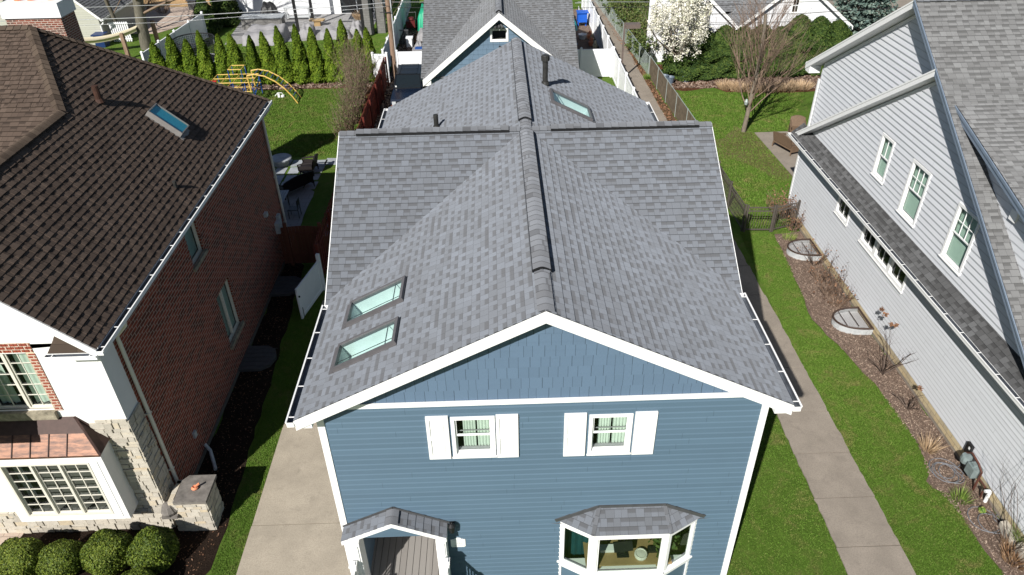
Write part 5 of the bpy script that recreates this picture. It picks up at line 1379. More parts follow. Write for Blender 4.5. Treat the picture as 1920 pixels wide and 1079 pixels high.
# red stained board fence
t = thing('red_wood_fence', 'long red stained board fence between the blue house and the left lawn', 'fence', (-7.0, 23.4, 0))
b = MB(); y = 23.4; i = 0
while y < 46.2:
    b.box(-7.02 - (.03 if i % 2 else 0), -7.0 - (.03 if i % 2 else 0), y, y + .135, .04, 1.82 + .02 * (i % 3)); y += .145; i += 1
b.build('board', M['redwood'], t)
for z in (.4, 1.45): b = MB(); b.box(-6.998, -6.96, 23.4, 46.2, z, z + .09); b.build('rail', M['redwood'], t)
for k in range(10):
    y = 23.45 + k * 2.5; b = MB(); b.box(-6.955, -6.86, y, y + .1, 0, 1.9); b.build('post', M['redwood'], t)
# brown gate between the houses
t = thing('brown_wood_gate', 'dark brown board gate closing the gap beside the brick house', 'gate', (-7.95, 25.1, 0))
b = MB(); x = -8.78; i = 0
while x < -7.1:
    b.box(x, x + .13, 25.1, 25.12, .05, 1.7 + .08 * math.sin((x + 8.78) / 1.7 * math.pi)); x += .14
b.build('board', M['brownwood'], t)
for z in (.4, 1.4): b = MB(); b.box(-8.78, -7.1, 25.06, 25.098, z, z + .1); b.build('rail', M['brownwood'], t)
for x in (-8.45, -7.1): b = MB(); b.box(x - .06, x + .06, 25.0, 25.09, 0, 1.95); b.build('post', M['brownwood'], t)
# white gate standing open
t = thing('white_gate', 'white vinyl gate standing open in the dark gap beside the brick house', 'gate', (-7.0, 22.2, 0))
p0, p1 = Vector((-7.3, 21.3, 0)), Vector((-6.88, 23.15, 0)); d = (p1 - p0).normalized(); L = (p1 - p0).length; fr = frame(p0, d, (d.y, -d.x, 0))
b = MB(fr); b.box(.1, L - .1, -.012, .012, .2, 1.25); b.box(0, L, -.03, .03, 1.24, 1.36); b.box(0, L, -.03, .03, .08, .2); b.box(0, .1, -.031, .031, .06, 1.37); b.box(L - .1, L, -.031, .031, .06, 1.37); b.build('panel', M['vinyl'], t)
b = MB(fr); b.box(.03, .07, .03, .08, 1.0, 1.06); b.tube([(.12, .05, .1), (.12, .05, .5)], .012, 6); b.build('latch', M['black'], t)
b = MB(fr); b.box(L + .02, L + .14, -.06, .06, 0, 1.62); b.build('post', M['vinyl'], t)
# bronze picket fence on the right
def picket(label, p0, p1, h=1.2, gate=False, kind='fence'):
    p0 = Vector((*p0, 0)); p1 = Vector((*p1, 0)); d = p1 - p0; L = d.length; d.normalize(); fr = frame(p0, d, (d.y, -d.x, 0))
    t = thing('picket_' + kind, label, kind, p0); b = MB(fr); n = int(L / .11)
    for i in range(1, n): x = L * i / n; b.box(x - .008, x + .008, -.008, .008, .06, h - .05)
    b.build('picket', M['bronze'], t)
    b = MB(fr)
    for z in (.1, h - .22, h - .05): b.box(0, L, -.018, .018, z, z + .04)
    b.build('rail', M['bronze'], t)
    for x in (0, L):
        b = MB(fr); b.box(x - .035, x + .035, -.035, .035, 0, h + .08); b.build('post', M['bronze'], t)
    return t
for k, (a, c) in enumerate(((26.75, 28.8), (28.9, 30.9), (31.0, 33.0), (33.1, 35.0))):
    picket('dark bronze picket fence section number %s from the gate corner along the blue house walk' % ('one', 'two', 'three', 'four')[k], (10.32 - .0 * a, a), (10.26, c))
picket('dark bronze picket gate beside the fence corner on the lawn', (10.4, 26.68), (11.5, 26.62), kind='gate'); picket('short dark bronze picket fence ending at the pale grey house wall', (11.58, 26.62), (12.66, 27.0))
# chain link with slats
t = thing('slatted_chain_fence', 'chain link fence filled with brown privacy slats beside the walk', 'fence', (10.3, 35, 0))
p0, p1 = Vector((10.35, 35.1, 0)), Vector((9.95, 46.6, 0)); d = (p1 - p0); L = d.length; d.normalize(); fr = frame(p0, d, (d.y, -d.x, 0))
b = MB(fr); x = 0
while x < L: b.box(x, x + .055, -.006, .006, .06, 1.3 + .02 * math.sin(x * 3.1)); x += .075
b.build('slat', M['slats'], t)
b = MB(fr); b.tube([(0, 0, 1.34), (L, 0, 1.34)], .02, 6)
for k in range(6): b.tube([(L * k / 5, 0, 0), (L * k / 5, 0, 1.38)], .028, 6)
b.build('post_rail', M['chain'], t)
t = thing('chain_link_fence', 'bare galvanized chain link fence in front of the green shrubs', 'fence', (9.5, 56, 0))
p0, p1 = Vector((9.93, 46.8, 0)), Vector((8.75, 68, 0)); d = (p1 - p0); L = d.length; d.normalize(); fr = frame(p0, d, (d.y, -d.x, 0))
segs = []; x = 0
while x < L:
    segs.append(((x, 0, .05), (x + .6, 0, 1.25), .004, .004)); segs.append(((x + .6, .006, .05), (x, .006, 1.25), .004, .004)); x += .075
V, F = tubes(segs, 3); V = np.array([tuple(fr @ Vector(v)) for v in V]); np_obj('mesh', V, F, M['chain'], t)
b = MB(fr); b.tube([(0, 0, 1.25), (L, 0, 1.25)], .022, 6)
for k in range(9): b.tube([(L * k / 8, 0, 0), (L * k / 8, 0, 1.3)], .03, 6)
b.build('post_rail', M['chain'], t)
# ------------------------------------------------------------------ POLES AND WIRES
t = thing('utility_pole', 'tall weathered wooden utility pole beside the white fence', 'pole', (-6.6, 47.3, 0))
b = MB(); b.tube([(-6.59, 47.3, 0), (-6.57, 47.3, 4), (-6.54, 47.3, 9)], [.17, .155, .13], 10); b.build('shaft', M['pole'], t)
b = MB(); b.tube([(-6.40, 47.22, 0), (-6.37, 47.22, 8.8)], .045, 6); b.build('conduit', M['galv'], t)
b = MB(); b.tube([Vector((-6.62 + .2 * math.cos(a), 47.1, 4.5 + .22 * math.sin(a))) for a in [i * .5 for i in range(14)]], .012, 5); b.box(-7.1, -6.4, 47.08, 47.12, 4.3, 4.33); b.build('cable_coil', M['wire_dark'], t)
def cable(label, pts, mat, r=.014):
    b = MB(); P = []
    for p, q in zip(pts, pts[1:]):
        for i in range(8):
            f = i / 8; P.append((p[0] + (q[0] - p[0]) * f, 47.3, p[1] + (q[1] - p[1]) * f))
    P.append((pts[-1][0], 47.3, pts[-1][1])); b.tube(P, r, 5)
    tag(b.build('utility_wire', mat), label, 'wire', 'overhead wires along the utility pole line')
cable('highest silvery overhead wire on the left of the utility pole', [(-45, 5.35), (-26, 4.98), (-19.5, 5.03), (-14, 5.35), (-6.6, 6.3)], M['wire'])
cable('middle silvery overhead wire on the left of the utility pole', [(-45, 4.4), (-26, 4.25), (-19.7, 4.33), (-13.4, 4.54), (-9.1, 4.69), (-6.6, 4.85)], M['wire'], .02)
cable('lowest overhead wire on the left of the utility pole', [(-45, 4.1), (-26, 3.93), (-20.2, 3.99), (-16.1, 4.2), (-10.8, 4.38), (-6.6, 4.62)], M['wire'], .012)
cable('silvery overhead wire crossing the garage roof on the right', [(-6.6, 4.88), (5.8, 4.61), (10.3, 4.5), (18, 4.55), (34, 4.9)], M['wire'], .012)
cable('black overhead wire just below the silvery one on the right', [(-6.6, 4.55), (5.8, 4.25), (12.5, 4.2), (17.2, 4.25), (34, 4.6)], M['wire_dark'], .016)
cable('black overhead wire crossing the white gabled house at window height', [(11.5, 3.75), (17.15, 3.62), (19.4, 3.58), (21.4, 3.67), (34, 4.1)], M['wire_dark'], .02)
cable('lowest black overhead wire crossing the white gabled house', [(11.5, 3.2), (17.4, 3.12), (21.5, 3.08), (34, 3.3)], M['wire_dark'], .012)
t = thing('lamp_post', 'brown lamp post with a flat box lantern beside the walk', 'lamp post', (8.05, 46.1, 0))
b = MB(); b.box(8.0, 8.1, 46.05, 46.15, 0, 3.55); b.box(7.95, 8.15, 46.0, 46.2, 0, .06); b.build('post', M['lampbrown'], t)
b = MB(); b.box(8.1, 9.0, 45.85, 46.35, 3.3, 3.56); b.box(8.18, 8.95, 45.9, 46.3, 3.285, 3.3); b.build('lamp_head', M['lampbrown'], t)
# ------------------------------------------------------------------ PLANTS
def cone_leaves(n, h, r, power=.8, base=.0, size=.09, asp=1.5, lump=.18):
    """shell of leaf sprays on a slim cone"""
    z = rng.random(n) ** 1.25 * h; t = rng.uniform(0, 2 * np.pi, n)
    prof = r * np.clip((1 - z / h), 0, 1) ** power * np.clip((z / h + .12) * 5, 0, 1)
    ph = rng.uniform(0, 6.28, 4)
    lumpf = 1 + lump * (np.sin(3 * t + ph[0] + z * 3.1) * .5 + np.sin(5 * t + ph[1] - z * 4.7) * .5 + np.sin(7.3 * z + ph[2]) * .4)
    rad = prof * lumpf * rng.uniform(.78, 1.05, n)
    P = np.stack([rad * np.cos(t), rad * np.sin(t), base + z], 1)
    N = np.stack([np.cos(t), np.sin(t), np.full(n, .55)], 1)
    return P, N
def make_arb(h, r, mat, n, size, label, group, double=False, name='arborvitae', cat='tree', power=.62):
    t = thing(name, label, cat, (0, 0, 0), group=group)
    P, N = cone_leaves(n, h, r, power); V, F = leaves(P, size, N, asp=1.9)
    if double:
        P2, N2 = cone_leaves(n // 2, h * .93, r * .6); P2[:, 0] += r * .42; V2, F2 = leaves(P2, size, N2, asp=1.9); F = np.concatenate([F, F2 + len(V)]); V = np.concatenate([V, V2])
    np_obj('foliage', V, F, mat, t)
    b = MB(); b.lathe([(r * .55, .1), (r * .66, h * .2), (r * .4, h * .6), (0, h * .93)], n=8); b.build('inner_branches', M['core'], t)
    b = MB(); b.tube([(0, 0, -.02), (0, 0, .5)], .06, 6); b.build('trunk', M['bark'], t)
    return t
AG = 'arborvitae row along the back of the left lawn'
protos = [make_arb(3.3, .66, M['arb'], 11000, .08, 'bright green conical arborvitae in the row behind the yellow climber', AG),
          make_arb(3.55, .68, M['arb'], 11500, .08, 'bright green conical arborvitae in the row behind the yellow climber', AG),
          make_arb(3.2, .64, M['arb'], 10500, .08, 'bright green arborvitae with two leaders in the row', AG, double=True)]
ax = [-21.7, -20.65, -19.62, -18.6, -17.6, -16.62, -15.6, -14.62, -13.62, -12.55, -11.6, -10.62, -9.72, -8.85, -8.05]
hs = [.85, .92, .9, .95, .98, .94, .96, .98, 1.0, 1.12, .98, 1.02, 1.04, .98, 1.08]
words = ['first', 'second', 'third', 'fourth', 'fifth', 'sixth', 'seventh', 'eighth', 'ninth', 'tenth', 'eleventh', 'twelfth', 'thirteenth', 'fourteenth', 'last']
used = set()
for i, x in enumerate(ax):
    k = (0, 1, 0, 1, 0, 1, 2, 0, 1, 0, 1, 0, 1, 0, 2)[i]
    lab = 'bright green conical arborvitae, %s of the row counted from the left' % words[i]
    y = 47.3 + rnd.uniform(-.1, .1)
    if k not in used: o = protos[k]; used.add(k)
    else: o = dup(protos[k])
    o.location = (x, y, 0); o.rotation_euler = (0, 0, rnd.uniform(0, 6)); o.rotation_euler = (rnd.uniform(-.035, .035), rnd.uniform(-.035, .035), rnd.uniform(0, 6)); o.scale = (rnd.uniform(.86, 1.1), rnd.uniform(.86, 1.1), hs[i] * rnd.uniform(.95, 1.06)); o['label'] = lab
# dark cedars on the right and far left
HG = 'dark green hedge trees at the back of the right lawn'
hp = make_arb(3.2, 1.4, M['arb_dark'], 19000, .12, 'x', HG, name='hedge_cedar', power=.45)
pos = [(12.3, 46.7, .78), (13.45, 46.9, .85), (14.7, 47.0, .93), (15.9, 47.0, .9), (17.1, 47.1, .92), (18.3, 47.0, .88), (19.5, 47.2, 1.08), (20.8, 47.2, 1.04), (22.0, 47.3, .95)]
for i, (x, y, s) in enumerate(pos):
    o = hp if i == 0 else dup(hp); o.location = (x, y, 0); o.rotation_euler = (0, 0, i * 1.7); o.scale = (1.05, 1.05, s)
    o['label'] = 'dark green broad cedar, %s in the hedge counted from the blossom tree' % words[i]
DG = 'very dark conifers beside the covered furniture patio'
dp = make_arb(3.3, 1.0, M['arb_dark'], 5000, .12, 'x', DG, name='dark_conifer')
for i, (x, y, s) in enumerate([(-22.6, 59.4, .85), (-22.0, 61.6, .9), (-22.3, 63.8, .95), (-22.0, 66.0, 1.0)]):
    o = dp if i == 0 else dup(dp); o.location = (x, y, 0); o.scale = (1.1, 1.1, s); o.rotation_euler = (0, 0, i)
    o['label'] = 'very dark conifer beside the covered patio, %s from the front' % words[i]
# clipped round bushes
BG = 'round clipped bushes in front of the bay window'
def make_bush(r, h, n):
    t = thing('round_bush', 'x', 'bush', (0, 0, 0), group=BG)
    u = rng.normal(size=(n, 3)); u /= np.linalg.norm(u, axis=1, keepdims=True)
    u[:, 2] = np.where(u[:, 2] < -.75, -u[:, 2], u[:, 2]); ph = rng.uniform(0, 6.28, 6)
    w = np.sign(u) * np.abs(u) ** .86; w /= np.linalg.norm(w, axis=1, keepdims=True) ** .7
    bump = 1 + .035 * np.sin(6 * u[:, 0] + ph[0]) + .035 * np.sin(7 * u[:, 1] + ph[1]) + .04 * np.sin(5 * u[:, 2] + 4 * u[:, 0] + ph[2])
    P = w * np.array([r, r, h / 2]) * (bump * rng.uniform(.93, 1.03, n))[:, None] + np.array([0, 0, h / 2])
    V, F = leaves(P, .033, u, asp=1.3); np_obj('foliage', V, F, M['box'], t)
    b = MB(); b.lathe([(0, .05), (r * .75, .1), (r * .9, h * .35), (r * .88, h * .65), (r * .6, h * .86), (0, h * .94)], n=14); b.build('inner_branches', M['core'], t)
    return t
b1, b2 = make_bush(.57, .92, 15000), make_bush(.54, .88, 14000)
for i, (p, x, y, s, lab) in enumerate([(b1, -12.1, 11.25, (1.0, .95, .98), 'dark green round clipped bush, leftmost in front of the bay window'), (b2, -11.05, 11.22, (.92, .92, .96), 'small round clipped bush, second from the left before the bay window'),
                                  (b1, -9.93, 11.33, (.98, 1.0, 1.06), 'large round clipped bush, third from the left below the bay window corner'), (b2, -8.82, 11.35, (1.02, 1.0, 1.16), 'tall round clipped bush nearest the limestone pier'),
                                  (b2, -8.9, 10.35, (1.0, .95, .86), 'low clipped bush at the bottom edge in front of the tall bush')]):
    o = p if i in (0, 1) else dup(p)
    o.location = (x, y, 0); o.scale = s; o.rotation_euler = (0, 0, i * 1.3); o['label'] = lab
# blossom tree
def crown_tree(name, label, cat, base, h, r, trunk_r, leafmat, n, size, fork=.35, nb=9, barkm='bark', depth=3, oval=1.15, spread=.55, clump=.3, asp=1.0):
    t = thing(name, label, cat, base); segs = []; tips = []
    branch(segs, base, (0.03, 0, 1), h * fork, trunk_r, 0, 0, .2, 0, steps=3, wob=.05)
    top = segs[-1][1]
    for k in range(nb):
        a = 2 * math.pi * k / nb + rng.uniform(-.3, .3); el = rng.uniform(.5, 1.5) if k else 3
        branch(segs, top - np.array([0, 0, rng.uniform(0, h * fork * .35)]), (math.cos(a), math.sin(a), el), h * .36, trunk_r * .5, depth, spread, .3, 3, .62, tips, 3, .13)
    V, F = tubes(segs, 5); np_obj('trunk_and_limbs', V, F, M[barkm], t)
    T = np.array(tips); c = np.array(base) + np.array([0, 0, h * (fork * .75 + .5 * (1 - fork * .75))])
    e = np.array([r, r, h * (1 - fork * .75) / 2])
    q = (T - c) / e; l = np.linalg.norm(q, axis=1, keepdims=True); T = c + q / np.maximum(l, 1) * e
    extra = rng.normal(size=(max(0, n // 60), 3)); extra /= np.linalg.norm(extra, axis=1, keepdims=True); extra *= rng.uniform(.55, 1, (len(extra), 1)); T = np.concatenate([T, c + extra * e])
    idx = rng.integers(0, len(T), n); P = T[idx] + rng.normal(size=(n, 3)) * clump * .55
    V, F = leaves(P, size, asp=asp); np_obj('crown', V, F, leafmat, t)
    return t
crown_tree('blossom_tree', 'tree covered in white spring blossom beside the chain link fence', 'tree', (11.5, 46.1, 0), 5.5, 1.95, .13, M['blossom'], 15000, .08, fork=.3, nb=10, clump=.2)
# bare trees
def bare_tree(label, base, h, r0, nb, mat, spread, depth, sub=3, fork=.3, rise=(.9, 2.2), shrink=.66, name='bare_tree', bark='bark', twigs=True, wob=.1, first=.55):
    t = thing(name, label, 'tree', base); segs = []; tw = []
    branch(segs, base, (.04, .02, 1), h * .85, r0, 0, 0, .3, 0, steps=7, wob=.035)
    P = [segs[0][0]] + [s[1] for s in segs]
    for k in range(nb):
        f = fork + (1 - fork) * (k / nb) ** 1.0 * .85; i = min(int(f * 7), 6); q = P[i] + (P[i + 1] - P[i]) * (f * 7 - i)
        a = k * 2.4 + rng.uniform(-.4, .4); el = rng.uniform(*rise)
        branch(tw, q, (math.cos(a), math.sin(a), el), h * first * (1.1 - f * .7), r0 * .26 * (1.15 - f * .6), depth, spread, .22, sub, shrink, None, 3, wob)
    V, F = tubes(segs, 8); np_obj('trunk', V, F, M[bark], t)
    V, F = tubes(tw, 4); np_obj('branches', V, F, mat, t)
    return t
bare_tree('leafless young tree with upright twiggy branches on the right lawn', (13.45, 37.3, 0), 7.2, .13, 30, M['twig_red'], .4, 2, 6, .16, (.7, 2.2), .62, wob=.07, first=.4)
bare_tree('tall thick leafless tree trunk behind the hammock at top left', (-26.0, 55.6, 0), 13, .42, 18, M['twig'], .6, 3, 3, .22, (.2, 1.0), .62, bark='bark_b', first=.45)
bare_tree('thinner leafless tree left of the thick trunk at top left', (-28.8, 57.9, 0), 9, .17, 14, M['twig'], .6, 2, 3, .25, (.4, 1.2), .62, bark='bark_b')
bare_tree('slim pale leafless sapling beside the stone columns near the pole', (-8.1, 57.6, 0), 4.2, .07, 14, M['twig_red'], .5, 2, 3, .3, (.8, 2), .6)
# twiggy shrubs
def shrub(name, label, cat, base, r, h, n, stems=26, leafm_=None, twigm='twig', size=.06, group=None, leafn=0, depth=1, arch=.5, r0=.012, rise=1.6):
    t = thing(name, label, cat, base, group=group); segs = []; tips = []
    for k in range(stems):
        a = rng.uniform(0, 6.28); rr = r * .3 * math.sqrt(rng.random()); d = (math.cos(a) * arch, math.sin(a) * arch, rise)
        branch(segs, (base[0] + rr * math.cos(a), base[1] + rr * math.sin(a), base[2]), d, h * rng.uniform(.5, .85), r0, depth, .5, .15, 3, .5, tips, 3, .12)
    V, F = tubes(segs, 3); np_obj('stems', V, F, M[twigm], t)
    if leafm_ and leafn:
        T = np.array([s[1] for s in segs]); T = T[T[:, 2] > base[2] + h * .12]
        P = T[rng.integers(0, len(T), leafn)] + rng.normal(size=(leafn, 3)) * .07
        V, F = leaves(P, size, asp=1.4); np_obj('foliage', V, F, M[leafm_], t)
    return t
SG = 'tall twiggy shrubs along the red fence'
for i, (x, y, h) in enumerate([(-8.1, 36.6, 2.0), (-8.15, 38.3, 2.4), (-8.1, 40.0, 2.6), (-8.2, 41.6, 2.7), (-8.25, 43.1, 2.8), (-8.4, 44.6, 2.9), (-9.2, 45.9, 2.9)]):
    shrub('twiggy_shrub', 'tall brown twiggy shrub just starting to leaf by the red fence, %s from the patio' % words[i], 'shrub', (x, y, 0), .7, h, 0, 60, 'shrub', 'twig', .05, SG, 700, 1, .28, .016, 1.9)
# dead shrubs along the pale house wall
for i, (x, y, h, st, m, lf) in enumerate([(12.4, 24.0, 1.15, 22, 'twig_dark', 110), (12.2, 22.9, .7, 44, 'twig_red', 60), (12.5, 22.6, 1.1, 18, 'twig_dark', 110), (12.15, 21.9, .7, 46, 'twig_red', 60), (12.5, 21.5, 1.1, 20, 'twig_dark', 100), (12.2, 21.2, .55, 46, 'twig_red', 50)]):
    shrub('dry_shrub', 'rusty brown dead shrub against the pale house, %s one after the far window well' % words[i], 'shrub', (x, y, 0), .5, h, 0, st, 'deadleaf', m, .045, 'dead shrubs along the pale house', lf, 1, .6, .008, 1.0)
shrub('dry_shrub', 'reddish brown shrub behind the bronze picket fence at the house corner', 'shrub', (12.35, 27.9, 0), .9, 1.1, 0, 60, 'deadleaf', 'twig_red', .05, None, 700, 1, .6, .01, 1.0)
shrub('dry_shrub', 'dry shrub right in front of the picket fence end at the wall', 'shrub', (12.5, 26.7, 0), .6, 1.2, 0, 30, 'deadleaf', 'twig_red', .05, None, 200, 1, .5, .01, 1.2)
def hydrangea(label, base, h, heads):
    t = thing('hydrangea', label, 'shrub', base); segs = []; tips = []
    for k in range(7): a = k * .9; branch(segs, base, (math.cos(a) * .7, math.sin(a) * .7, 1), h * .5, .026, 4, .6, .2, 2, .7, tips, 3, .16)
    V, F = tubes(segs, 4); np_obj('stems', V, F, M['twig_dark'], t)
    T = sorted(tips, key=lambda p: -p[2])[:heads * 4:4]
    for p in T: V, F = leaves(p + rng.normal(size=(70, 3)) * .032, .05); np_obj('dry_flower_head', V, F, M['deadleaf'], t)
shrub('bare_shrub', 'bare twiggy shrub throwing its shadow on the pale wall at the lower right', 'shrub', (12.5, 10.9, 0), .6, 2.1, 0, 18, None, 'twig_dark', .05, None, 0, 2, .5, .01, 1.3)
hydrangea('bare hydrangea with a few dry orange flower heads in the mulch bed', (12.25, 17.45, 0), 1.5, 4)
hydrangea('small cut back hydrangea stub near the foundation', (12.3, 15.85, 0), .7, 1)
def tuft(name, label, base, r, h, n, mat, group=None, cat='plant', w=.02):
    a = rng.uniform(0, 6.28, n); rr = r * .55 * np.sqrt(rng.random(n)); hh = h * rng.uniform(.5, 1.15, n)
    p = np.stack([base[0] + rr * np.cos(a), base[1] + rr * np.sin(a), np.full(n, base[2])], 1)
    lean = rr / r * 1.0 + rng.random(n) * .35; tip = p + np.stack([np.cos(a) * lean * hh, np.sin(a) * lean * hh, hh], 1)
    b_ = rng.uniform(0, 6.28, n); d = np.stack([np.cos(b_), np.sin(b_), np.zeros(n)], 1) * w * .5
    V = np.stack([p - d, p + d, tip], 1).reshape(-1, 3)
    return tag(np_obj(name, V, np.arange(3 * n).reshape(-1, 3), M[mat], loc=base), label, cat, group)
tuft('ornamental_grass', 'yellow ornamental grass clump near the hose in the mulch bed', (12.1, 14.2, 0), .28, .5, 160, 'straw')
tuft('grass_tuft', 'green weedy tuft between the two hose coils', (12.1, 12.45, 0), .35, .3, 140, 'weed')
tuft('grass_tuft', 'green weedy tuft by the far window well', (12.1, 26.0, 0), .4, .25, 160, 'weed')
tuft('dry_clump', 'straw coloured dry plant clump at the lower right corner', (12.5, 10.6, 0), .55, .4, 300, 'drystalk')
tuft('green_clump', 'green leafy clump at the right edge beside the stone corner', (13.0, 10.9, 0), .4, .6, 500, 'weed')
for i, (x, y) in enumerate([(14.4, 44.2), (15.1, 43.8), (15.9, 43.6), (16.9, 43.6), (18.0, 43.7), (19.0, 43.9)]):
    tuft('dry_grass_clump', 'tan dry ornamental grass clump, %s from the left under the dark hedge' % words[i], (x, y, 0), 1.0, .4, 420, 'straw', 'dry grass clumps under the hedge', w=.055)
shrub('dry_shrub', 'twiggy brown shrub among the dry grass under the hedge', 'shrub', (16.6, 43.2, 0), .8, .9, 0, 50, None, 'twig_red', .05, None, 0, 1, .8, .01, .8)
# spruce
t = thing('blue_spruce', 'blue grey spruce tree rising behind the pale house roof', 'tree', (25.0, 50.5, 0)); P = []; segs = []
for lv in range(15):
    z = .5 + lv * .48; rr = 3.1 * (1 - z / 8.2)
    for k in range(13):
        a = k * 2 * math.pi / 13 + lv * .37 + rng.uniform(-.1, .1); L = rr * rng.uniform(.85, 1.1)
        d = np.array([math.cos(a), math.sin(a), .12]); p0 = np.array([25.0, 50.5, z]); segs.append((p0, p0 + d * L, .03, .008))
        m = int(30 * L) + 8; f = rng.random(m) ** .7; Q = p0 + d * (f * L)[:, None] + rng.normal(size=(m, 3)) * np.array([.13, .13, .07]); P.append(Q)
P = np.concatenate(P); V, F = leaves(P, .15, N=np.array([0, 0, .7]), asp=1.6); np_obj('needles', V, F, M['spruce'], t)
V, F = tubes(segs + [(np.array([25, 50.5, 0]), np.array([25, 50.5, 8.0]), .16, .02)], 5); np_obj('trunk_and_limbs', V, F, M['bark'], t)
# green shrubs behind the chain link fence
for i, (x, y, r, h) in enumerate([(10.9, 50.0, 1.1, 2.0), (10.9, 52.2, 1.3, 2.4), (11.0, 54.6, 1.4, 2.3), (10.5, 57.0, 1.4, 2.4), (12.6, 53.0, 1.5, 2.4), (10.4, 60.0, 1.6, 2.4), (12.8, 57.5, 1.8, 2.6), (10.6, 63.5, 1.8, 2.6), (13.6, 61.5, 2, 2.6)]):
    shrub('green_shrub', 'loose green shrub behind the bare chain link fence, %s from the near end' % words[i], 'shrub', (x, y, 0), r, h * .8, 0, 34, 'shrub', 'twig', .1, 'green shrubs behind the chain link fence', 2600, 2, .75, .018, .9)
for i, (x, y) in enumerate([(14.2, 49.4), (15.6, 49.2), (16.9, 49.0)]):
    shrub('bare_shrub', 'pale leafless shrub in front of the gabled white house, %s from the blossom tree' % words[i], 'shrub', (x, y, 0), 1.2, 2.6, 0, 40, None, 'twig_red', .1, 'leafless shrubs before the white gabled house', 0, 2, .5, .012, 1.5)
tuft('weed_clump', 'tall green weeds growing behind the white cross fence', (6.3, 48.6, 0), .9, .8, 1600, 'weed', w=.05)
tuft('weed_clump', 'yellow green weeds beside the garage right wall', (5.4, 48.4, 0), .6, .7, 900, 'weed', w=.05)
tuft('weed_clump', 'small bright green weed growing at the walk edge near the lamp shadow', (9.75, 46.2, 0), .3, .3, 300, 'weed', w=.04)
# ------------------------------------------------------------------ SMALL OBJECTS, RIGHT SIDE
def window_well(label, yc):
    x0 = 12.77; rx, ry, z1 = 1.13, .62, .26
    t = thing('window_well', label, 'window well', (x0 - .5, yc, 0), group='window wells along the pale house')
    pts = [(x0 - rx * math.cos(a) ** .7 if math.cos(a) > 0 else x0, yc + ry * math.sin(a)) for a in [-math.pi / 2 + math.pi * i / 20 for i in range(21)]]
    b = MB()
    for k in range(3):
        zz = [(-.9, 0), (0, .12), (.12, z1)][k]; o = (0, .012, 0)[k]
        for (p, q) in zip(pts, pts[1:]):
            b.face([(p[0] - o, p[1], zz[0]), (q[0] - o, q[1], zz[0]), (q[0] - o, q[1], zz[1]), (p[0] - o, p[1], zz[1])], 0, smooth=True)
    b.face([(p[0], p[1], .1) for p in pts][::-1], 1)
    b.build('steel_ring', [M['galv'], M['vinyl']], t)
    b = MB(); b.tube([(x, y, z1 + .02) for x, y in pts], .035, 6); b.tube([(x0 - .03, yc - ry, z1 + .02), (x0 - .03, yc + ry, z1 + .02)], .035, 6); b.build('frame', M['brownframe'], t)
    b = MB(); n = 22
    for i in range(1, n):
        y = yc - ry + 2 * ry * i / n; s = (y - yc) / ry; a = math.asin(max(-1, min(1, s))); x = x0 - rx * math.cos(a) ** .7
        b.box(x, x0 - .03, y - .004, y + .004, z1 + .008, z1 + .016)
    for q in (.38, .72): b.box(x0 - rx * q - .008, x0 - rx * q + .008, yc - ry * .72, yc + ry * .72, z1, z1 + .018)
    b.build('grate', M['brownframe'], t)
window_well('round fronted window well with brown grate nearest the picket gate', 24.85)
window_well('round fronted window well with brown grate nearer the camera', 20.1)
def coil(label, c, n, r, seed):
    q = random.Random(seed); P = []
    for i in range(n * 14):
        a = i * 2 * math.pi / 14; k = i // 14; rr = r * (1 - .09 * (k % 4)) * (1 + .1 * math.sin(a * .37 + k)); ox, oy = .09 * math.sin(k * 1.9), .09 * math.cos(k * 2.3)
        P.append((c[0] + ox + rr * math.cos(a) * .9, c[1] + oy + rr * math.sin(a), .03 + .012 * (k % 3) + .008 * math.sin(a * 3)))
    P += [(c[0] + .25, c[1] + .1, .03), (c[0] + .5, c[1] + .25, .04)]
    b = MB(); b.tube(P, .013, 5); tag(b.build('garden_hose', M['hose'], None), label, 'hose')
coil('grey garden hose coiled on the mulch beside the gas meter', (12.2, 13.35, 0), 4, .42, 1); coil('loose grey garden hose loops at the lower right corner', (12.35, 11.7, 0), 2, .38, 2)
t = thing('gas_meter', 'grey green gas meter with brown pipe against the pale house', 'meter', (12.6, 13.1, 0))
b = MB(); b.box(12.45, 12.72, 12.85, 13.15, .35, .68); b.lathe([(0, 0), (.13, .02), (.15, .12), (.13, .24), (0, .26)], (12.55, 13.35, .45), 12); b.box(12.5, 12.62, 12.95, 13.1, .68, .74); b.build('meter_body', M['meter'], t)
b = MB(); b.tube([(12.6, 12.75, 0), (12.6, 12.75, .7), (12.6, 12.95, .8), (12.6, 13.3, .85), (12.6, 13.55, .6)], .03, 6); b.tube([(12.65, 12.78, .42), (12.65, 12.5, .42), (12.65, 12.5, 0)], .025, 6); b.build('pipe', M['rust'], t)
b = MB(); b.box(12.7, 12.78, 13.5, 13.72, .5, .85); b.box(12.695, 12.7, 13.54, 13.6, .7, .78, 1); b.build('regulator_box', [M['black'], M['white']], t)
b = MB(); b.tube([(12.7, 12.35, .0), (12.7, 12.35, .42), (12.62, 12.3, .5), (12.5, 12.3, .5)], .045, 8); tag(b.build('white_vent_pipe', M['vinyl']), 'white plastic elbow pipe rising beside the pale house wall', 'pipe')
b = MB(); b.lathe([(0, 0), (.09, .0), (.1, .08), (.05, .14), (0, .14)], (12.45, 12.05, 0), 10); tag(b.build('splash_disc', M['weed']), 'pale green round disc on the mulch beside the white pipe', 'disc')
for i, (x, y) in enumerate([(12.78, 10.6), (12.78, 11.3)]):
    b = MB(); b.prism([(x - .25, y - .3), (x + .02, y - .33), (x + .02, y + .3), (x - .2, y + .26)], 'z', -.02, .3 - .08 * i); tag(b.build('rock', M['stone']), ('larger' if i == 0 else 'smaller') + ' pale rock lying against the foundation at lower right', 'rock')
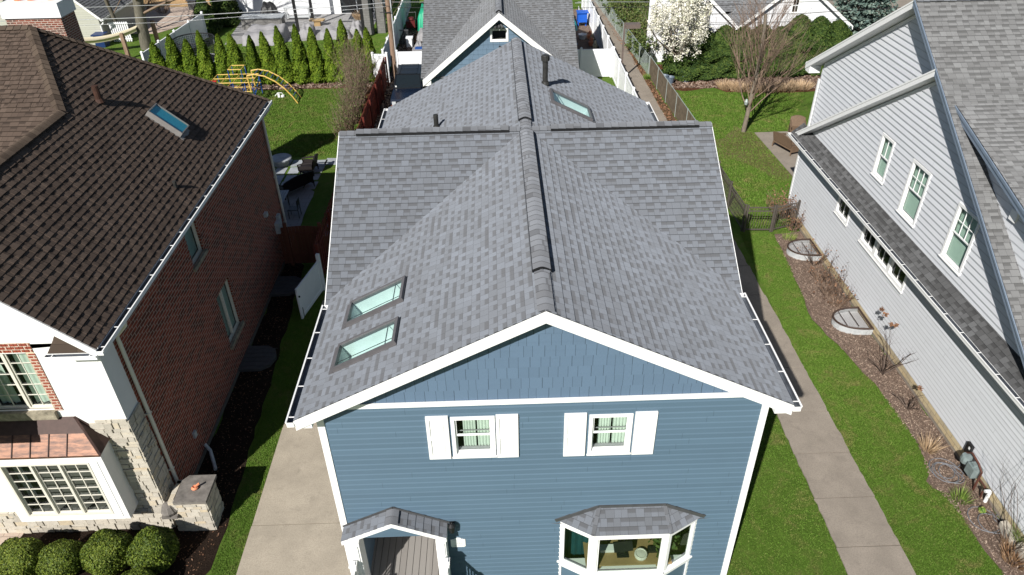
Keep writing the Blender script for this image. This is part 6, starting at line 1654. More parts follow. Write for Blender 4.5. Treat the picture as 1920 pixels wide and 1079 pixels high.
# wicker seats
def wicker(label, cat, loc, rz, w, mat):
    t = thing('wicker_' + cat, label, cat, loc, rz); b = MB()
    return_ = []
    o = Vector(loc); t.rotation_euler = (0, 0, 0)
    b.box(o.x - w / 2, o.x + w / 2, o.y - .33, o.y + .33, .3, .42); b.box(o.x - w / 2 + .06, o.x + w / 2 - .06, o.y - .34, o.y - .31, .16, .3); st = b.build('seat', mat, t)
    b = MB(); n = 10
    for i in range(n):
        a = -w / 2 + w * i / n; q = -w / 2 + w * (i + 1) / n; h = lambda x: .88 + .1 * math.cos(x / w * math.pi)
        b.face([(o.x + a, o.y + .3, .42), (o.x + q, o.y + .3, .42), (o.x + q, o.y + .42, h(q)), (o.x + a, o.y + .42, h(a))]); b.face([(o.x + a, o.y + .36, .42), (o.x + q, o.y + .36, .42), (o.x + q, o.y + .48, h(q)), (o.x + a, o.y + .48, h(a))])
        b.face([(o.x + a, o.y + .42, h(a)), (o.x + q, o.y + .42, h(q)), (o.x + q, o.y + .48, h(q)), (o.x + a, o.y + .48, h(a))])
    b.build('backrest', mat, t)
    for s in (-1, 1):
        b = MB(); x = o.x + s * w / 2; b.tube([(x, o.y - .36, .3), (x, o.y - .38, .6), (x, o.y - .1, .66), (x, o.y + .38, .72)], .045, 6); b.box(x - .03, x + .03, o.y - .32, o.y + .32, .2, .55); b.build('armrest', mat, t)
        for y in (-.32, .34): b = MB(); b.tube([(x * 1, o.y + y, .02), (x, o.y + y, .32)], .03, 6); b.build('leg', mat, t)
    t.rotation_euler = (0, 0, rz)
    return t
wicker('brown wicker loveseat on the concrete patio of the pale house', 'loveseat', (14.95, 34.75, .03), R(112), 1.35, M['wicker']); wicker('brown wicker armchair on the patio beside the pale house corner', 'armchair', (16.1, 36.6, .03), R(-15), .75, M['wicker'])
wicker('black armchair in the shade facing the flagstones, nearest the lawn', 'armchair', (-9.5, 33.6, .0), R(-95), .8, M['blackwicker']); wicker('long black sofa in the shade beside the flagstones', 'sofa', (-9.75, 31.6, 0), R(-130), 1.7, M['blackwicker'])
t = thing('slatted_table', 'slatted grey patio table beside the brick house rear corner', 'table', (-10.3, 29.6, 0))
b = MB()
for i in range(11): b.box(-10.95 + i * .12, -10.85 + i * .12, 29.0, 30.3, .72, .745)
b.build('tabletop', M['flag'], t)
for x in (-10.85, -9.75):
    for y in (29.1, 30.2): b = MB(); b.tube([(x, y, 0), (x, y, .72)], .03, 6); b.build('leg', M['darkgrey'], t)
b = MB(); b.box(-9.45, -9.0, 28.9, 29.3, .4, .44); b.tube([(-9.45, 28.9, 0), (-9.45, 28.9, .45)], .02, 5); b.tube([(-9.0, 28.9, 0), (-9.0, 28.9, .9)], .02, 5); b.tube([(-9.45, 29.3, 0), (-9.45, 29.3, .45)], .02, 5); b.tube([(-9.0, 29.3, 0), (-9.0, 29.3, .9)], .02, 5); b.box(-9.02, -8.98, 28.9, 29.3, .6, .9)
tag(b.build('patio_chair', M['darkgrey']), 'dark metal patio chair beside the slatted table', 'chair')
b = MB(); b.lathe([(0, .32), (.52, .32), (.55, .4), (.5, .44), (0, .42)], (-11.1, 34.6, 0), 20); b.lathe([(.35, 0), (.42, .32)], (-11.1, 34.6, 0), 16); tag(b.build('round_fire_pit', M['flag']), 'round dark fire pit table on the flagstones', 'fire pit')
# boards over the window wells beside the brick house
for i, y in enumerate((19.1, 23.4)):
    b = MB(); pts = [(-8.8, y - .62), (-8.1, y - .6), (-7.82, y - .4), (-7.7, y), (-7.82, y + .4), (-8.1, y + .6), (-8.8, y + .62)]
    b.prism(pts, 'z', .05, .16)
    for k in range(5): b.box(-8.78, -7.75, y - .45 + k * .22, y - .44 + k * .22, .161, .175)
    tag(b.build('well_cover', M['darkgrey']), ('nearer' if i == 0 else 'farther') + ' grey plastic window well cover beside the brick wall', 'cover')
b = MB(); b.tube([(-8.75, 15.0, .35), (-8.6, 14.9, .2), (-8.45, 14.6, .06), (-8.3, 14.3, .05)], .05, 7); tag(b.build('drain_hose', M['galv']), 'grey corrugated drain hose leaving the brick wall', 'hose')
b = MB(); b.lathe([(0, 0), (.14, .02), (.18, .2), (.1, .42), (0, .45)], (-8.45, 13.35, 0), 9); b.box(-8.6, -8.35, 13.5, 13.7, 0, .5); tag(b.build('utility_cover', M['meter']), 'blue grey utility cover behind the limestone pier', 'utility cover')
# ------------------------------------------------------------------ CAR
def car():
    x0, x1, yf, yr = -6.12, -4.42, 40.75, 45.2; cx = (x0 + x1) / 2
    t = thing('parked_car', 'dark blue boxy off road car parked beside the garage', 'car', (cx, 43, 0))
    b = MB()
    prof = [(yf + .08, .45), (yf + .02, .8), (yf + .12, 1.02), (42.5, 1.1), (42.55, 1.12), (yr - .02, 1.12), (yr, .5)]
    b.prism(prof, 'x', x0, x1); b.box(x0 + .1, x1 - .1, yf + .15, yr - .1, .3, .5); bd = b.build('body', M['jeep'], t)
    b = MB(); w = .13
    lo = [(x0 + .06, 42.5, 1.12), (x1 - .06, 42.5, 1.12), (x1 - .06, yr - .05, 1.12), (x0 + .06, yr - .05, 1.12)]; hi = [(x0 + w, 43.2, 1.66), (x1 - w, 43.2, 1.66), (x1 - w, yr - .12, 1.68), (x0 + w, yr - .12, 1.68)]
    b.face(hi); b.box(x0 + w + .02, x1 - w - .02, 43.25, yr - .16, 1.66, 1.70)
    for xx in (x0 + .32, x1 - .36): b.box(xx, xx + .04, 43.3, yr - .2, 1.70, 1.73)
    for i in (0, 1, 2, 3): b.beam(lo[i], hi[i], .08, .08)
    for yy in (43.25, 44.1, 44.95): b.box(x0 + .3, x1 - .3, yy, yy + .03, 1.735, 1.75)
    b.build('cabin_roof', M['carroof'], t)
    b = MB()
    for i in range(4): j = (i + 1) % 4; b.face([lo[i], lo[j], hi[j], hi[i]])
    b.build('windscreen', M['jeepglass'], t)
    b = MB(); b.box(x0 + .3, x1 - .3, yf - .0, yf + .05, .62, .92)
    for i in range(9): b.box(x0 + .36 + i * .115, x0 + .4 + i * .115, yf - .015, yf, .64, .9, 1)
    b.box(x0 - .03, x1 + .03, yf - .12, yf + .05, .42, .58, 1); b.build('grille', [M['black'], M['darkgrey']], t)
    for s in (x0 + .08, x1 - .3):
        b = MB(); b.box(s, s + .22, yf - .02, yf + .05, .74, .92, 0); b.box(s - .04, s + .24, yf - .025, yf + .04, .6, .7, 1); b.build('headlight', [M['headlight'], M['orange']], t)
    for s in (x0, x1):
        for y in (41.5, 44.3):
            b = MB(); a = -.1 if s == x0 else -.12; b.tube([(s - .04 if s == x0 else s - .16, y, .36), (s + .16 if s == x0 else s + .04, y, .36)], .36, 16); wh = b.build('wheel', M['tyre'], t)
        b = MB(); q = s - .16 if s == x0 else s + .02; b.box(q, q + .14, 42.6, 42.72, 1.12, 1.26); b.build('side_mirror', M['black'], t)
    b = MB(); b.beam((x0 + .3, 42.56, 1.16), (cx - .05, 42.68, 1.26), .02, .015); b.beam((cx + .1, 42.56, 1.16), (x1 - .2, 42.68, 1.26), .02, .015); b.box(x0 + .05, x1 - .05, 42.44, 42.5, 1.1, 1.125); b.build('wiper', M['black'], t)
    b = MB(); b.box(x0 + .1, x0 + .2, 42.53, 42.56, 1.16, 1.24); b.build('sticker', M['white'], t)
car()
# ------------------------------------------------------------------ LEFT BACKGROUND
def climber():
    t = thing('play_climber', 'yellow and blue climbing frame with a curved ladder on the left lawn', 'climbing frame', (-15.5, 44, 0))
    z0, z1 = 1.15, 1.75
    b = MB(); xs = [-17.3, -16.6, -15.9, -15.2, -14.75]
    for y in (43.6, 44.4, 45.2):
        for z in (.75, 1.3): b.tube([(xs[0], y, z), (xs[-1], y, z)], .028, 6)
    for x in xs:
        for z in (.75, 1.3): b.tube([(x, 43.6, z), (x, 45.2, z)], .028, 6)
    for y in (44.4, 45.2): b.tube([(-16.3, y, 1.85), (-15.5, y, 1.85)], .028, 6)
    for x in (-16.3, -15.5): b.tube([(x, 44.4, 1.85), (x, 45.2, 1.85)], .028, 6)
    b.build('top_bars', M['yellow'], t)
    b = MB()
    for x in xs:
        for y in (43.6, 45.2): b.tube([(x, y, 0), (x, y, 1.3)], .032, 6)
    for x in (-16.3, -15.5):
        for y in (44.4, 45.2): b.tube([(x, y, 1.3), (x, y, 1.85)], .03, 6)
    b.tube([(-14.75, 43.6, .4), (-14.75, 45.2, 1.1)], .028, 6); b.tube([(-14.75, 45.2, .4), (-14.75, 43.6, 1.1)], .028, 6)
    b.build('upright', M['playblue'], t)
    P = [(-14.95, 1.72), (-14.5, 1.78), (-13.9, 1.66), (-13.3, 1.35), (-12.8, .92), (-12.4, .42), (-12.15, 0)]
    for y in (43.6, 44.55):
        b = MB(); b.tube([(x, y - .25 * max(0, (x + 14) / 2), z) for x, z in P], .04, 7); b.tube([(P[0][0], y, P[0][1]), (P[0][0] + .1, y - .15, .75)], .035, 6); b.build('ladder_rail', M['yellow'], t)
    b = MB()
    for k in range(1, 6):
        for f in (0, .5):
            x = P[k][0] * (1 - f) + P[k + 1][0] * f; z = P[k][1] * (1 - f) + P[k + 1][1] * f; o = .25 * max(0, (x + 14) / 2); b.tube([(x, 43.6 - o, z), (x, 44.55 - o, z)], .024, 5)
    b.build('rung', M['playblue'], t)
    b = MB(); b.box(-18.2, -17.4, 44.6, 45.2, .9, .95); b.build('slide_seat', M['red'], t)
climber()
b = MB(); b.box(-13.62, -13.5, 44.45, 44.55, 0, .25); b.tube([(-13.8, 44.5, .1), (-13.6, 44.5, .3), (-13.35, 44.5, .3), (-13.25, 44.5, .1)], .02, 5); b.lathe([(0, 0), (.12, 0), (.12, .12), (0, .12)], (-13.35, 44.6, 0), 10)
tag(b.build('white_toy', M['vinyl']), 'small white plastic toy lying on the lawn under the curved ladder', 'toy')
# beige garage at the very left back
def beige():
    t = thing('beige_garage', 'beige lap sided garage with white gutter at the top left corner', 'garage', (-32, 57, 0))
    x1, y0 = -29.6, 57.0; b = MB(frame((0, y0, 0), (1, 0, 0), (0, -1, 0)))
    siding(b, 0, 5.0, lambda z: (-37.0, min(x1, x1 - (z - 2.2) / .95) if z > 2.2 else x1), .16, .014); b.build('front_wall', M['beigesiding'], t)
    b = MB(); b.face([(x1, y0, 0), (x1, y0 + 7, 0), (x1, y0 + 7, 2.2), (x1, y0, 2.2)]); b.face([(-37, y0, 0), (-37, y0 + 7, 0), (-37, y0 + 7, 2.2), (-37, y0, 2.2)]); b.face([(-37, y0 + 7, 0), (x1, y0 + 7, 0), (x1, y0 + 7, 2.2), (-33.3, y0 + 7, 5), (-37, y0 + 7, 2.2)]); b.build('side_wall', M['beigesiding'], t)
    b = MB(); s = .95; c = math.sqrt(1 + s * s); roof_plane(b, (x1 + .35, y0 - .25, 1.95), (0, 1, 0), (-1, 0, s), [(0, 0), (7.5, 0), (7.5, 4.1 * c), (0, 4.1 * c)]); roof_plane(b, (-37.4, y0 - .25, 1.95), (0, 1, 0), (1, 0, s), [(0, 0), (7.5, 0), (7.5, 4.1 * c), (0, 4.1 * c)]); b.build('roof', M['shingle_far'], t)
    b = MB(); b.prism([(x1 + .35, 1.94), (-33.3, 5.79), (-33.3, 5.58), (x1 + .35, 1.73)], 'y', y0 - .28, y0 - .24); b.build('rake_fascia', M['white'], t)
    gutter(t, (x1 + .36, y0 - .25, 1.93), (x1 + .36, y0 + 7.2, 1.93), (1, 0, 0))
    b = MB(); b.tube([(x1 + .42, y0 - .1, 1.85), (x1 + .3, y0 - .05, 1.6), (x1 + .06, y0 - .05, 1.4), (x1 + .06, y0 - .05, .1)], .05, 6); b.build('downspout', M['white'], t)
beige()
b = MB(); b.prism([(-30.0, 56.2), (-29.3, 56.2), (-29.25, 56.9), (-30.05, 56.9)], 'z', 0, .85); b.prism([(-30.1, 56.1), (-29.2, 56.1), (-29.2, 57), (-30.1, 57)], 'z', .85, .95)
tag(b.build('blue_bin', M['darkblue']), 'dark blue plastic bin at the corner of the beige garage', 'bin')
t = thing('white_lattice_gate', 'white slatted fence panel beside the blue bin', 'fence', (-29, 57.6, 0))
b = MB()
for i in range(9): b.box(-29.2 + i * .16, -29.1 + i * .16, 57.5, 57.54, .05, 1.5)
for z in (.2, 1.35): b.box(-29.25, -27.75, 57.46, 57.499, z, z + .08)
b.build('slats', M['vinyl'], t)
# hammock posts and canvas
for i, (x, y, h) in enumerate(((-26.35, 53.2, 1.75), (-25.45, 56.5, 1.75))):
    b = MB(); b.box(x - .12, x + .12, y - .12, y + .12, 0, h); b.box(x - .1, x + .1, y - .1, y + .1, h, h + .06); tag(b.build('wooden_post', M['pole']), 'square weathered wooden post ' + ('in front of' if i == 0 else 'right of') + ' the thick bare trunk', 'post')
b = MB(); n = 12
for i in range(n):
    f, g = i / n, (i + 1) / n
    Q = lambda f, s: (-31.5 + 5.4 * f, 53.6 + 1.4 * f + .55 * s, .95 + .45 * (2 * f - 1) ** 2 + .25 * f + .12 * s)
    b.face([Q(f, 0), Q(g, 0), Q(g, 1), Q(f, 1)], smooth=True); b.face([Q(f, 0), Q(g, 0), (Q(g, 0)[0], Q(g, 0)[1] + .1, Q(g, 0)[2] - .22), (Q(f, 0)[0], Q(f, 0)[1] + .1, Q(f, 0)[2] - .22)], smooth=True)
tag(b.build('canvas_hammock', M['canvas'], merge=True), 'cream canvas hammock slung in front of the thick bare trunk', 'hammock')
# trampoline
t = thing('trampoline', 'trampoline with dark safety net behind the arborvitae row', 'trampoline', (-20.2, 50.2, 0)); c = Vector((-20.3, 50.4, 0)); r = 1.35
b = MB(); R_ = [Vector((c.x + r * math.cos(a), c.y + r * math.sin(a), 0)) for a in [i * math.pi / 8 for i in range(17)]]
b.tube([p + Vector((0, 0, .7)) for p in R_], .04, 6); b.tube([p + Vector((0, 0, 2.1)) for p in R_], .03, 6, m=1)
for i in range(0, 16, 4): b.tube([R_[i], R_[i] + Vector((0, 0, 2.1))], .035, 6)
b.build('frame', [M['galv'], M['black']], t)
b = MB(); b.lathe([(0, .68), (r, .68)], c, 16); b.build('mat', M['black'], t)
segs = []
for i in range(64):
    a = i * 2 * math.pi / 64; q = a + .9; p = lambda a, z: (c.x + r * .97 * math.cos(a), c.y + r * .97 * math.sin(a), z)
    for k in range(5): z0, z1 = .7 + k * .28, .98 + k * .28; segs.append((p(a, z0), p(a, z1), .014, .014))
    for k in range(12): segs.append((p(a, .75 + k * .12), p(a + .098, .75 + k * .12), .012, .012))
V, F = tubes(segs, 3); np_obj('net', V, F, M['net'], t)
# fire bowl far left
b = MB(); b.lathe([(0, .3), (.4, .35), (.7, .55), (.66, .55), (.35, .42), (0, .4)], (-31.0, 61.6, 0), 16); b.tube([(-31.4, 61.6, 0), (-31.2, 61.6, .4)], .03, 5); b.tube([(-30.6, 61.6, 0), (-30.8, 61.6, .4)], .03, 5); b.tube([(-31, 62, 0), (-31, 61.8, .4)], .03, 5)
tag(b.build('fire_bowl', M['rust']), 'rusty round fire bowl on the tan paver patio at top left', 'fire bowl')
b = MB(); b.box(-26.6, -25.6, 66.8, 67.3, 0, .75); b.box(-26.7, -25.5, 66.7, 67.4, .75, .82); tag(b.build('garden_bench_box', M['darkgrey']), 'dark storage box standing at the edge of the tan dirt field', 'box')
for i, (x, y) in enumerate(((-28.6, 66), (-30.4, 66.6), (-33, 66.2))):
    shrub('leafless_shrub', 'dark leafless shrub at the far edge of the tan patio, %s from the right' % words[i], 'shrub', (x, y, 0), 1.2, 2.2, 0, 40, None, 'twig', .1, 'leafless shrubs at the far edge of the tan patio', 0, 2, .7, .014, .9)
# covered patio
def drape(name, label, x0, x1, y0, y1, h, cat='cover', mat='tarp', back=0, bz=0):
    """sagging cloth cover over furniture: grid with bulging sides"""
    t = MB(); nx, ny = 22, 16; H = {}
    for i in range(nx + 1):
        for j in range(ny + 1):
            u, v = i / nx, j / ny; ex = min(u, 1 - u) * 2 * (x1 - x0) / .5; ey = min(v, 1 - v) * 2 * (y1 - y0) / .5
            k = min(1, ex) ** .35 * min(1, ey) ** .35 if min(ex, ey) > 0 else 0
            hh = h + (bz if v > .62 else 0); z = max(.012, hh * k + .05 * math.sin(u * 17 + v * 5) * k + .03 * math.sin(v * 23 + u * 9) * k)
            wv = .06 * math.sin(u * 31 + v * 27) * (1 - k)
            H[i, j] = (x0 + (x1 - x0) * u + wv, y0 + (y1 - y0) * v + wv, z)
    for i in range(nx):
        for j in range(ny): t.face([H[i, j], H[i + 1, j], H[i + 1, j + 1], H[i, j + 1]], smooth=True)
    return tag(t.build(name, M[mat], merge=True), label, cat)
drape('sofa_cover', 'grey cloth cover over a boxy sofa on the grey patio', -19.0, -15.9, 55.6, 58.6, .75, bz=.15)
drape('daybed_cover', 'low pale grey cover over furniture behind the right arborvitae', -13.4, -11.0, 56.8, 58.8, .6)
drape('chair_cover', 'small grey covered chair right of the low pale cover', -11.2, -10.2, 57.4, 58.9, .7, bz=.2)
drape('stool_cover', 'grey covered armchair beside the wood topped fire table', -15.1, -14.0, 57.4, 59.0, .6, bz=.15)
b = MB(); b.box(-20.2, -16.8, 60.0, 61.2, .86, .94, 1); b.box(-20.1, -16.9, 60.1, 61.1, 0, .86, 0); tag(b.build('grill_island', [M['block'], M['flag']]), 'grey stone outdoor kitchen island with a counter on the patio', 'kitchen island')
drape('grill_cover', 'black covered grill standing behind the stone island', -19.2, -17.9, 62.2, 63.4, 1.2, mat='black', bz=.2)
t = thing('console_table', 'white metal console table against the white house wall', 'table', (-16.3, 63, 0)); b = MB(); b.box(-17.3, -15.2, 62.6, 63.3, .95, 1.0); b.box(-17.2, -15.3, 62.65, 63.25, .2, .24); b.build('tabletop', M['galv'], t)
for x in (-17.2, -15.3):
    for y in (62.68, 63.2): b = MB(); b.box(x - .04, x + .04, y - .04, y + .04, 0, .95); b.build('leg', M['galv'], t)
b = MB(); b.prism([(-14.8, 60.5), (-13.7, 60.5), (-13.6, 60.8), (-13.7, 61.1), (-14.8, 61.1), (-14.9, 60.8)], 'z', .42, .52); b.box(-14.5, -14.0, 60.6, 61.0, 0, .42); tag(b.build('wood_top_table', M['tanwood']), 'oval wood topped fire table in front of the white house wall', 'table')
# white house at the back of the patio
t = thing('white_patio_house', 'white walled house behind the covered patio at the top', 'house', (-15, 64, 0))
b = MB(frame((0, 64.4, 0), (1, 0, 0), (0, -1, 0))); siding(b, 0, 5.5, (-22, -9.6), .35, .012, holes=[(-13.0, -10.1, .05, 2.3)]); b.build('front_wall', M['whitesiding'], t)
b = MB(); b.face([(-22, 64.4, 0), (-22, 74, 0), (-22, 74, 5.5), (-22, 64.4, 5.5)]); b.face([(-9.6, 64.4, 0), (-9.6, 74, 0), (-9.6, 74, 5.5), (-9.6, 64.4, 5.5)]); b.face([(-22, 64.4, 5.5), (-9.6, 64.4, 5.5), (-9.6, 74, 5.6), (-22, 74, 5.6)]); b.build('side_wall', M['whitesiding'], t)
b = MB(frame((0, 64.4, 0), (1, 0, 0), (0, -1, 0))); b.face([(-13, -.05, .05), (-10.1, -.05, .05), (-10.1, -.05, 2.3), (-13, -.05, 2.3)])
for x in (-13, -11.6, -10.18): b.box(x, x + .08, -.049, .03, .05, 2.3, 1)
b.box(-13, -10.1, -.049, .03, 2.22, 2.38, 1); b.build('patio_door', [M['jeepglass'], M['white']], t)
# pergola with slatted top, dark posts
t = thing('pergola', 'pergola with dark posts and white slatted top over the patio', 'pergola', (-12.6, 60, 0))
for x, y in ((-15.47, 59.2), (-14.9, 62.2), (-9.95, 56.9), (-9.6, 58.1)):
    b = MB(); b.box(x - .1, x + .1, y - .1, y + .1, 0, 4.6); b.build('post', M['darkgrey'] if False else M['black'], t)
b = MB()
for i in range(26): b.beam((-14.8 + i * .21, 57.4, 4.62), (-14.8 + i * .21, 63.6, 4.62), .09, .16)
b.build('slat', M['white'], t)
b = MB(); b.box(-15.5, -9.4, 56.9, 57.1, 4.38, 4.54); b.box(-15.5, -9.4, 62.2, 62.4, 4.38, 4.54); b.build('beam', M['darkgrey'], t)
for i, x in enumerate((-9.75, -8.85)):
    b = MB(); b.box(x - .3, x + .35, 57.9 + .3 * i, 58.7 + .3 * i, 0, 3.3); b.box(x - .36, x + .41, 57.84 + .3 * i, 58.76 + .3 * i, 3.3, 3.4); tag(b.build('stone_column', M['block']), ('left' if i == 0 else 'right') + ' grey block column beside the pergola posts', 'column')
b = MB(); b.box(-11.3, -10.3, 60.3, 61.0, 0, .5); tag(b.build('planter_box', M['block']), 'grey planter box with dry plants by the pergola posts', 'planter')
tuft('dry_plant', 'dry brown plants standing in the grey planter box', (-10.8, 60.65, .5), .6, .6, 400, 'straw', w=.04)
# back yard clutter left of the garage
drape('green_tarp_cover', 'bright green tarp covering a tall object beside the garage', -6.0, -4.7, 58.2, 61.2, 1.5, mat='green_tarp')
t = thing('red_mower', 'dark red machine standing beside the green tarp', 'machine', (-6.6, 59.0, 0)); b = MB(); b.box(-6.9, -6.2, 58.6, 59.4, .25, .75); b.lathe([(0, .75), (.25, .8), (.22, .95), (0, .98)], (-6.5, 59, 0), 10); b.build('body', M['redmachine'], t)
b = MB(); b.tube([(-6.9, 59.3, .6), (-6.9, 59.9, 1.1), (-6.2, 59.9, 1.1), (-6.2, 59.3, .6)], .025, 5); b.build('handle', M['darkgrey'], t)
b = MB(); b.prism([(-6.5, 54.3), (-6.1, 54.3), (-6.05, 54.8), (-6.5, 54.8)], 'z', 0, .65); b.box(-6.53, -6.02, 54.27, 54.83, .65, .7); tag(b.build('grey_bucket', M['vinyl']), 'pale grey square bucket among the yard clutter', 'bucket')
b = MB()
for i in range(7): b.tube([(-7.0 + i * .09, 55.0, 0), (-6.98 + i * .09, 55.3, 1.0)], .018, 5)
b.box(-7.05, -6.4, 55.28, 55.34, .95, 1.02); tag(b.build('metal_rack', M['darkgrey']), 'dark metal rack leaning on the white fence by the clutter', 'rack')
drape('pale_sack', 'pale crumpled sack on the ground by the garage', -5.9, -5.2, 53.5, 54.5, .45, 'sack'); drape('yellow_sack', 'yellowish crumpled sack next to the pale sack', -5.3, -4.8, 54.0, 55.2, .5, 'sack', 'straw'); drape('grey_tarp', 'grey tarp heap behind the sacks beside the garage', -5.9, -4.7, 55.8, 57.8, .5, 'tarp')
b = MB(); b.box(-5.9, -4.9, 52.2, 52.9, .1, .45); b.box(-5.7, -5.1, 52.3, 52.8, .45, .5, 1); tag(b.build('crate_with_blue_lid', [M['tarp'], M['playblue']]), 'grey crate with a dark blue lid just behind the white cross fence', 'crate')
b = MB(); b.box(-6.7, -6.3, 50.5, 51.2, 0, .5); b.tube([(-6.2, 50.2, .05), (-6.2, 51.6, .05)], .05, 6); tag(b.build('wooden_block', M['brownwood']), 'dark block and pipe lying near the foot of the fence', 'block')
# clutter right of the garage
b = MB(); b.prism([(6.55, 58.6), (7.25, 58.6), (7.3, 59.2), (6.5, 59.2)], 'z', .35, 1.05); b.box(6.45, 7.35, 58.5, 59.3, 1.05, 1.12); b.tube([(6.6, 58.9, 0), (6.6, 58.9, .35)], .06, 6); b.tube([(7.2, 58.9, 0), (7.2, 58.9, .35)], .06, 6); tag(b.build('blue_tub', M['bluepl']), 'bright blue plastic tub beside the white fence behind the garage', 'tub')
drape('teal_pool_cover', 'dark teal tarp heap beside the garage right wall', 4.9, 6.4, 57.6, 61.5, .8, 'tarp', 'teal')
t = thing('red_garden_chair', 'red garden chair next to the garage right wall', 'chair', (5.5, 56, 0)); b = MB(); b.box(5.2, 5.8, 55.7, 56.3, .4, .45); b.build('seat', M['red'], t)
b = MB(); b.tube([(5.2, 56.3, 0), (5.2, 56.4, 1.0), (5.8, 56.4, 1.0), (5.8, 56.3, 0)], .03, 6); b.tube([(5.2, 55.7, 0), (5.2, 55.7, .65), (5.2, 56.3, .65)], .03, 6); b.tube([(5.8, 55.7, 0), (5.8, 55.7, .65), (5.8, 56.3, .65)], .03, 6); b.build('frame', M['red'], t)
b = MB(); b.lathe([(0, 0), (.22, 0), (.32, .36), (.28, .36), (.2, .1), (0, .08)], (6.55, 55.4, 0), 14); tag(b.build('white_pot', M['vinyl']), 'white round plant pot on the dirt beside the fence', 'pot')
b = MB(); b.lathe([(0, .0), (.35, 0), (.5, .3), (.45, .3), (.3, .08), (0, .06)], (5.5, 53.2, 0), 14); tag(b.build('grey_pot', M['planter']), 'blue grey wide pot by the garage right wall', 'pot')
for i, (x, y, m) in enumerate(((7.1, 55.4, 'terracotta'), (7.15, 54.5, 'straw'), (7.0, 53.7, 'terracotta'), (7.2, 52.9, 'canvas'))):
    b = MB(); b.lathe([(0, 0), (.15, 0), (.2, .28), (.17, .3), (0, .3)], (x, y, 0), 10); b.lathe([(0, .3), (.14, .36), (.1, .55), (0, .62)], (x, y, 0), 8); tag(b.build('garden_ornament', M[m]), 'small garden pot ornament along the long white fence, %s from the back' % words[i], 'ornament', 'garden pots along the long white fence')
t = thing('bicycle', 'bicycle leaning on the long white fence behind the blue tub', 'bicycle', (6.7, 61.5, 0))
for y in (60.9, 62.0):
    b = MB(); b.tube([Vector((6.9, y + .33 * math.cos(a), .34 + .33 * math.sin(a))) for a in [i * .5 for i in range(14)]], .025, 5); b.build('wheel', M['black'], t)
b = MB(); b.tube([(6.9, 60.9, .34), (6.9, 61.3, .8), (6.9, 61.8, .8), (6.9, 62.0, .34)], .025, 5); b.tube([(6.9, 61.3, .8), (6.9, 61.45, .34), (6.9, 61.8, .8)], .025, 5); b.tube([(6.6, 61.8, 1.05), (7.2, 61.8, 1.05)], .02, 5); b.build('frame', M['galv'], t)
b = MB(); b.tube([(6.9, 49.3, .1), (6.7, 48.9, .5), (6.4, 48.4, .75), (6.1, 48.2, .8)], .04, 6); tag(b.build('white_arched_pipe', M['vinyl']), 'white curved pipe sticking out of the weeds', 'pipe')
for i, (x, y) in enumerate(((10.75, 45.6), (11.05, 45.3), (12.1, 45.5))):
    b = MB(); b.lathe([(0, 0), (.22, 0), (.28, .42), (.25, .42), (.2, .3), (0, .3)], (x, y, 0), 12); tag(b.build('dark_bucket', M['planter']), 'dark bucket under the blossom tree, %s from the fence' % words[i], 'bucket', 'dark buckets under the blossom tree')
b = MB(); b.lathe([(0, -.2), (.08, -.16), (.1, .0), (.06, .12), (0, .16)], (13.3, 37.2, 1.75), 8); b.box(13.22, 13.38, 37.12, 37.28, 1.72, 1.74); tag(b.build('bird_feeder', M['chain']), 'small pale bird feeder hanging on the young leafless tree', 'feeder')
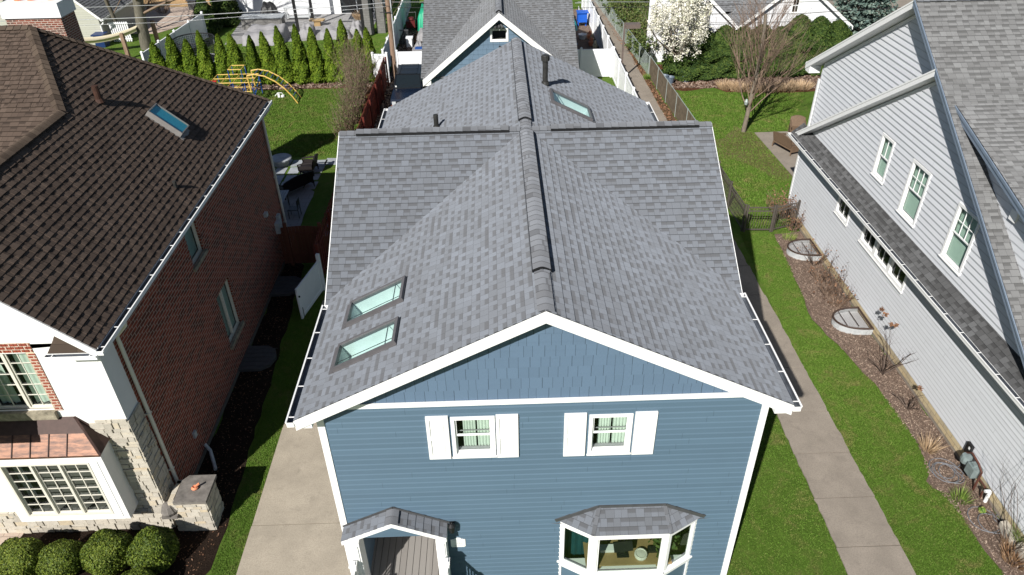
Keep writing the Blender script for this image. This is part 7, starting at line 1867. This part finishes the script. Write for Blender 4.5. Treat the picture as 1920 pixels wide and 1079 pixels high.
# ------------------------------------------------------------------ RIGHT BACKGROUND HOUSE
def far_house():
    t = thing('gabled_white_house', 'white sided house with two gables and grey roof beyond the dark hedge', 'house', (18, 50, 0)); y = 49.6
    fr = frame((0, y, 0), (1, 0, 0), (0, -1, 0)); cx, hw, s = 20.0, 3.75, .78; zv = 2.35; za = zv + hw * s
    wn = (19.72, 20.14, 3.05, 3.95)
    b = MB(fr); siding(b, 0, 5.3, lambda z: (cx - hw, cx + hw) if z < zv else (cx - (za - z) / s, cx + (za - z) / s), .22, .014, holes=[wn]); b.build('gable_wall', M['whitesiding'], t)
    window(t, fr, *wn, trim=.11, drape=None, cols=2, sash=3.5, sill=False)
    b = MB(fr); siding(b, 0, 5.3, lambda z: (10.2, 16.0 - .0) if z < zv else (10.2, 16.2 - (z - zv) / .9), .22, .014); b.build('left_wall', M['whitesiding'], t)
    b = MB(fr); b.box(13.9, 14.25, -.0, .15, 0, 4.8); b.build('chimney', M['block'], t)
    b = MB(); c = math.sqrt(1 + s * s)
    for sg in (-1, 1): roof_plane(b, (cx + sg * (hw + .2), y - .3, zv - .16), (0, 1, 0), (-sg, 0, s), [(0, 0), (10, 0), (10, (hw + .2) * c), (0, (hw + .2) * c)], e=.19, u0=20 * sg)
    c2 = math.sqrt(1 + .81); roof_plane(b, (16.35, y - .3, zv - .14), (0, 1, 0), (-.9 / .9, 0, .9), [(0, 0), (10, 0), (10, 5 * c2), (0, 5 * c2)], e=.19, u0=70)
    roof_plane(b, (11, y + 2.4, 2.6), (1, 0, 0), (0, 1, .62), [(0, 0), (11, 0), (11, 7), (0, 7)], e=.19, u0=90); b.build('roof', M['shingle_far'], t)
    b = MB()
    for sg in (-1, 1):
        xe = cx + sg * (hw + .2); ze = zv - .17; b.prism([(xe, ze), (cx, za - .01), (cx, za - .25), (xe, ze - .24)], 'y', y - .34, y - .29)
    b.prism([(16.35, zv - .15), (11.9, zv + 3.86), (11.9, zv + 3.6), (16.35, zv - .39)], 'y', y - .35, y - .305)
    b.build('rake_fascia', M['white'], t)
    b = MB(); b.face([(cx + hw, y, 0), (cx + hw, y + 9, 0), (cx + hw, y + 9, 2.4), (cx + hw, y, 2.4)]); b.build('side_wall', M['whitesiding'], t)
far_house()
sheet('road', [(24, 60), (60, 60), (60, 66), (24, 66)], .008, M['walk']); sheet('mulch_bed', [(24, 53), (40, 53), (40, 59), (24, 59)], .006, M['drygrass'])
# ------------------------------------------------------------------ LIGHT AND CAMERA
el = R(38.5); az = math.atan2(-.488, -.873)
sd = Vector((math.sin(az) * math.cos(el), math.cos(az) * math.cos(el), math.sin(el)))
w = bpy.data.worlds.new('World'); S.world = w; w.use_nodes = True
sky = w.node_tree.nodes.new('ShaderNodeTexSky'); sky.sky_type = 'NISHITA'; sky.sun_disc = False; sky.sun_elevation = el; sky.sun_rotation = az % (2 * math.pi); sky.air_density = 1.0; sky.dust_density = .6
bg = w.node_tree.nodes['Background']; w.node_tree.links.new(sky.outputs[0], bg.inputs[0]); bg.inputs[1].default_value = .05
L = bpy.data.lights.new('sun', 'SUN'); L.energy = 5.0; L.angle = R(.53); L.color = (1, .965, .91)
lo = bpy.data.objects.new('sun', L); COL.objects.link(lo); lo.rotation_euler = (-sd).to_track_quat('-Z', 'Y').to_euler(); lo.location = (-20, -30, 40)
Rm = [[0.9994868272377009, -0.027652755151146284, -0.016168095461898322], [-0.029059979388900425, -0.5704187758853948, -0.8208397759096011], [0.013475896119775734, 0.8208883878152732, -0.5709296410012451]]
cam = bpy.data.cameras.new('camera'); co = bpy.data.objects.new('camera', cam); COL.objects.link(co)
Mx = Matrix.Identity(4)
for i in range(3):
    Mx[i][0] = Rm[0][i]; Mx[i][1] = -Rm[1][i]; Mx[i][2] = -Rm[2][i]
Mx[0][3], Mx[1][3], Mx[2][3] = 0, 0, 16.0
co.matrix_world = Mx; cam.sensor_width = 36; cam.lens = 25.62; cam.clip_start = .1; cam.clip_end = 1000
S.camera = co
S.view_settings.view_transform = 'Standard'; S.view_settings.look = 'None'; S.view_settings.exposure = 0.45; S.view_settings.gamma = 1
try: S.view_settings.use_curve_mapping = False
except Exception: pass
S.cycles.max_bounces = 6; S.cycles.transparent_max_bounces = 12
